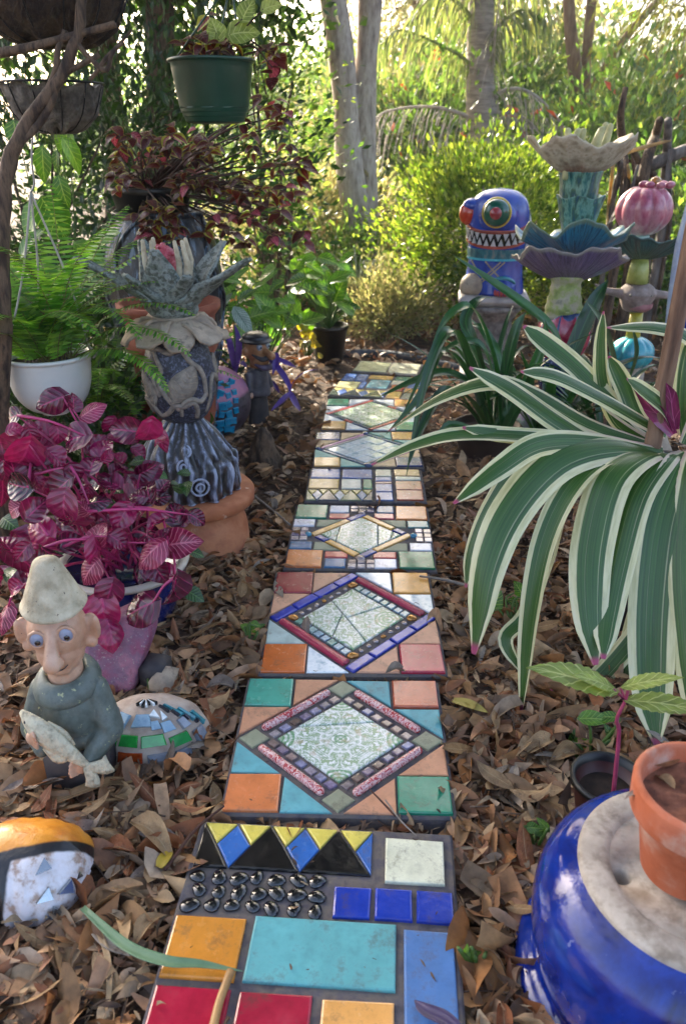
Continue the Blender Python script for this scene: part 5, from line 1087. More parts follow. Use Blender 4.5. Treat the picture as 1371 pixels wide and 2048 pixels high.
def build_totem_a():
    Y = 3.2; c = at(1118, 800, Y); t = thing('ceramic_totem', 'tall ceramic totem with purple and blue scalloped plates and pale flower dish', 'totem', (c.x, c.y, 0), R(20)); k = mpp(1130, 560, Y)
    def z(py): return at(1130, py, Y).z
    xo = lambda px, py: (at(px, py, Y).x-c.x)
    P = lambda mm, px, py: Matrix.Translation(Matrix.Rotation(-R(20), 3, 'Z') @ Vector((xo(px, py), 0, 0)))
    def add(name, g, mat, px=1128, py=600, tilt=0, zc=0): return obj(name, mesh(name, *g), mat, t, mtx=P(0, px, py) @ Matrix.Translation((0, 0, zc)) @ Matrix.Rotation(R(tilt[1]) if tilt else 0, 4, 'Y') @ Matrix.Rotation(R(-tilt[0]) if tilt else 0, 4, 'X') @ Matrix.Translation((0, 0, -zc)))
    zb = z(668); rb = .108
    add('base_dome', lathe(smoothprof([(.0005, 0), (.16, .0), (.165, .03), (.13, .10), (.07, .14), (.0005, .15)], 30), 48), M('dome_purple', ['#4f4670', '#7a6a94', '#5f8a7a', '#8d7aa0'], 30, .35, .5, 50, coat=.3), 1090, 830)
    add('lower_cup', lathe(smoothprof([(.0005, .13), (.05, .13), (.075, .2), (.085, .26), (.07, zb-rb*.8), (.0005, zb-rb*.75)], 24), 40), glazed('deepblue', ['#101a45', '#1c2c6a', '#27406e'], 20, .15), 1115, 760)
    # faceted ball: blue cap with pale dots, red panels
    bl = add('ball', ball((0, 0, zb), (rb, rb, rb*1.12), 48, 24, lambda a, r, zz, i: (r*(1-.035*abs(math.sin(a*4))**6), zz)), None, 1126, 665)
    m, nt = newmat('ball_panels'); uv = coords(nt, 'UV'); s = nt.nodes.new('ShaderNodeSeparateXYZ'); nt.links.new(uv, s.inputs[0]); v = coords(nt)
    red = ramp(nt, ['#6a1428', '#a02a44', '#b8586a'], noise(nt, 20, 5, v), .3, .7); blu = ramp(nt, ['#131b45', '#2d4a78', '#6a86a0'], noise(nt, 24, 5, v), .35, .7)
    w_ = math_(nt, 'SINE', math_(nt, 'MULTIPLY', s.outputs[0], 8*PI*2/2)); f = math_(nt, 'ADD', s.outputs[1], math_(nt, 'MULTIPLY', math_(nt, 'ABSOLUTE', w_), .07)); cc = mix(nt, step(nt, f, .76, .012), red, blu)
    cc = mix(nt, step(nt, math_(nt, 'ABSOLUTE', w_), .17, .06), blu, cc); finish(m, nt, cc, .18, noise(nt, 30, 4, v), .4, .004, coat=.6); bl.data.materials.append(m)
    for j in range(9):
        a = 2*PI*j/9; e = R(55); d = ball((rb*1.0*math.cos(e)*math.cos(a), rb*math.cos(e)*math.sin(a), zb+rb*1.12*math.sin(e)), (.014, .014, .008), 12, 8); o = obj('pale_dot', mesh('dot', *d), glazed('dotgreen', ['#8f9a5a', '#a9ae74'], 30, .3), t, mtx=P(0, 1126, 665))
    nk = M('neck_lichen', ['#6f7a44', '#8a9450', '#a39a82', '#7f7a66'], 24, .7, .7, 60)
    zt1, zt0 = z(555), z(623)
    add('neck', lathe(smoothprof([(.075, zt0-.02), (.072, zt0+.02), (.062, (zt0+zt1)/2), (.058, zt1-.02), (.066, zt1+.01)], 20), 36, lambda a, r, zz, i: (r*(1+.03*math.sin(zz*170)+.02*math.sin(3*a+zz*20)), zz)), nk, 1129, 590)
    pur = ribbed_mat('purple_gills', ['#2b2338', '#5a4a6c', '#7d6c92', '#4a3c5c', '#8d829c'], 150, '#8a8478'); blu2 = ribbed_mat('blue_gills', ['#123048', '#22607f', '#3a86a4', '#1a4a60', '#6fa0a8'], 120, '#6a7a5c')
    add('purple_plate', wavy(.218, z(556), .082, 5, .012, .012, 2.4), pur, 1136, 545, (13, 6), z(556))
    add('blue_plate', wavy(.215, z(506), .080, 6, .026, .012, .4), blu2, 1146, 490, (10, 3), z(506))
    teal = M('teal_drip', ['#143a3c', '#2c6660', '#6c9484', '#3c5c48', '#1f4c60', '#7d8a70'], 34, .3, .5, 40, stretch=(1, 1, .3), coat=.35)
    add('lower_cup', lathe(smoothprof([(.048, z(497)), (.050, z(480)), (.062, z(450)), (.082, z(405)), (.090, z(392))], 20)+[(.084, z(392)), (.06, z(410))], 48, lambda a, r, zz, i: (r*(1+.025*math.sin(a*14)), zz+.006*math.sin(a*5)*(r > .08)), False), teal, 1155, 440)
    add('upper_cup', lathe(smoothprof([(.066, z(400)), (.070, z(380)), (.072, z(365)), (.082, z(340))], 16), 40, lambda a, r, zz, i: (r*(1+.02*math.sin(a*16)), zz)), teal, 1158, 365)
    m, nt = newmat('dish_clay'); v = coords(nt); uv = coords(nt, 'UV'); sx = nt.nodes.new('ShaderNodeSeparateXYZ'); nt.links.new(uv, sx.inputs[0])
    cl = ramp(nt, ['#8c7c66', '#b5a78e', '#cdc2ab', '#9c8a70'], noise(nt, 26, 6, v), .3, .7); ru = ramp(nt, ['#6a3a2c', '#8f5a46'], noise(nt, 20, 4, v), .3, .7)
    f = math_(nt, 'ADD', sx.outputs[1], math_(nt, 'MULTIPLY', math_(nt, 'SUBTRACT', noise(nt, 12, 4, v), .5), .5)); ds = finish(m, nt, mix(nt, step(nt, f, .42, .18), ru, cl), .65, noise(nt, 45, 6, v), .9, .006)
    dish = add('flower_dish', wavy(.192, z(350), .118, 5, .018, .012, .9, rings=14), ds, 1162, 320)
    pm = M('pistil', ['#8f9066', '#a9a87a', '#b9b58a'], 30, .6, .4, 60)
    for i, (x, y, lx, h) in enumerate(((-.07, -.02, -.012, .15), (-.05, .03, .04, .15), (.02, -.03, .03, .155), (.0, .03, .012, .15), (.06, -.02, .03, .165), (.075, .02, .02, .17), (.045, .05, .05, .15))):
        z0 = z(345)-.012; prims([capsule((x, y, z0), (x+lx*.6, y, z0+h*.65), .013, .015), capsule((x+lx*.6, y, z0+h*.65), (x+lx, y, z0+h), .015, .011)], 'pistil', pm, dish)
def build_totem_b():
    Y = 3.55; c = at(1262, 760, Y); t = thing('ceramic_totem', 'slimmer ceramic totem with pink ribbed pod over a dark teal plate', 'totem', (c.x, c.y, 0), 0)
    def z(py): return at(1270, py, Y).z
    def add(name, g, mat, px, py, tilt=0, zc=0): return obj(name, mesh(name, *g), mat, t, mtx=Matrix.Translation((at(px, py, Y).x-c.x, 0, zc)) @ Matrix.Rotation(R(-tilt), 4, 'X') @ Matrix.Translation((0, 0, -zc)))
    tq = glazed('turq', ['#1a6a7c', '#2f93a0', '#4aa8ac'], 14, .2)
    pump = lambda n, d: (lambda a, r, zz, i: (r*(1-d+d*abs(math.cos(a*n/2))**.5), zz))
    zc = z(705); add('turquoise_pumpkin', ball((0, 0, zc), (.098, .098, .075), 72, 22, pump(9, .12)), tq, 1263, 705)
    add('stem_base', lathe([(.10, 0), (.095, .02), (.06, .04), (.055, zc-.06)], 36), CLAY_BEIGE, 1262, 740)
    ye = M('yellow_glaze', ['#8a8424', '#b0a436', '#9a9440'], 20, .35, .3, 50, coat=.3); yg = M('lime_glaze', ['#7f8c3a', '#a3aa5a', '#b5b878'], 20, .45, .3, 50, coat=.2)
    add('yellow_tube', lathe([(.032, z(682)), (.030, z(660)), (.028, z(620))], 30), ye, 1268, 650)
    cl = M('bird_clay', ['#6f6058', '#8c7c74', '#a39490'], 26, .7, .5, 60)
    zb = z(592)
    parts = [lathe(smoothprof([(.0005, z(622)), (.05, z(620)), (.075, zb), (.078, zb+.02), (.05, z(568)), (.0005, z(565))], 20), 36)]
    for (sx, up) in ((-1, .01), (1, -.005)): parts += [capsule((sx*.06, -.01, zb+.01), (sx*.13, -.015, zb+.012+up), .022, .015), capsule((sx*.13, -.015, zb+.012+up), (sx*.19, -.02, zb+.03+up*2), .015, .006)]
    o = obj('bird_heads', blob(parts, .005, 4), cl, t, loc=(at(1273, 590, Y).x-c.x, 0, 0))
    for x in (-.045, .04): prims([ball((x, -.062, zb+.012), (.008, .006, .008), 12, 8)], 'eye', CLAY_BEIGE, o); prims([ball((x, -.067, zb+.012), .0035, 8, 6)], 'pupil', BLACKGLASS, o)
    add('pink_belly', lathe(smoothprof([(.04, z(622)), (.062, z(615)), (.066, z(604))], 8), 30, None, False), M('belly_pink', ['#8c5a60', '#a87a7a'], 30, .5, .4, 50), 1273, 610)
    add('lime_cone', lathe([(.045, z(566)), (.042, z(540)), (.030, z(508))], 36), yg, 1276, 540)
    dt = ribbed_mat('teal_gills', ['#0b2226', '#17444a', '#2a6a6c', '#123438'], 110, '#3a5048')
    add('teal_plate', wavy(.198, z(514), .062, 6, .014, .012, 1.4), dt, 1283, 500, 11, z(514))
    add('pale_neck', lathe(smoothprof([(.035, z(482)), (.028, z(470)), (.036, z(455))], 12), 30), M('pale_neck', ['#8fa39a', '#b0bfb4'], 30, .4, coat=.2), 1284, 468)
    pk = M('pod_pink', ['#6f2c3c', '#a34a62', '#b97a84', '#8a3c50'], 18, .3, .4, 40, stretch=(1, 1, .5), coat=.35)
    zp = z(420); add('pink_pod', ball((0, 0, zp), (.118, .118, .102), 96, 24, lambda a, r, zz, i: (r*(.86+.14*abs(math.cos(a*5))**.6), zz-(.12 if zz > .9 else 0))), pk, 1287, 420)
    pod = t.children[-1]
    for j in range(8): a = 2*PI*j/8; prims([ball((.055*math.cos(a), .055*math.sin(a), zp+.098), (.02, .014, .014), 12, 8)], 'pod_tip', pk, pod)
    prims([ball((-.01, -.01, zp+.11), (.022, .02, .02), 14, 8)], 'amber_knob', glazed('amber', ['#8a5a24', '#a8742f'], 20, .2), pod)
def build_blue_petal():
    c = at(1392, 450, 2.9); t = thing('ceramic_petal', 'tall blue and white ceramic petal sculpture cut by the right edge', 'sculpture', (c.x, c.y, 0))
    m, nt = newmat('petal_glaze'); uv = coords(nt, 'UV'); s = nt.nodes.new('ShaderNodeSeparateXYZ'); nt.links.new(uv, s.inputs[0]); v = coords(nt)
    d = math_(nt, 'ABSOLUTE', math_(nt, 'SUBTRACT', s.outputs[0], .5)); b = ramp(nt, ['#12307a', '#1f4aa0', '#3a6ab0'], noise(nt, 14, 4, v), .3, .7); w_ = ramp(nt, ['#8a94a8', '#a9b0bc'], noise(nt, 20, 4, v), .3, .7)
    cc = mix(nt, math_(nt, 'MULTIPLY', step(nt, d, .22, .03), math_(nt, 'SUBTRACT', 1.0, step(nt, d, .40, .02))), w_, b); finish(m, nt, cc, .2, noise(nt, 20, 3, v), .3, .005, coat=.5)
    z1 = at(1390, 300, 2.9).z; V, F, U = strap(spline([(.02, 0, .30), (0, -.01, .55), (.0, -.02, .85), (.015, 0, z1)], 24), [.04, .07, .10, .125, .10, .02], 10, .35, .014, side=(1, 0, 0)); obj('petal', mesh('petal', V, F, U), m, t)
    prims([lathe(smoothprof([(.07, 0), (.06, .05), (.03, .12), (.022, .3), (.02, .34)], 18), 30)], 'stand', CLAY_BEIGE, t)
def build_stake():
    a = at(1318, 815, 1.72); b = at(1378, 500, 1.72); t = thing('wooden_stake', 'brown weathered wooden stake leaning in the striped plant', 'stake', (a.x, a.y, 0))
    d = (b-a).normalized(); lo = a-d*(a.z/d.z); P = [local(t, lo), local(t, a), local(t, b), local(t, b+d*.35)]
    V, F, U = tube(spline(P, 20), [.019, .019, .018, .017], 12); obj('pole', mesh('pole', V, F, U), bark('stake', ['#3f2c22', '#6a4e3c', '#8a6c56', '#54402f'], 30, (1, 1, .12)), t)
def build_dead_wood():
    t = thing('dead_branches', 'tangle of dark dead branches and bark behind the pink pod totem', 'branches', (at(1280, 420, 4.4).x, 4.4, 0)); r = np.random.default_rng(12)
    gr = bark('weathered', ['#2c2724', '#5e5752', '#8a837c'], 24, (1, 1, .2))
    for pts, rd, mt in (([(1246, 400), (1243, 290), (1240, 230), (1250, 175)], .022, BARK_D), ([(1270, 460), (1290, 330), (1310, 270), (1318, 240)], .03, BARK_D), ([(1325, 460), (1330, 350), (1335, 240)], .032, gr), ([(1180, 330), (1250, 305), (1340, 280)], .011, LF_DRY), ([(1300, 330), (1371, 300), (1430, 285)], .03, gr),
                        ([(1230, 480), (1255, 400), (1275, 330)], .012, gr), ([(1300, 500), (1318, 420), (1330, 330), (1345, 300)], .01, LF_DRY), ([(1255, 330), (1262, 420), (1268, 480)], .007, LF_DRY), ([(1225, 400), (1236, 350), (1243, 320)], .014, gr), ([(1340, 420), (1300, 350), (1255, 320)], .012, BARK_D), ([(1290, 480), (1275, 400), (1262, 300)], .014, BARK_D), ([(1225, 330), (1215, 420), (1210, 500)], .008, LF_DRY), ([(1310, 400), (1280, 330), (1258, 290)], .02, BARK_D)):
        q = [local(t, at(x, y, 4.4+r.uniform(-.15, .15))) for x, y in pts]
        if pts[0][1] > 380: q = [q[0]*np.array([1, 1, 0])-np.array([0, 0, .02])]+q
        V, F, U = tube(spline(q, 18), [rd*1.1, rd, rd*.6], 8); obj('branch', mesh('branch', V, F, U), mt, t)
    for k in range(14):
        x, y = r.uniform(1215, 1345), r.uniform(290, 380); p = local(t, at(x, y, 4.35)); V, F, U = strap(spline([p, p+np.array([r.normal(0, .03), -.02, -.12]), p+np.array([r.normal(0, .06), -.02, -.26])], 6), [.02, .03, .01], 2, .2); obj('bark_strip', mesh('strip', V, F, U), [gr, BARK_D][k % 2], t)
build_blue_pot(); build_monster(); build_totem_a(); build_totem_b(); build_blue_petal(); build_stake(); build_dead_wood()

a, b = on(660, 708), on(880, 738); t = thing('garden_edging', 'dark grey edging strip across the head of the path', 'edging', a)
P = spline([(0, 0, .0), (.35, -.02, .005), (.75, (b.y-a.y), 0)], 24); V, F, U = tube(P, .026, 12); obj('pipe', mesh('pipe', V, F, U), M('edging_grey', ['#2c3038', '#454a52', '#5a5e62'], 20, .6, .4, 60), t)
# ------------------------------------------------------------------ plants
def leaf_grid(L, shape, cup=.15, bend=.3, nx=4, ny=7, pucker=0.0, seed=0, notch=0):
    """broad leaf lying along +y, shape(v)->half width; uv across/along"""
    r = random.Random(seed); V = []; U = []; F = []; m = nx+1
    for i in range(ny+1):
        v = i/ny; w_ = shape(v)*L
        for j in range(m):
            u = j/nx*2-1; y = L*(math.sin(bend*v)/bend if bend else v); z = -L*(1-math.cos(bend*v))/bend if bend else 0
            z += cup*w_*(u*u)+pucker*L*math.sin(v*17+abs(u)*4)*abs(u)*(1-abs(u))*2
            V.append((u*w_, y-notch*L*abs(u)*max(0, .25-v)*1.5, z)); U.append((j/nx, v))
    for i in range(ny):
        for j in range(nx): F.append((i*m+j, i*m+j+1, (i+1)*m+j+1, (i+1)*m+j))
    return mesh('leaf', V, F, U)
ovate = lambda v: .36*math.sin(PI*min(1, max(0, v))**.72)**.85 if 0 < v < 1 else .004
lance = lambda v: .16*math.sin(PI*v**.8)**.9 if 0 < v < 1 else .003
roundl = lambda v: .44*math.sin(PI*v**.6)**.75*(1-.35*max(0, v-.55)) if 0 < v < 1 else .008
def vein_mat(name, base, vein, edge=None, n=9, w_=.12, rough=.25, transl=.2, tint=(1.5, 1.2, 1.2, 1), slope=1.1, coat=.35, bstr=.5):
    m, nt = newmat(name); uv = coords(nt, 'UV'); s = nt.nodes.new('ShaderNodeSeparateXYZ'); nt.links.new(uv, s.inputs[0]); oi = nt.nodes.new('ShaderNodeObjectInfo')
    x = math_(nt, 'ABSOLUTE', math_(nt, 'SUBTRACT', math_(nt, 'MULTIPLY', s.outputs[0], 2.0), 1.0)); y = s.outputs[1]
    ph = math_(nt, 'MULTIPLY', math_(nt, 'SUBTRACT', y, math_(nt, 'MULTIPLY', math_(nt, 'POWER', x, .8), .22*slope)), n)
    fr = math_(nt, 'ABSOLUTE', math_(nt, 'SUBTRACT', math_(nt, 'FRACT', ph), .5)); lat = math_(nt, 'SUBTRACT', 1.0, step(nt, fr, w_, .05)); mid = math_(nt, 'SUBTRACT', 1.0, step(nt, x, .06, .03))
    vn = math_(nt, 'MAXIMUM', lat, mid)
    b = ramp(nt, base, oi.outputs['Random'], 0, 1); b2 = mix(nt, 1.0, b, ramp(nt, [(.6, .6, .6, 1), (1.3, 1.3, 1.3, 1)], noise(nt, 3, 3, uv), .3, .7), 'MULTIPLY')
    c = mix(nt, vn, b2, vein)
    if edge: c = mix(nt, step(nt, math_(nt, 'ADD', x, math_(nt, 'MULTIPLY', math_(nt, 'SUBTRACT', noise(nt, 7, 3, uv), .5), .25)), edge[1], .06), c, edge[0])
    return finish(m, nt, c, rough, math_(nt, 'SUBTRACT', 1.0, fr), bstr, .004, coat=coat, transl=transl, tcol=mix(nt, 1.0, c, tint, 'MULTIPLY'))
def place_leaf(parent, me, mat, p, d, n, s, name='leaf'):
    return obj(name, me, mat, parent, mtx=basis(d, n, p, s))
# --- magenta bloodleaf
def build_bloodleaf():
    b = on(262, 1225); t = thing('bloodleaf_plant', 'magenta bloodleaf plant with glossy pink-veined leaves spilling from the dark blue pot', 'plant', (b.x, b.y, .12))
    m1 = vein_mat('bloodleaf', ['#3c0622', '#6c0c3a', '#9c1450', '#4e082a', '#88104a', '#2e041a'], '#a0245c', n=5, w_=.03, slope=1.6, rough=.16, coat=.6, bstr=.9)
    m2 = vein_mat('bloodleaf_light', ['#8a1c42', '#a03054', '#7a143c'], '#cc6c84', n=8, w_=.09, slope=1.6, rough=.25)
    ms = [leaf_grid(1, roundl, c_, bd, 6, 10, .07, i, .6) for i, (c_, bd) in enumerate(((.45, .9), (.2, 1.5), (-.35, .8), (.6, 1.2)))]
    for me in ms: me.materials.append(m1)
    ms2 = [x.copy() for x in ms]
    for me in ms2: me.materials.clear(); me.materials.append(m2)
    stem = M('bloodstem', ['#8a1848', '#b03068', '#a02458'], 20, .35, coat=.2)
    r = random.Random(11)
    # (px, py, length px, tip direction in degrees in the picture, depth)
    L = [(95, 805, 85, 200, 1.72), (150, 800, 60, 75, 1.75), (185, 815, 60, 40, 1.75), (12, 835, 70, 190, 1.7), (130, 875, 90, 185, 1.66), (45, 930, 100, 250, 1.6), (75, 965, 60, 285, 1.6), (185, 915, 80, 80, 1.62), (110, 980, 85, 215, 1.55), (150, 955, 70, 290, 1.58), (200, 1000, 70, 20, 1.55),
         (215, 960, 60, 150, 1.62), (300, 985, 70, 25, 1.66), (330, 965, 55, 60, 1.68), (270, 990, 60, 170, 1.62), (240, 1040, 70, 240, 1.55), (375, 1035, 75, 5, 1.62), (345, 1020, 55, 120, 1.62), (370, 1085, 100, 8, 1.58), (300, 1050, 65, 200, 1.55), (120, 1030, 90, 255, 1.5), (65, 1060, 85, 160, 1.5), (20, 1020, 70, 200, 1.55),
         (40, 1110, 80, 230, 1.45), (100, 1110, 70, 320, 1.45), (200, 1110, 90, 290, 1.48), (190, 1060, 70, 100, 1.52), (290, 1110, 80, 215, 1.5), (320, 1150, 70, 300, 1.5), (310, 1130, 60, 60, 1.52), (350, 1195, 95, 268, 1.44), (265, 1220, 100, 200, 1.42), (215, 1200, 80, 255, 1.42), (205, 1240, 90, 275, 1.40), (225, 1270, 80, 290, 1.39),
         (170, 1150, 70, 230, 1.45), (20, 1180, 80, 200, 1.42), (0, 1240, 70, 240, 1.4), (160, 870, 70, 330, 1.7), (60, 860, 60, 100, 1.72), (15, 900, 70, 210, 1.66), (240, 935, 60, 40, 1.68), (150, 1080, 70, 30, 1.5), (245, 1085, 70, 330, 1.5), (280, 1020, 55, 80, 1.58), (25, 970, 70, 170, 1.58), (90, 890, 60, 20, 1.68), (120, 920, 60, 320, 1.62), (10, 1080, 60, 120, 1.5), (330, 1075, 60, 30, 1.56), (80, 1010, 65, 45, 1.52), (160, 1010, 60, 140, 1.54), (400, 1040, 50, 330, 1.6), (300, 940, 50, 20, 1.7)]
    for k in range(90): L.append((r.uniform(-20, 330), r.uniform(850, 1170), r.uniform(45, 80), r.uniform(0, 360), r.uniform(1.6, 1.85)))
    cx = Vector((0, 0, CAM_H)); hubs = []
    for i, (px, py, lp, ang, Y) in enumerate(L):
        p = at(px, py, Y); k = mpp(px, py, Y); v = ray(px, py).normalized(); right = _r; up = right.cross(v).normalized()
        a = R(ang); d = (right*math.cos(a)+up*math.sin(a))+v*r.uniform(-.35, .25); n = -v*r.uniform(.2, 1)+Vector((0, 0, 1))*r.uniform(-.1, .9)+right*r.uniform(-.9, .9)
        light = i < 54 and r.random() < .22
        s = lp*k*r.uniform(.55, 1.0); o = place_leaf(t, (ms2 if light else ms)[r.randrange(4)], None, Vector(local(t, p-d.normalized()*s*.5)), d, n, s)
        hubs.append(p-d.normalized()*s*.5)
    for i in range(0, 54):
        h = hubs[i]; root = Vector((b.x+r.uniform(-.06, .06), b.y+r.uniform(-.05, .05), .15)); mid = (h*.55+root*.45)+Vector((r.uniform(-.03, .03), r.uniform(-.02, .03), r.uniform(.02, .07)))
        if i % 3 == 1 and i > 1: root = hubs[i-1]; mid = (h+root)/2+Vector((0, 0, .01))
        V, F, U = tube([local(t, q) for q in spline([root, mid, h], 12)], [.0042, .0034, .0018], 6); obj('stem', mesh('stem', V, F, U), stem, t)
    # green dark underplanting beside it
    gm = vein_mat('plain_leaf', ['#16300f', '#234a18', '#34601f', '#1b3a14'], '#5c8440', n=7, w_=.05, rough=.3, transl=.25, tint=(1.8, 1.7, .8, 1))
    g = [leaf_grid(1, ovate, .2, .6, 4, 7, 0, i) for i in range(2)]
    for me in g: me.materials.append(gm)
    t2 = thing('ground_cover', 'low dark green creeper growing round the foot of the pineapple pot', 'plant', on(330, 990))
    for k in range(46):
        px, py = r.uniform(0, 380), r.uniform(900, 1260)
        if k < 9: px, py = r.uniform(300, 385), r.uniform(935, 985)
        Y = 1.86 if k < 9 else r.uniform(1.65, 1.95)
        p = at(px, py, Y)
        if p.z < .02: continue
        place_leaf(t2, g[k % 2], None, Vector(local(t2, p)), Vector((r.uniform(-1, 1), r.uniform(-1, .2), r.uniform(-.4, .6))), Vector((r.uniform(-.4, .4), -.5, 1)), r.uniform(.035, .07))
    return gm, g
PLAIN_M, PLAIN = build_bloodleaf()
# --- striped bromeliad
def build_bromeliad():
    c = at(1345, 880, 1.75); t = thing('striped_plant', 'big striped plant with arching green leaves edged in cream and pink tips', 'plant', (c.x, c.y, .36))
    t0 = thing('plant_tub', 'dark tub hidden under the striped cream and green leaves', 'pot', (c.x+.02, c.y+.03, 0))
    V, F, U = lathe(pot_prof(.13, .17, .40, .008, .01, .03, .34), 44, None, False); obj('body', mesh('body', V, F, U), M('dark_tub', ['#15110e', '#221b16'], 12, .7, .3, 40), t0)
    prims([lathe([(.0005, .36), (.16, .355)], 30, closed=False)], 'soil', _mats['soil_pot'], t0)
    m, nt = newmat('striped_leaf'); uv = coords(nt, 'UV'); s = nt.nodes.new('ShaderNodeSeparateXYZ'); nt.links.new(uv, s.inputs[0]); u, v = s.outputs[0], s.outputs[1]
    cv = nt.nodes.new('ShaderNodeCombineXYZ'); nt.links.new(math_(nt, 'MULTIPLY', u, 26), cv.inputs[0]); nt.links.new(math_(nt, 'MULTIPLY', v, 1.2), cv.inputs[1]); oi = nt.nodes.new('ShaderNodeObjectInfo'); nt.links.new(math_(nt, 'MULTIPLY', oi.outputs['Random'], 30), cv.inputs[2])
    nz = noise(nt, 1.0, 4, cv.outputs[0]); g = ramp(nt, ['#1e3814', '#2c501e', '#3c6228', '#527438'], nz, .2, .82)
    x = math_(nt, 'ADD', math_(nt, 'ABSOLUTE', math_(nt, 'SUBTRACT', math_(nt, 'MULTIPLY', u, 2.0), 1.0)), math_(nt, 'MULTIPLY', math_(nt, 'SUBTRACT', nz, .5), .16))
    cream = ramp(nt, ['#b3b282', '#cfcda2', '#d9d5b6'], noise(nt, 6, 3, uv), .3, .7)
    c1 = mix(nt, step(nt, x, .64, .03), g, cream); ln = math_(nt, 'SUBTRACT', 1.0, step(nt, math_(nt, 'ABSOLUTE', math_(nt, 'SUBTRACT', u, .30)), .014, .006)); ln2 = math_(nt, 'SUBTRACT', 1.0, step(nt, math_(nt, 'ABSOLUTE', math_(nt, 'SUBTRACT', u, .62)), .008, .005))
    c1 = mix(nt, math_(nt, 'MULTIPLY', math_(nt, 'MULTIPLY', math_(nt, 'MAXIMUM', ln, math_(nt, 'MULTIPLY', ln2, .5)), step(nt, noise(nt, 2.2, 2, cv.outputs[0]), .50, .1)), .4), c1, cream); pinkb = math_(nt, 'MULTIPLY', math_(nt, 'SUBTRACT', 1.0, step(nt, v, .22, .2)), math_(nt, 'MULTIPLY', step(nt, x, .74, .1), .55)); c1 = mix(nt, pinkb, c1, '#b0708c')
    c1 = mix(nt, math_(nt, 'MULTIPLY', step(nt, v, .978, .01), .9), c1, '#a83a6a'); fl = math_(nt, 'MULTIPLY', step(nt, noise(nt, 7, 5, uv), .66, .05), .35); c1 = mix(nt, fl, c1, '#5a4a48')
    finish(m, nt, c1, .32, nz, .5, .002, coat=.2, transl=.18, tcol=mix(nt, 1.0, c1, (1.5, 1.5, .8, 1), 'MULTIPLY'))
    # pixel path from heart to tip with depth at both ends, widest width in pixels
    LV = [([(1325, 900), (1200, 885), (1110, 876), (935, 868), (835, 888), (742, 930)], 1.72, 1.62, 36), ([(1300, 890), (1180, 850), (1070, 790), (985, 764), (880, 795), (775, 862)], 1.75, 1.80, 38), ([(1280, 910), (1190, 888), (1110, 842), (1020, 778), (938, 735)], 1.74, 1.7, 46),
          ([(1320, 880), (1225, 810), (1150, 735), (1095, 690), (1046, 652)], 1.78, 1.86, 52), ([(1330, 870), (1270, 835), (1200, 795), (1110, 752), (1040, 743)], 1.74, 1.66, 40), ([(1290, 880), (1235, 845), (1205, 770), (1200, 700), (1206, 622)], 1.80, 1.84, 34), ([(1310, 870), (1270, 830), (1245, 770), (1216, 712)], 1.78, 1.82, 42),
          ([(1345, 850), (1400, 760), (1380, 680), (1310, 655), (1212, 655)], 1.82, 1.82, 38), ([(1320, 905), (1200, 885), (1110, 875), (1000, 868), (924, 855)], 1.72, 1.66, 36), ([(1345, 860), (1325, 815), (1290, 785), (1252, 758)], 1.72, 1.66, 40),
          ([(1320, 905), (1190, 885), (1080, 888), (1000, 935), (906, 1007)], 1.70, 1.45, 50), ([(1330, 912), (1230, 895), (1120, 920), (1030, 1010), (975, 1130), (946, 1308)], 1.70, 1.38, 84), ([(1335, 912), (1245, 905), (1160, 950), (1095, 1060), (1060, 1220), (1040, 1432)], 1.70, 1.36, 52),
          ([(1345, 915), (1285, 910), (1220, 960), (1185, 1080), (1178, 1200), (1190, 1330)], 1.68, 1.34, 84), ([(1350, 910), (1330, 915), (1275, 990), (1240, 1110), (1215, 1230), (1205, 1318)], 1.68, 1.32, 62), ([(1380, 905), (1365, 930), (1325, 1040), (1305, 1200), (1302, 1360), (1312, 1490)], 1.66, 1.26, 92),
          ([(1330, 910), (1150, 895), (1050, 925), (985, 1010), (945, 1100), (930, 1175)], 1.74, 1.56, 44), ([(1400, 880), (1385, 960), (1370, 1120), (1380, 1300), (1400, 1490)], 1.64, 1.24, 80),
          ([(1345, 915), (1150, 980), (1090, 1120), (1050, 1230), (1010, 1280), (1048, 1352)], 1.72, 1.5, 34), ([(1380, 1020), (1330, 1180), (1230, 1320), (1150, 1390), (1100, 1380)], 1.6, 1.42, 44), ([(1360, 1000), (1290, 1180), (1250, 1330), (1240, 1440)], 1.62, 1.46, 40), ([(1370, 890), (1420, 800), (1450, 700), (1460, 640)], 1.75, 1.8, 60),
          ([(1370, 870), (1371, 780), (1385, 700), (1420, 650)], 1.8, 1.86, 60)]
    for i, (pts, Y0, Y1, wp) in enumerate(LV):
        n = len(pts); P = spline([local(t, at(x, y, Y0+(Y1-Y0)*j/(n-1))) for j, (x, y) in enumerate(pts)], 30)
        k = mpp(*pts[n//2], (Y0+Y1)/2); w_ = wp*k*1.0
        # side vector: mostly across the picture path, in the plane facing up and to the viewer
        a, b_ = Vector(P[10]), Vector(P[22]); d = (b_-a).normalized(); vw = Vector((-.35, -.9, .45)) if pts[-1][1] > 1000 else Vector((-.2, -.65, .75)); sd = d.cross(vw)
        V, F, U = strap(P, [w_*.5, w_*.72, w_*.86, w_*.95, w_, w_, w_*.97, w_*.9, w_*.72, w_*.12], 8, -.10 if i % 3 else .12, 0, side=sd, roll=[0, random.uniform(-.25, .25), random.uniform(-.6, .6)]); obj('leaf', mesh('leaf', V, F, U), m, t)
    pk = vein_mat('pink_young', ['#6a1c44', '#86305c'], '#a8507c', n=3, w_=.02, transl=.15)
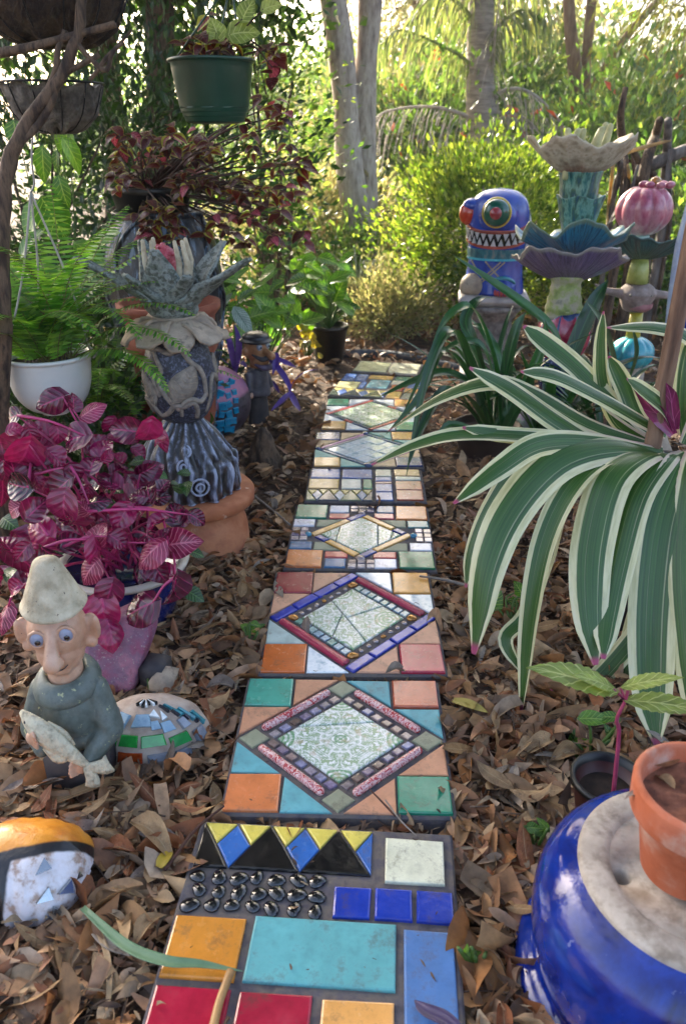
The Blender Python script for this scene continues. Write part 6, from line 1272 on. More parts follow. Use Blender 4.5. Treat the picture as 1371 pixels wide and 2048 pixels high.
    for (pts, wp) in (([(1345, 870), (1322, 838), (1300, 815), (1262, 770)], 34), ([(1350, 860), (1345, 830), (1340, 790), (1330, 765)], 26)):
        P = spline([local(t, at(x, y, 1.70)) for x, y in pts], 14); k = mpp(1320, 820, 1.7); V, F, U = strap(P, [.5*wp*k, wp*k, wp*.9*k, .1*k], 6, .25, 0, side=(.7, 0, .7)); obj('young_leaf', mesh('leaf', V, F, U), pk, t)
build_bromeliad()
# --- dark green strap-leaved clump
STRAP_M = vein_mat('strap_leaf', ['#16381a', '#1f4a22', '#2a5a2a', '#1a3f20'], '#335f30', n=2, w_=.02, rough=.28, transl=.22, tint=(1.8, 1.9, .7, 1), coat=.2, bstr=.1)
def strap_clump(name, label, cat, base, LV, extra, seed, wp=22, mat=None, up=(.0, -.45, .9)):
    t = thing(name, label, cat, base); r = random.Random(seed); mat = mat or STRAP_M
    for pts, Y0, Y1 in LV:
        n = len(pts); P = spline([local(t, at(x, y, Y0+(Y1-Y0)*j/(n-1))) for j, (x, y) in enumerate(pts)], 22); k = mpp(*pts[n//2], (Y0+Y1)/2)*wp; a, b_ = Vector(P[8]), Vector(P[16]); sd = (b_-a).cross(Vector(up))
        V, F, U = strap(P, [k*.6, k*.9, k, k, k*.85, k*.55, k*.05], 4, .16, 0, side=sd); obj('leaf', mesh('leaf', V, F, U), mat, t)
    for k in range(extra[0]):
        a = r.uniform(0, 2*PI); P = arc((.03*math.cos(a), .03*math.sin(a), .02), a, r.uniform(*extra[1]), R(r.uniform(60, 85)), R(r.uniform(-55, 20)), 16, 1.4); w_ = extra[2]*r.uniform(.8, 1.15)
        V, F, U = strap(P, [w_*.6, w_*.95, w_, w_*.9, w_*.6, w_*.05], 4, .16); obj('leaf', mesh('leaf', V, F, U), mat, t)
    return t
b = on(968, 905)
t0 = thing('brown_pot', 'low brown pot half hidden under the dark green strap-leaved clump', 'pot', (b.x, b.y, 0))
V, F, U = lathe(pot_prof(.10, .13, .12, .008, .006, .02, .08), 40, None, False); obj('body', mesh('body', V, F, U), M('brown_clay', ['#2e211a', '#44332a'], 14, .7, .3, 50), t0); prims([lathe([(.0005, .1), (.12, .095)], 26, closed=False)], 'soil', _mats['soil_pot'], t0)
strap_clump('strap_lily', 'dark green strap-leaved lily arching over the right edge of the path', 'plant', (b.x, b.y, .09),
            [([(985, 860), (960, 740), (915, 668), (870, 700), (790, 862)], 2.7, 2.55), ([(985, 870), (930, 740), (880, 702), (840, 790), (772, 868)], 2.7, 2.5), ([(975, 860), (930, 700), (895, 660), (850, 760), (812, 952)], 2.7, 2.35), ([(1000, 860), (990, 730), (950, 622), (915, 618), (880, 660), (835, 790)], 2.75, 2.6),
             ([(1000, 850), (1010, 750), (1030, 660), (1050, 625)], 2.8, 2.85), ([(985, 840), (950, 775), (890, 745), (820, 765), (756, 795)], 2.7, 2.6), ([(990, 850), (1040, 790), (1085, 690), (1090, 640)], 2.75, 2.8), ([(980, 870), (940, 800), (890, 780), (845, 850), (815, 935)], 2.65, 2.3), ([(990, 860), (950, 700), (930, 640), (955, 600), (985, 595)], 2.8, 3.0), ([(1000, 880), (1030, 820), (1060, 760), (1040, 700)], 2.7, 2.6),
             ([(985, 850), (985, 760), (960, 690), (905, 690), (850, 745)], 2.75, 2.7), ([(995, 850), (1000, 740), (965, 660), (935, 650)], 2.85, 2.95), ([(980, 880), (945, 860), (900, 850), (870, 880)], 2.6, 2.4)], (20, (.35, .6), .030), 5, 24)
b = at(1115, 720, 2.95)
strap_clump('strap_lily', 'dark green strap-leaved lily with a leaf pointing across the monster statue', 'plant', (b.x, b.y, 0), [([(1130, 720), (1100, 655), (1040, 605), (980, 562), (908, 512)], 2.95, 2.9), ([(1130, 760), (1150, 690), (1190, 600), (1215, 560)], 3.0, 3.1)], (22, (.45, .75), .040), 8, 34)
b = at(1230, 720, 3.0)
strap_clump('strap_lily', 'dark green strap-leaved lily between the two ceramic totems', 'plant', (b.x, b.y, 0), [([(1235, 780), (1225, 720), (1205, 650), (1170, 600)], 3.0, 2.9), ([(1240, 790), (1262, 740), (1270, 700), (1262, 650)], 2.9, 2.8)], (18, (.4, .65), .036), 9, 30)
# --- fern
def build_fern():
    m = green('fern', ['#34661f', '#4c822a', '#689a34', '#82aa44', '#3c6e26'], .4, (1.9, 1.9, .7, 1)); stem = M('fern_stem', ['#5a4a20', '#6c6a2c'], 20, .6)
    def frond(parent, p0, az, L, e0, e1, seed, w_=.055):
        r = random.Random(seed); P = arc(p0, az, L, e0, e1, 40, 1.2, r.uniform(-.4, .4)); parts = []
        for i in range(3, 39):
            T = P[i]-P[i-1]; T /= np.linalg.norm(T); sd = np.cross(T, [0, 0, 1]); sd /= np.linalg.norm(sd)+1e-6; v = i/39; ln = w_*min(1, v*4+.25)*(1-v)**.55*1.25
            for sg in (-1, 1):
                d = sd*sg+T*.25+np.array([0, 0, -.18+r.uniform(-.08, .08)]); d /= np.linalg.norm(d); q = P[i]; parts.append(([q-T*.0022, q+d*ln*.5-T*.0042, q+d*ln, q+d*ln*.5+T*.0042, q+T*.0022], [(0, 1, 2, 3, 4)], None))
        V, F, U = join(parts); f = obj('frond', mesh('frond', V, F, None, False), m, parent); V, F, U = tube(P, [.0016, .0006], 4); obj('rachis', mesh('rachis', V, F), stem, f)
    c = WHITE_C; t = thing('boston_fern', 'bright green feathery fern growing in the white hanging pot', 'fern', (c.x, c.y, c.z+.055)); r = random.Random(2)
    for k in range(38):
        a = r.uniform(0, 2*PI); frond(t, (r.uniform(-.05, .05), r.uniform(-.05, .05), 0), a, r.uniform(.30, .52), R(r.uniform(55, 88)), R(r.uniform(-60, 35)), k)
    for (px0, az, L, e0, e1) in ((0, R(-12), .34, R(35), R(-70)), (0, R(-5), .40, R(50), R(-50)), (0, R(10), .42, R(60), R(-30)), (0, R(100), .5, R(80), R(40)), (0, R(60), .5, R(75), R(20)), (0, R(170), .42, R(70), R(20))): frond(t, (.06, 0, 0), az, L, e0, e1, int(L*1000), .06)
    # a second fern on the ground behind
    b = at(210, 640, 2.5); t = thing('ground_fern', 'green fern behind the hanging pot, left of the pineapple sculpture', 'fern', (b.x, b.y, .28))
    for k in range(26): a = r.uniform(0, 2*PI); frond(t, (r.uniform(-.06, .06), r.uniform(-.06, .06), 0), a, r.uniform(.3, .5), R(r.uniform(50, 85)), R(r.uniform(-50, 20)), 100+k)
build_fern()
# --- coleus
def build_coleus():
    m = vein_mat('coleus', ['#2a0e10', '#4a1614', '#5c2018', '#3a1018', '#6a2c20', '#30141c'], '#5a1420', ('#7c7830', .82), 6, .06, .35, .3, (2.0, 1.3, .9, 1), coat=.1); mp = vein_mat('coleus_pink', ['#8a2c40', '#a8485a', '#963248'], '#c86a78', ('#4a1418', .8), 6, .08, .35, .3, (1.6, 1.2, 1.1, 1), coat=.1); my = vein_mat('coleus_lime', ['#6a1c18', '#7a2a1c'], '#8a3a20', ('#a3a03c', .5), 6, .06, .35, .35, (1.7, 1.6, .8, 1), coat=.1)
    ms = []
    for q, mm in enumerate((m, m, m, my, m, mp)):
        me = leaf_grid(1, ovate, .2, .5+.15*q, 4, 7, .02, q); me.materials.append(mm); ms.append(me)
    sm = M('coleus_stem', ['#2c1a16', '#4a2c22'], 20, .6)
    def plant(label, root, sites, seed, leafpx):
        r = random.Random(seed); t = thing('coleus_plant', label, 'plant', root)
        for (px, py, Y, n) in sites:
            h = at(px, py, Y); V, F, U = tube([local(t, q) for q in spline([Vector(root)+Vector((r.uniform(-.04, .04), 0, 0)), (Vector(root)*.45+h*.55)+Vector((r.uniform(-.03, .03), 0, r.uniform(0, .05))), h], 9)], [.0045, .003, .002], 5); obj('stem', mesh('stem', V, F), sm, t)
            k = mpp(px, py, Y)
            for j in range(n):
                a = 2*PI*j/n+r.uniform(-.4, .4); d = Vector((math.cos(a), math.sin(a)*.8, r.uniform(-.6, .45))); s = leafpx*k*r.uniform(.7, 1.25)
                me = ms[5] if r.random() < .09 else ms[r.randrange(5)]; place_leaf(t, me, None, Vector(local(t, h+Vector((0, 0, r.uniform(-.03, .02))))), d, Vector((r.uniform(-.3, .3), -.5, 1)), s)
    r = random.Random(5)
    u = URN_POT.location; sites = [(r.uniform(228, 420), r.uniform(260, 370), r.uniform(2.75, 3.05), 6) for _ in range(36)]+[(r.uniform(400, 610), r.uniform(200, 480), r.uniform(2.8, 3.1), 5) for _ in range(34)]+[(r.uniform(275, 400), r.uniform(410, 470), 2.68, 6) for _ in range(11)]+[(545, 470, 2.9, 5), (560, 430, 2.9, 5), (485, 345, 2.75, 5), (470, 370, 2.75, 4), (420, 300, 2.7, 5), (320, 320, 2.72, 5)]
    plant('dark red coleus bush spilling out of the carved urn', (u.x, u.y, u.z+.15), sites, 3, 30)
    g = GREEN_T.location; plant('red and lime coleus sprigs growing in the green hanging pot', (g.x, g.y, g.z+GREEN_H*.9), [(400, 85, 2.38, 6), (430, 70, 2.4, 6), (455, 85, 2.36, 6), (440, 100, 2.32, 5), (390, 100, 2.42, 5), (535, 105, 2.4, 5), (555, 95, 2.42, 5), (545, 135, 2.38, 4), (420, 45, 2.45, 5), (365, 95, 2.4, 5)], 6, 38)
    # pale heart-leaved sprig in the same pot
    lime = vein_mat('lime_leaf', ['#7f9040', '#96a650', '#a5b060'], '#bcc27c', n=6, w_=.06, rough=.5, transl=.35, tint=(1.4, 1.4, .7, 1), coat=0); me = leaf_grid(1, roundl, .15, .5, 6, 8, .02, 3, .5); me.materials.append(lime)
    t = thing('lime_seedling', 'pale lime leaf sprig rising from the green hanging pot', 'plant', (g.x, g.y, g.z+GREEN_H*.9))
    for (px, py, lp, ang) in ((490, 62, 62, 10), (430, 55, 45, 110), (415, 75, 40, 200), (495, 15, 45, 60), (545, 10, 40, 20)):
        p = at(px, py, 2.36); k = mpp(px, py, 2.36); a = R(ang); d = Vector((math.cos(a), 0, math.sin(a))); place_leaf(t, me, None, Vector(local(t, p-d*lp*k*.5)), d, Vector((0, -.8, .5)), lp*k)
        V, F, U = tube([local(t, q) for q in spline([Vector((g.x+.02, g.y, g.z+GREEN_H*.9)), (p+Vector((g.x, g.y, g.z+GREEN_H)))/2, p-d*lp*k*.5], 8)], .002, 5); obj('stem', mesh('stem', V, F), sm, t)
    # seedling with pink stem behind the terracotta pot
    b = at(1240, 1560, 1.02); t = thing('lime_seedling', 'lime green seedling on a pink stem in front of the striped plant', 'plant', (b.x, b.y, 0)); me2 = leaf_grid(1, lambda v: (.15+.012*math.sin(v*60))*math.sin(PI*v**.8)**.9 if 0 < v < 1 else .004, .12, .35, 6, 30, .03, 9); me2.materials.append(lime); pst = M('pink_stem', ['#8f2c4c', '#b04a68'], 20, .4, coat=.2)
    Y = 1.08
    for (x0, y0, x1, y1) in ((1235, 1385, 1075, 1315), (1240, 1375, 1355, 1342), (1245, 1400, 1420, 1408), (1225, 1378, 1160, 1338)):
        a, b_ = at(x0, y0, Y), at(x1, y1, Y-.04); place_leaf(t, me2, None, Vector(local(t, a)), b_-a, Vector((0, -.35, 1)), (b_-a).length)
        V, F, U = tube([local(t, q) for q in spline([at(1250, 1402, Y), a], 5)], .0022, 5); obj('petiole', mesh('petiole', V, F), pst, t)
    V, F, U = tube([local(t, q) for q in spline([Vector((b.x, b.y, 0)), at(1236, 1480, Y), at(1232, 1440, Y), at(1250, 1400, Y), at(1255, 1375, Y)], 14)], [.0042, .0034, .0024], 7); obj('stem', mesh('stem', V, F), pst, t)
build_coleus()
# --- broad-leaved plants, seedlings
def leafy(name, label, root, sites, me, mat_stem, seed, cat='plant', up=1.0):
    r = random.Random(seed); t = thing(name, label, cat, root)
    for (px, py, Y, lp, ang) in sites:
        p = at(px, py, Y); k = mpp(px, py, Y); a = R(ang); d = Vector((math.cos(a), r.uniform(-.4, .3), math.sin(a))); s = lp*k; q = p-d.normalized()*s*.5
        place_leaf(t, me[r.randrange(len(me))], None, Vector(local(t, q)), d, Vector((r.uniform(-.3, .3), -.6, up)), s)
        V, F, U = tube([local(t, z) for z in spline([Vector(root), (Vector(root)+q)/2+Vector((r.uniform(-.02, .02), 0, .03)), q], 8)], [.004, .0018], 5); obj('stem', mesh('stem', V, F), mat_stem, t)
    return t
GST = M('green_stem', ['#3a5a22', '#56702c'], 20, .5); lm = vein_mat('bright_leaf', ['#2f5a1a', '#4a7a22', '#64902c'], '#8aa850', n=7, w_=.05, rough=.35, transl=.4, tint=(1.8, 1.8, .6, 1)); ym = vein_mat('yellowing_leaf', ['#8a8a24', '#a89a2c', '#b8a838'], '#c0b458', n=7, w_=.05, rough=.4, transl=.4, tint=(1.5, 1.4, .6, 1))
br = [leaf_grid(1, lambda v: .24*math.sin(PI*v**.75)**.8 if 0 < v < 1 else .004, .25, .7, 4, 7, 0, 1), leaf_grid(1, ovate, .2, .4, 4, 7, 0, 2)]
for x in br: x.materials.append(lm)
ye = [leaf_grid(1, ovate, .2, .6, 4, 7, 0, 3)]; ye[0].materials.append(ym); r_ = random.Random(8)
b = on(658, 722); t = thing('black_pot', 'black plastic pot standing in the litter left of the far end of the path', 'pot', (b.x, b.y, 0)); V, F, U = lathe(pot_prof(.075, .105, .205, .004, .004, .02, .16), 40, None, False); obj('body', mesh('body', V, F, U), _mats['black_plastic'], t); prims([lathe([(.0005, .18), (.098, .175)], 26, closed=False)], 'soil', _mats['soil_pot'], t)
leafy('potted_shrub', 'glossy bright green shrub growing in the black plastic pot', (b.x, b.y, .18), [(r_.uniform(585, 700), r_.uniform(515, 640), r_.uniform(4.2, 4.5), r_.uniform(32, 60), r_.uniform(-30, 210)) for _ in range(46)], br, GST, 1)
leafy('yellowing_weed', 'yellowing weed hanging beside the black plastic pot', (b.x-.12, b.y-.02, .0), [(r_.uniform(595, 640), r_.uniform(650, 715), 4.25, r_.uniform(14, 24), r_.uniform(0, 360)) for _ in range(14)], ye, GST, 2)
cal = vein_mat('calathea', ['#8fa396', '#a3b3a4'], '#4a6a54', n=11, w_=.10, rough=.4, transl=.2, tint=(1.3, 1.3, 1, 1)); ce = [leaf_grid(1, lambda v: .24*math.sin(PI*v**.8)**.75 if 0 < v < 1 else .004, .1, .3, 4, 8, 0, 5)]; ce[0].materials.append(cal)
b = at(470, 760, 3.5); leafy('calathea_plant', 'silver-leaved plant above the mosaic ball and clay man', (b.x, b.y, 0), [(486, 640, 3.4, 66, -52), (470, 690, 3.45, 40, 240), (452, 600, 3.5, 40, 60)], ce, GST, 3)
leafy('broadleaf_shrub', 'green broad-leaved shrub behind the clay man figurine', (b.x+.05, b.y+.35, 0), [(r_.uniform(430, 590), r_.uniform(540, 680), r_.uniform(3.5, 4.0), r_.uniform(30, 62), r_.uniform(-60, 240)) for _ in range(52)], br, GST, 4)
b = at(120, 520, 3.0); leafy('broadleaf_shrub', 'big green leaves hanging behind the white pot cords', (b.x, b.y, .3), [(130, 290, 3.0, 70, 250), (150, 310, 2.95, 80, 300), (85, 330, 2.9, 75, 265), (110, 325, 3.0, 50, 250), (125, 385, 2.9, 70, 280), (110, 440, 2.9, 100, 290), (60, 440, 3.0, 90, 240), (205, 480, 2.7, 90, 200), (180, 500, 2.7, 80, 340), (55, 480, 2.9, 90, 60), (30, 270, 3.0, 60, 270)], br, GST, 5)
for i, (px, py, lab, sc) in enumerate(((1070, 1690, 'small green weed seedling left of the upturned blue pot', 1), (950, 1930, 'green shoot in the litter right of the nearest paver', .8), (1180, 1500, 'green seedling with narrow leaves in the black seedling pot', 1.6), (1020, 1240, 'green seedling under the striped plant leaves', 1.4), (500, 1280, 'tiny green seedling left of the third paver', .7), (620, 1390, 'tiny green weed beside the mosaic mound', .5))):
    if i == 5: px, py = 305, 1385
    Y = on(px, py).y; b = on(px, py+12); leafy('weed_seedling', lab, (b.x, b.y, .0), [(px+r_.uniform(-28, 28)*sc, py-r_.uniform(0, 45)*sc, Y+r_.uniform(-.02, .02), r_.uniform(26, 46)*sc, r_.uniform(-20, 200)) for _ in range(6)], br, GST, 20+i)
# purple setcreasea behind the clay man
pu = M('purple_leaf', ['#3a2a66', '#5a3f92', '#4a3578'], 12, .4, 0, transl=.2, tint=(1.5, 1.2, 1.6, 1))
for i, (lab, LV) in enumerate((('purple trailing plant right of the clay man figurine', [([(540, 720), (555, 735), (575, 765), (582, 790)], 3.2, 3.1), ([(582, 785), (565, 800), (542, 822)], 3.1, 3.0), ([(580, 785), (590, 805), (600, 822)], 3.1, 3.0), ([(545, 715), (570, 725), (592, 735)], 3.2, 3.15), ([(550, 705), (552, 720), (545, 750)], 3.2, 3.15)]), ('purple trailing plant above the mosaic ball', [([(470, 740), (460, 690), (450, 660)], 3.3, 3.3), ([(470, 740), (440, 715), (425, 705)], 3.3, 3.2), ([(470, 740), (480, 725), (495, 735)], 3.3, 3.2), ([(470, 745), (478, 690), (470, 650)], 3.3, 3.35)]))):
    b = on(565, 790) if i == 0 else on(470, 800); strap_clump('purple_plant', lab, 'plant', (b.x, b.y, 0), LV, (3, (.12, .2), .022), 40+i, 13, pu)
# spiky grass tree near the gum
b = at(715, 600, 5.4); strap_clump('spiky_palm', 'small spiky grey-green fan palm at the foot of the gum tree', 'plant', (b.x, b.y, .18), [], (46, (.25, .42), .012), 51, 10, M('spiky', ['#6a7460', '#8a917c', '#7c8a68'], 20, .6, transl=.25))
# gnarled shrub at the left edge
b = at(-8, 820, 1.85); t = thing('gnarled_shrub', 'dark gnarled bare branches of a shrub at the left edge', 'shrub', (b.x, b.y, 0))
for pts, rd in (([(0, 1000), (-2, 820), (4, 640), (0, 520), (6, 400), (20, 320), (62, 235), (118, 160), (158, 60), (165, -40)], [.026, .024, .022, .018, .015, .012, .011]), ([(95, 200), (112, 130), (128, 60)], [.008, .007, .006]), ([(8, 380), (30, 300), (85, 240), (112, 180), (125, 150), (200, 110)], [.009, .008, .005]), ([(-20, 110), (60, 95), (150, 70), (230, 48)], [.011, .009, .007]), ([(150, 80), (205, 140), (225, 110), (260, 60)], [.006, .005, .003]), ([(180, 160), (210, 120), (250, 85)], [.005, .004])):
    P = spline([local(t, at(x, y, 1.85+.0006*abs(y-600)*.3)) for x, y in pts], 34)
    if pts[0][1] == 1000: P[0][2] = -.03
    V, F, U = tube(P, rd, 10); V = [np.array(v)+.0022*np.array([math.sin(v[2]*90), math.cos(v[2]*70), 0]) for v in V]; obj('branch', mesh('branch', V, F, U), BARK_D, t)
# ------------------------------------------------------------------ leaf litter and small things
def in_path(x, y, m=0.0):
    for p in PAVERS:
        dx, dy = x-p.o.location.x, y-p.o.location.y; a = -p.o.rotation_euler[2]; lx = dx*math.cos(a)-dy*math.sin(a); ly = dx*math.sin(a)+dy*math.cos(a)
        if abs(lx) < p.W/2-m and abs(ly) < p.L/2-m: return True
    return False
SOLID = [(o.location.x, o.location.y, r) for o, r in ((o, {'blue_pot': .19, 'gnome_figurine': .055, 'mosaic_mound': .08, 'upturned_pot': .14, 'blue_bowl': .10, 'ceramic_shard': .08, 'nursery_pot': .045}.get(o.name.split('.')[0])) for o in scene.objects if o.parent is None) if r]
def free(x, y): return all((x-a)**2+(y-b)**2 > r*r for a, b, r in SOLID)
LITTER = ['#74512f', '#98724a', '#b5946a', '#5a402b', '#884f28', '#98826a', '#ab7e50', '#432f22', '#c2a580', '#926448', '#785f4a', '#9e6838', '#ae9880', '#a87c54', '#94602f']
LIT = M('litter_leaf', LITTER, 40, .62, .3, 80, transl=.12, tint=(1.3, 1.1, .8, 1), island=True)
def leaf_batch(X, Y, Z, L, W, yaw, tilt, roll, bend, cup, twist):
    n = len(X); us = np.array([-1., 0, 1]); vs_ = np.array([0, .15, .38, .62, .84, 1.0]); rr = np.random.default_rng(n); tr = np.where(rr.uniform(size=n) < .3, rr.uniform(.5, .8, n), 1.0); wv = np.clip(np.sin(PI*(vs_[None, :]*tr[:, None])**rr.uniform(.7, 1.25, n)[:, None]), .03, 1)**rr.uniform(.45, 1.1, n)[:, None]
    u = us[None, None, :]; v = vs_[None, :, None]; g = lambda a: a[:, None, None]
    wv = wv[:, :, None]; px = u*wv*g(W)/2; py = (v-.5)*g(L)+0*u; pz = g(cup)*g(W)*(np.abs(u)**1.3)*wv+g(bend)*g(L)*((v-.5)**2*2)+px*(v-.5)*g(twist)*2
    px, pz = px*np.cos(g(roll))+pz*np.sin(g(roll)), pz*np.cos(g(roll))-px*np.sin(g(roll))
    py, pz = py*np.cos(g(tilt))-pz*np.sin(g(tilt)), py*np.sin(g(tilt))+pz*np.cos(g(tilt))
    wx = px*np.cos(g(yaw))-py*np.sin(g(yaw))+g(X); wy = px*np.sin(g(yaw))+py*np.cos(g(yaw))+g(Y)
    lift = np.maximum(0, .002-pz.min(axis=(1, 2))); wz = pz+g(lift*.7)+g(Z)
    V = np.stack([wx, wy, wz], -1).reshape(-1, 3); base = np.arange(n)[:, None]*18; F = []
    for i in range(5):
        for j in range(2): F.append(base+np.array([[i*3+j, i*3+j+1, (i+1)*3+j+1, (i+1)*3+j]]))
    return V, np.concatenate(F, 0)
def build_litter():
    r = np.random.default_rng(21); pts = []
    while len(pts) < 15500:
        k = len(pts); Y = r.uniform(.42, 2.3) if k < 8200 else r.uniform(2.2, 6.2); X = r.uniform(-1, 1)*(.55*Y+.28)-.05*Y
        if in_path(X, Y, .006) or not free(X, Y): continue
        pts.append((X, Y))
    P = np.array(pts); n = len(P); big = r.uniform(size=n) < .34
    L = np.where(big, r.uniform(.052, .105, n), r.uniform(.018, .05, n)); W = L*r.uniform(.2, .52, n)
    far = P[:, 1] > 2.3; L = np.where(far, L*1.1, L); W = np.where(far, W*1.1, W)
    V, F = leaf_batch(P[:, 0], P[:, 1], r.uniform(-.006, .018, n)*np.where(big, .8, 1.2), L, W, r.uniform(0, 2*PI, n), r.normal(0, .28, n), r.normal(0, .45, n), r.normal(.05, .28, n), r.normal(.15, .3, n), r.normal(0, .7, n))
    tag(obj('leaf_litter', fastmesh('leaf_litter', V, F, smooth=True), LIT), 'layer of dry fallen leaves covering the ground beside the path', 'leaf litter', kind='stuff')
    # crumbled bits
    Q = []
    while len(Q) < 17000:
        Y = r.uniform(.42, 3.6); X = r.uniform(-1, 1)*(.55*Y+.28)-.05*Y
        if in_path(X, Y, -.004) and r.uniform() > .022: continue
        Q.append((X, Y))
    Q = np.array(Q); n = len(Q); L = r.uniform(.006, .042, n)*np.array([.45 if in_path(x, y, 0) else 1 for x, y in Q])
    z = np.array([.038 if in_path(x, y, 0) else 0 for x, y in Q])+r.uniform(.0, .024, n)*np.array([.1 if in_path(x, y, 0) else 1 for x, y in Q])
    V, F = leaf_batch(Q[:, 0], Q[:, 1], z, L, L*r.uniform(.08, .35, n), r.uniform(0, 2*PI, n), r.normal(0, .2, n), r.normal(0, .5, n), r.normal(0, .3, n), r.normal(.2, .3, n), r.normal(0, .5, n))
    tag(obj('leaf_crumbs', fastmesh('leaf_crumbs', V, F, smooth=True), M('crumb', ['#2c1e15', '#4a3425', '#6b4f38', '#3a2a1e', '#84684c', '#a08a6c', '#54402f'], 60, .8, 0, island=True)), 'dark crumbled leaf bits and bark crumbs on the soil', 'crumbs', kind='stuff')
    parts = []
    for k in range(420):
        Y = r.uniform(.45, 4.5); X = r.uniform(-1, 1)*(.5*Y+.25)-.05*Y
        if in_path(X, Y, -.01) or not free(X, Y): continue
        a = r.uniform(0, PI); ln = r.uniform(.03, .16); d = np.array([math.cos(a), math.sin(a), r.normal(0, .08)])*ln/2; c = np.array([X, Y, r.uniform(.012, .03)])
        parts.append(tube(spline([c-d, c+r.normal(0, .006, 3), c+d], 6), [r.uniform(.0008, .0022), .0008], 5))
    V, F, U = join(parts); tag(obj('twigs', mesh('twigs', V, F), M('twig', ['#3a2a20', '#6a5442', '#8a7460', '#54382c'], 30, .8, 0, island=True)), 'thin dry twigs scattered through the leaf litter', 'twigs', kind='stuff')
    # the largest leaves singly
    def drymat(key, cols):
        m, nt = newmat('dry_'+key); uv = coords(nt, 'UV'); s = nt.nodes.new('ShaderNodeSeparateXYZ'); nt.links.new(uv, s.inputs[0]); oi = nt.nodes.new('ShaderNodeObjectInfo'); v = coords(nt)
        c = ramp(nt, cols, oi.outputs['Random'], 0, 1); c = mix(nt, 1.0, c, ramp(nt, [(.62, .58, .54, 1), (1.2, 1.2, 1.2, 1)], noise(nt, 4, 5, v), .34, .66), 'MULTIPLY')
        c = mix(nt, math_(nt, 'MULTIPLY', step(nt, noise(nt, 16, 4, v), .64, .03), .6), c, '#3a2a20'); x = math_(nt, 'ABSOLUTE', math_(nt, 'SUBTRACT', s.outputs[0], .5)); c = mix(nt, math_(nt, 'MULTIPLY', math_(nt, 'SUBTRACT', 1.0, step(nt, x, .025, .02)), .5), c, '#b8a078')
        return finish(m, nt, c, .55, noise(nt, 22, 4, v), .4, .02, coat=.05, transl=.1)
    mats = {'tan': drymat('tan', ['#a08058', '#b39670', '#94754e', '#a88a64']), 'rust': drymat('rust', ['#7a4524', '#8d5430', '#9a6238', '#6e4028']), 'grey': drymat('grey', ['#8a7d70', '#9a8e80', '#7c6c60', '#94847a'])}
    wf = lambda a: (lambda v: a*math.sin(PI*min(.999, max(.001, v))**.85)**.85)
    tp = {}
    for k, m in mats.items():
        tp[k] = []
        for i in range(7):
            rr = random.Random(i*7+len(k)); me = leaf_grid(1, wf(rr.uniform(.12, .2)), rr.uniform(-.9, 1.4), rr.uniform(.2, 1.3), 4, 8, .05, i)
            for vtx in me.vertices: vtx.co.x += .06*math.sin(vtx.co.y*3+i); vtx.co.z += .09*math.sin(vtx.co.y*4.2+i*2)+.35*vtx.co.x*(vtx.co.y-.5)*rr.uniform(-1, 1)
            me.materials.append(m); tp[k].append(me)
    MARKS = [(80, 1620, 'before the gnome'), (250, 1700, 'right of the clay shard'), (120, 1960, 'below the clay shard'), (300, 1900, 'under the fallen green blade'), (380, 1560, 'left of the printed-tile paver'), (420, 1420, 'right of the mosaic mound'), (380, 1300, 'right of the pink slab'),
             (470, 1220, 'left of the gold-bead paver'), (420, 1140, 'before the upturned terracotta pot'), (530, 1050, 'left of the teal-bead paver'), (540, 970, 'right of the upturned terracotta pot'), (970, 1950, 'left of the blue pot foot'), (1000, 1780, 'right of the blue tile row'), (1000, 1620, 'beside the cream tile'), (1080, 1560, 'left of the seedling pot'),
             (960, 1480, 'right of the printed-tile paver'), (1060, 1420, 'below the longest striped leaf tip'), (940, 1340, 'below the broad striped leaf tip'), (900, 1220, 'right of the gold-bead paver'), (900, 1080, 'right of the teal-bead paver'), (890, 990, 'right of the rust tiles'), (1150, 1350, 'under the lime seedling')]
    rr = random.Random(77); cnt = 0
    for k in range(2000):
        if cnt >= 292: break
        px = rr.uniform(0, 1371); py = rr.choice((rr.uniform(1380, 2048), rr.uniform(1130, 1700), rr.uniform(960, 1300))); g = on(px, py)
        if in_path(g.x, g.y, -.03) or not free(g.x, g.y) or g.y > 2.6 or (px > 1060 and py < 1470): continue
        key = rr.choice(('tan', 'tan', 'rust', 'rust', 'grey')); s = rr.uniform(.055, .098)*(1.15 if rr.random() < .15 else 1)
        mark = min(MARKS, key=lambda q: (q[0]-px)**2+(q[1]-py)**2)[2]
        a = rr.uniform(0, 2*PI); d = Vector((math.cos(a), math.sin(a), rr.uniform(-.12, .15))); nn = Vector((rr.uniform(-.45, .45), rr.uniform(-.55, .3), 1))*(1 if rr.random() < .6 else -1)
        o = obj('fallen_leaf', tp[key][rr.randrange(7)], None, None, mtx=basis(d, nn, (g.x, g.y, rr.uniform(.020, .034)), s))
        col = {'tan': 'pale tan', 'rust': 'rusty brown', 'grey': 'greyish'}[key]; size = 'large' if s > .082 else 'small' if s < .066 else 'middling'; tag(o, f'{size} {col} dry leaf in the litter {mark}', 'leaf', f'{size} {col} fallen leaves {mark}'); cnt += 1
    # leaves and sticks that lie on the pavers or stand out
    def lay(px, py, z, key, s, ang, label, nn=(0, -.1, 1)):
        g = on(px, py, z); a = R(ang); o = obj('fallen_leaf', tp[key][len(label) % 7], None, None, mtx=basis(Vector((math.cos(a), math.sin(a), .03)), Vector(nn), (g.x, g.y, z), s)); tag(o, label, 'leaf')
    lay(545, 1160, .046, 'grey', .088, -60, 'greyish dry leaf lying across the dark red corner tile'); lay(615, 1232, .048, 'grey', .075, -85, 'narrow pale leaf lying on the pink bar of the bead paver')
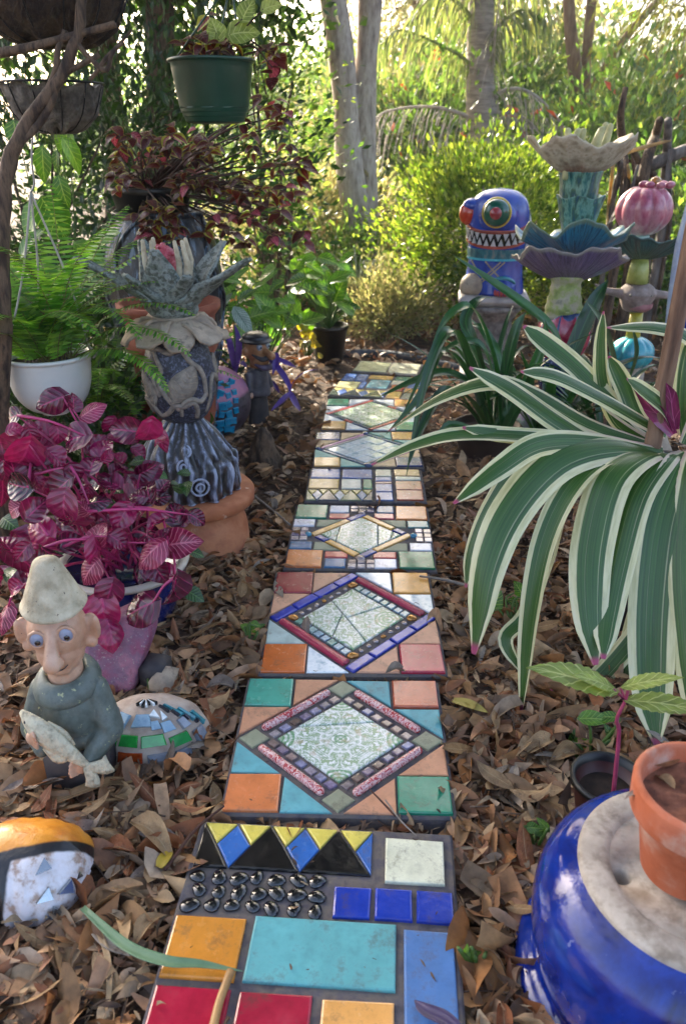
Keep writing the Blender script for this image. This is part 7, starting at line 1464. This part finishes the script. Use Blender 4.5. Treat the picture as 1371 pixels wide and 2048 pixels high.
    lay(770, 1345, .044, 'grey', .075, 20, 'curled grey leaf at the front edge of the bead paver'); lay(262, 1640, .045, 'tan', .115, -38, 'large speckled tan leaf between the clay shard and the path'); lay(560, 1130, .05, 'rust', .05, 20, 'small brown leaf in the gap before the bead paver'); lay(880, 1500, .045, 'tan', .11, 28, 'long tan leaf touching the right edge of the second paver')
    def stick(name, label, cat, pts, rad, mat, zs):
        q = [on(x, y, z) for (x, y), z in zip(pts, zs)]; b = q[0]; P = spline([(v.x-b.x, v.y-b.y, v.z) for v in q], 20); V, F, U = tube(P, rad, 8); o = obj(name, mesh(name, V, F, U), mat, None, (b.x, b.y, 0)); return tag(o, label, cat)
    bam = M('bamboo', ['#8a6438', '#a98250', '#94703f'], 30, .5, .2, 60); gt = M('grey_twig', ['#6a6058', '#948a80'], 40, .8, .3, 60); rt = M('red_twig', ['#3a2018', '#54301f'], 40, .8)
    stick('fallen_twig', 'light brown twig lying on the front dark red tile', 'twig', [(462, 1942), (440, 2000), (425, 2060)], [.0065, .006, .0065], bam, (.047, .046, .047)); stick('fallen_twig', 'thin grey twig across the cream tile of the nearest paver', 'twig', [(770, 1600), (800, 1640), (832, 1672)], [.0016, .0013], gt, (.05, .05, .042))
    stick('fallen_twig', 'grey twig reaching the corner of the orange-yellow tile', 'twig', [(838, 1152), (890, 1160), (945, 1175)], [.003, .004, .005], gt, (.045, .04, .03)); stick('fallen_twig', 'branching brown twig on the front of the printed-tile paver', 'twig', [(740, 1580), (760, 1600), (790, 1632)], [.0012, .0018, .002], rt, (.044, .043, .042)); stick('fallen_twig', 'dark reddish twig ending at the orange tile of the printed paver', 'twig', [(330, 1740), (390, 1660), (448, 1612)], [.003, .0028, .002], rt, (.03, .04, .045))
    stick('fallen_twig', 'long grey stick in the litter beside the far pavers', 'twig', [(500, 985), (545, 1020), (580, 1050)], [.004, .003], gt, (.03, .03, .03))
    def blade(name, label, cat, pts, wp, mat, cup=.2):
        q = [on(x, y, z) for x, y, z in pts]; b = q[0]; P = spline([(v.x-b.x, v.y-b.y, v.z) for v in q], 24); k = mpp(*pts[1][:2], q[1].y)*wp; V, F, U = strap(P, [k*.5, k*.9, k, k*.9, k*.6, k*.05], 4, cup, .0006); o = obj(name, mesh(name, V, F, U), mat, None, (b.x, b.y, 0)); return tag(o, label, cat)
    blade('grass_blade', 'long fallen green blade lying from the litter over the orange tile', 'leaf', [(165, 1815, .05), (250, 1890, .05), (330, 1922, .052), (400, 1928, .05), (485, 1942, .043)], 24, M('blade_green', ['#4a6a4c', '#5f8060', '#6f8a68'], 20, .4, transl=.1))
    blade('dry_blade', 'pinkish dry blade curling below the fallen green blade', 'leaf', [(165, 1820, .03), (210, 1880, .03), (260, 1912, .03)], 26, mats['grey']); blade('dry_blade', 'thin dry blade hanging down at the lower left', 'leaf', [(175, 1825, .03), (212, 1900, .03), (218, 1990, .02), (200, 2048, .02)], 12, mats['tan'])
    blade('dry_blade', 'long dry leaf sheath lying in front of the gnome', 'leaf', [(80, 1615, .03), (140, 1590, .035), (210, 1565, .04), (262, 1560, .035), (280, 1530, .03)], 26, mats['tan']); blade('dry_blade', 'straw-coloured stalk below the dry leaf sheath', 'leaf', [(70, 1630, .025), (150, 1612, .03), (230, 1598, .03), (290, 1592, .025)], 9, mats['tan'])
    blade('purple_leaf', 'dark purple pointed leaf on the front of the long blue tile', 'leaf', [(930, 2075, .06), (890, 2040, .055), (850, 2020, .048), (828, 2000, .043)], 34, M('purple_dark', ['#2a2244', '#3c3060'], 12, .35)); blade('yellow_leaf', 'fallen yellow leaf in the litter left of the nearest paver', 'leaf', [(318, 1735, .03), (330, 1715, .035), (345, 1700, .03)], 26, M('yellow_leaf', ['#a88a24', '#c0a438'], 14, .5, transl=.2))
    blade('dry_blade', 'yellowing leaf in the litter right of the second paver', 'leaf', [(905, 1400, .03), (940, 1410, .035), (975, 1425, .03)], 26, M('yellow_green_leaf', ['#8a7a34', '#a39448'], 14, .5))
    # litter caught in the terracotta pot
    g = on(1350, 1545, .36)
    for i, (px, py, key, s, lab) in enumerate(((1310, 1530, 'rust', .05, 'crumpled brown leaf in the small terracotta pot'), (1345, 1575, 'tan', .05, 'pale yellow leaf in the small terracotta pot'), (1290, 1590, 'grey', .03, 'small grey leaf at the rim inside the terracotta pot'))):
        lay(px, py, .372, key, s, 30+i*70, lab)
build_litter()
# ------------------------------------------------------------------ thin volume added to imitate lens veil and background glow
def build_glow_veil(d):
    V, F, U = box(-75, 75, -70, 80, -1.5, 9, 0.0); V, F = V[:4]+V[12:], [(3, 2, 1, 0), (4, 5, 6, 7), (0, 1, 5, 4), (1, 2, 6, 5), (2, 3, 7, 6), (3, 0, 4, 7)]
    m, nt = newmat('glow_veil'); p = nt.nodes.new('ShaderNodeVolumePrincipled'); p.inputs['Color'].default_value = (.95, .93, .88, 1); p.inputs['Density'].default_value = d; p.inputs['Anisotropy'].default_value = .35
    o = nt.nodes.new('ShaderNodeOutputMaterial'); nt.links.new(p.outputs[0], o.inputs['Volume']); tag(obj('glow_veil', mesh('glow_veil', V, F, smooth=False), m), kind='stuff')
build_glow_veil(.003)
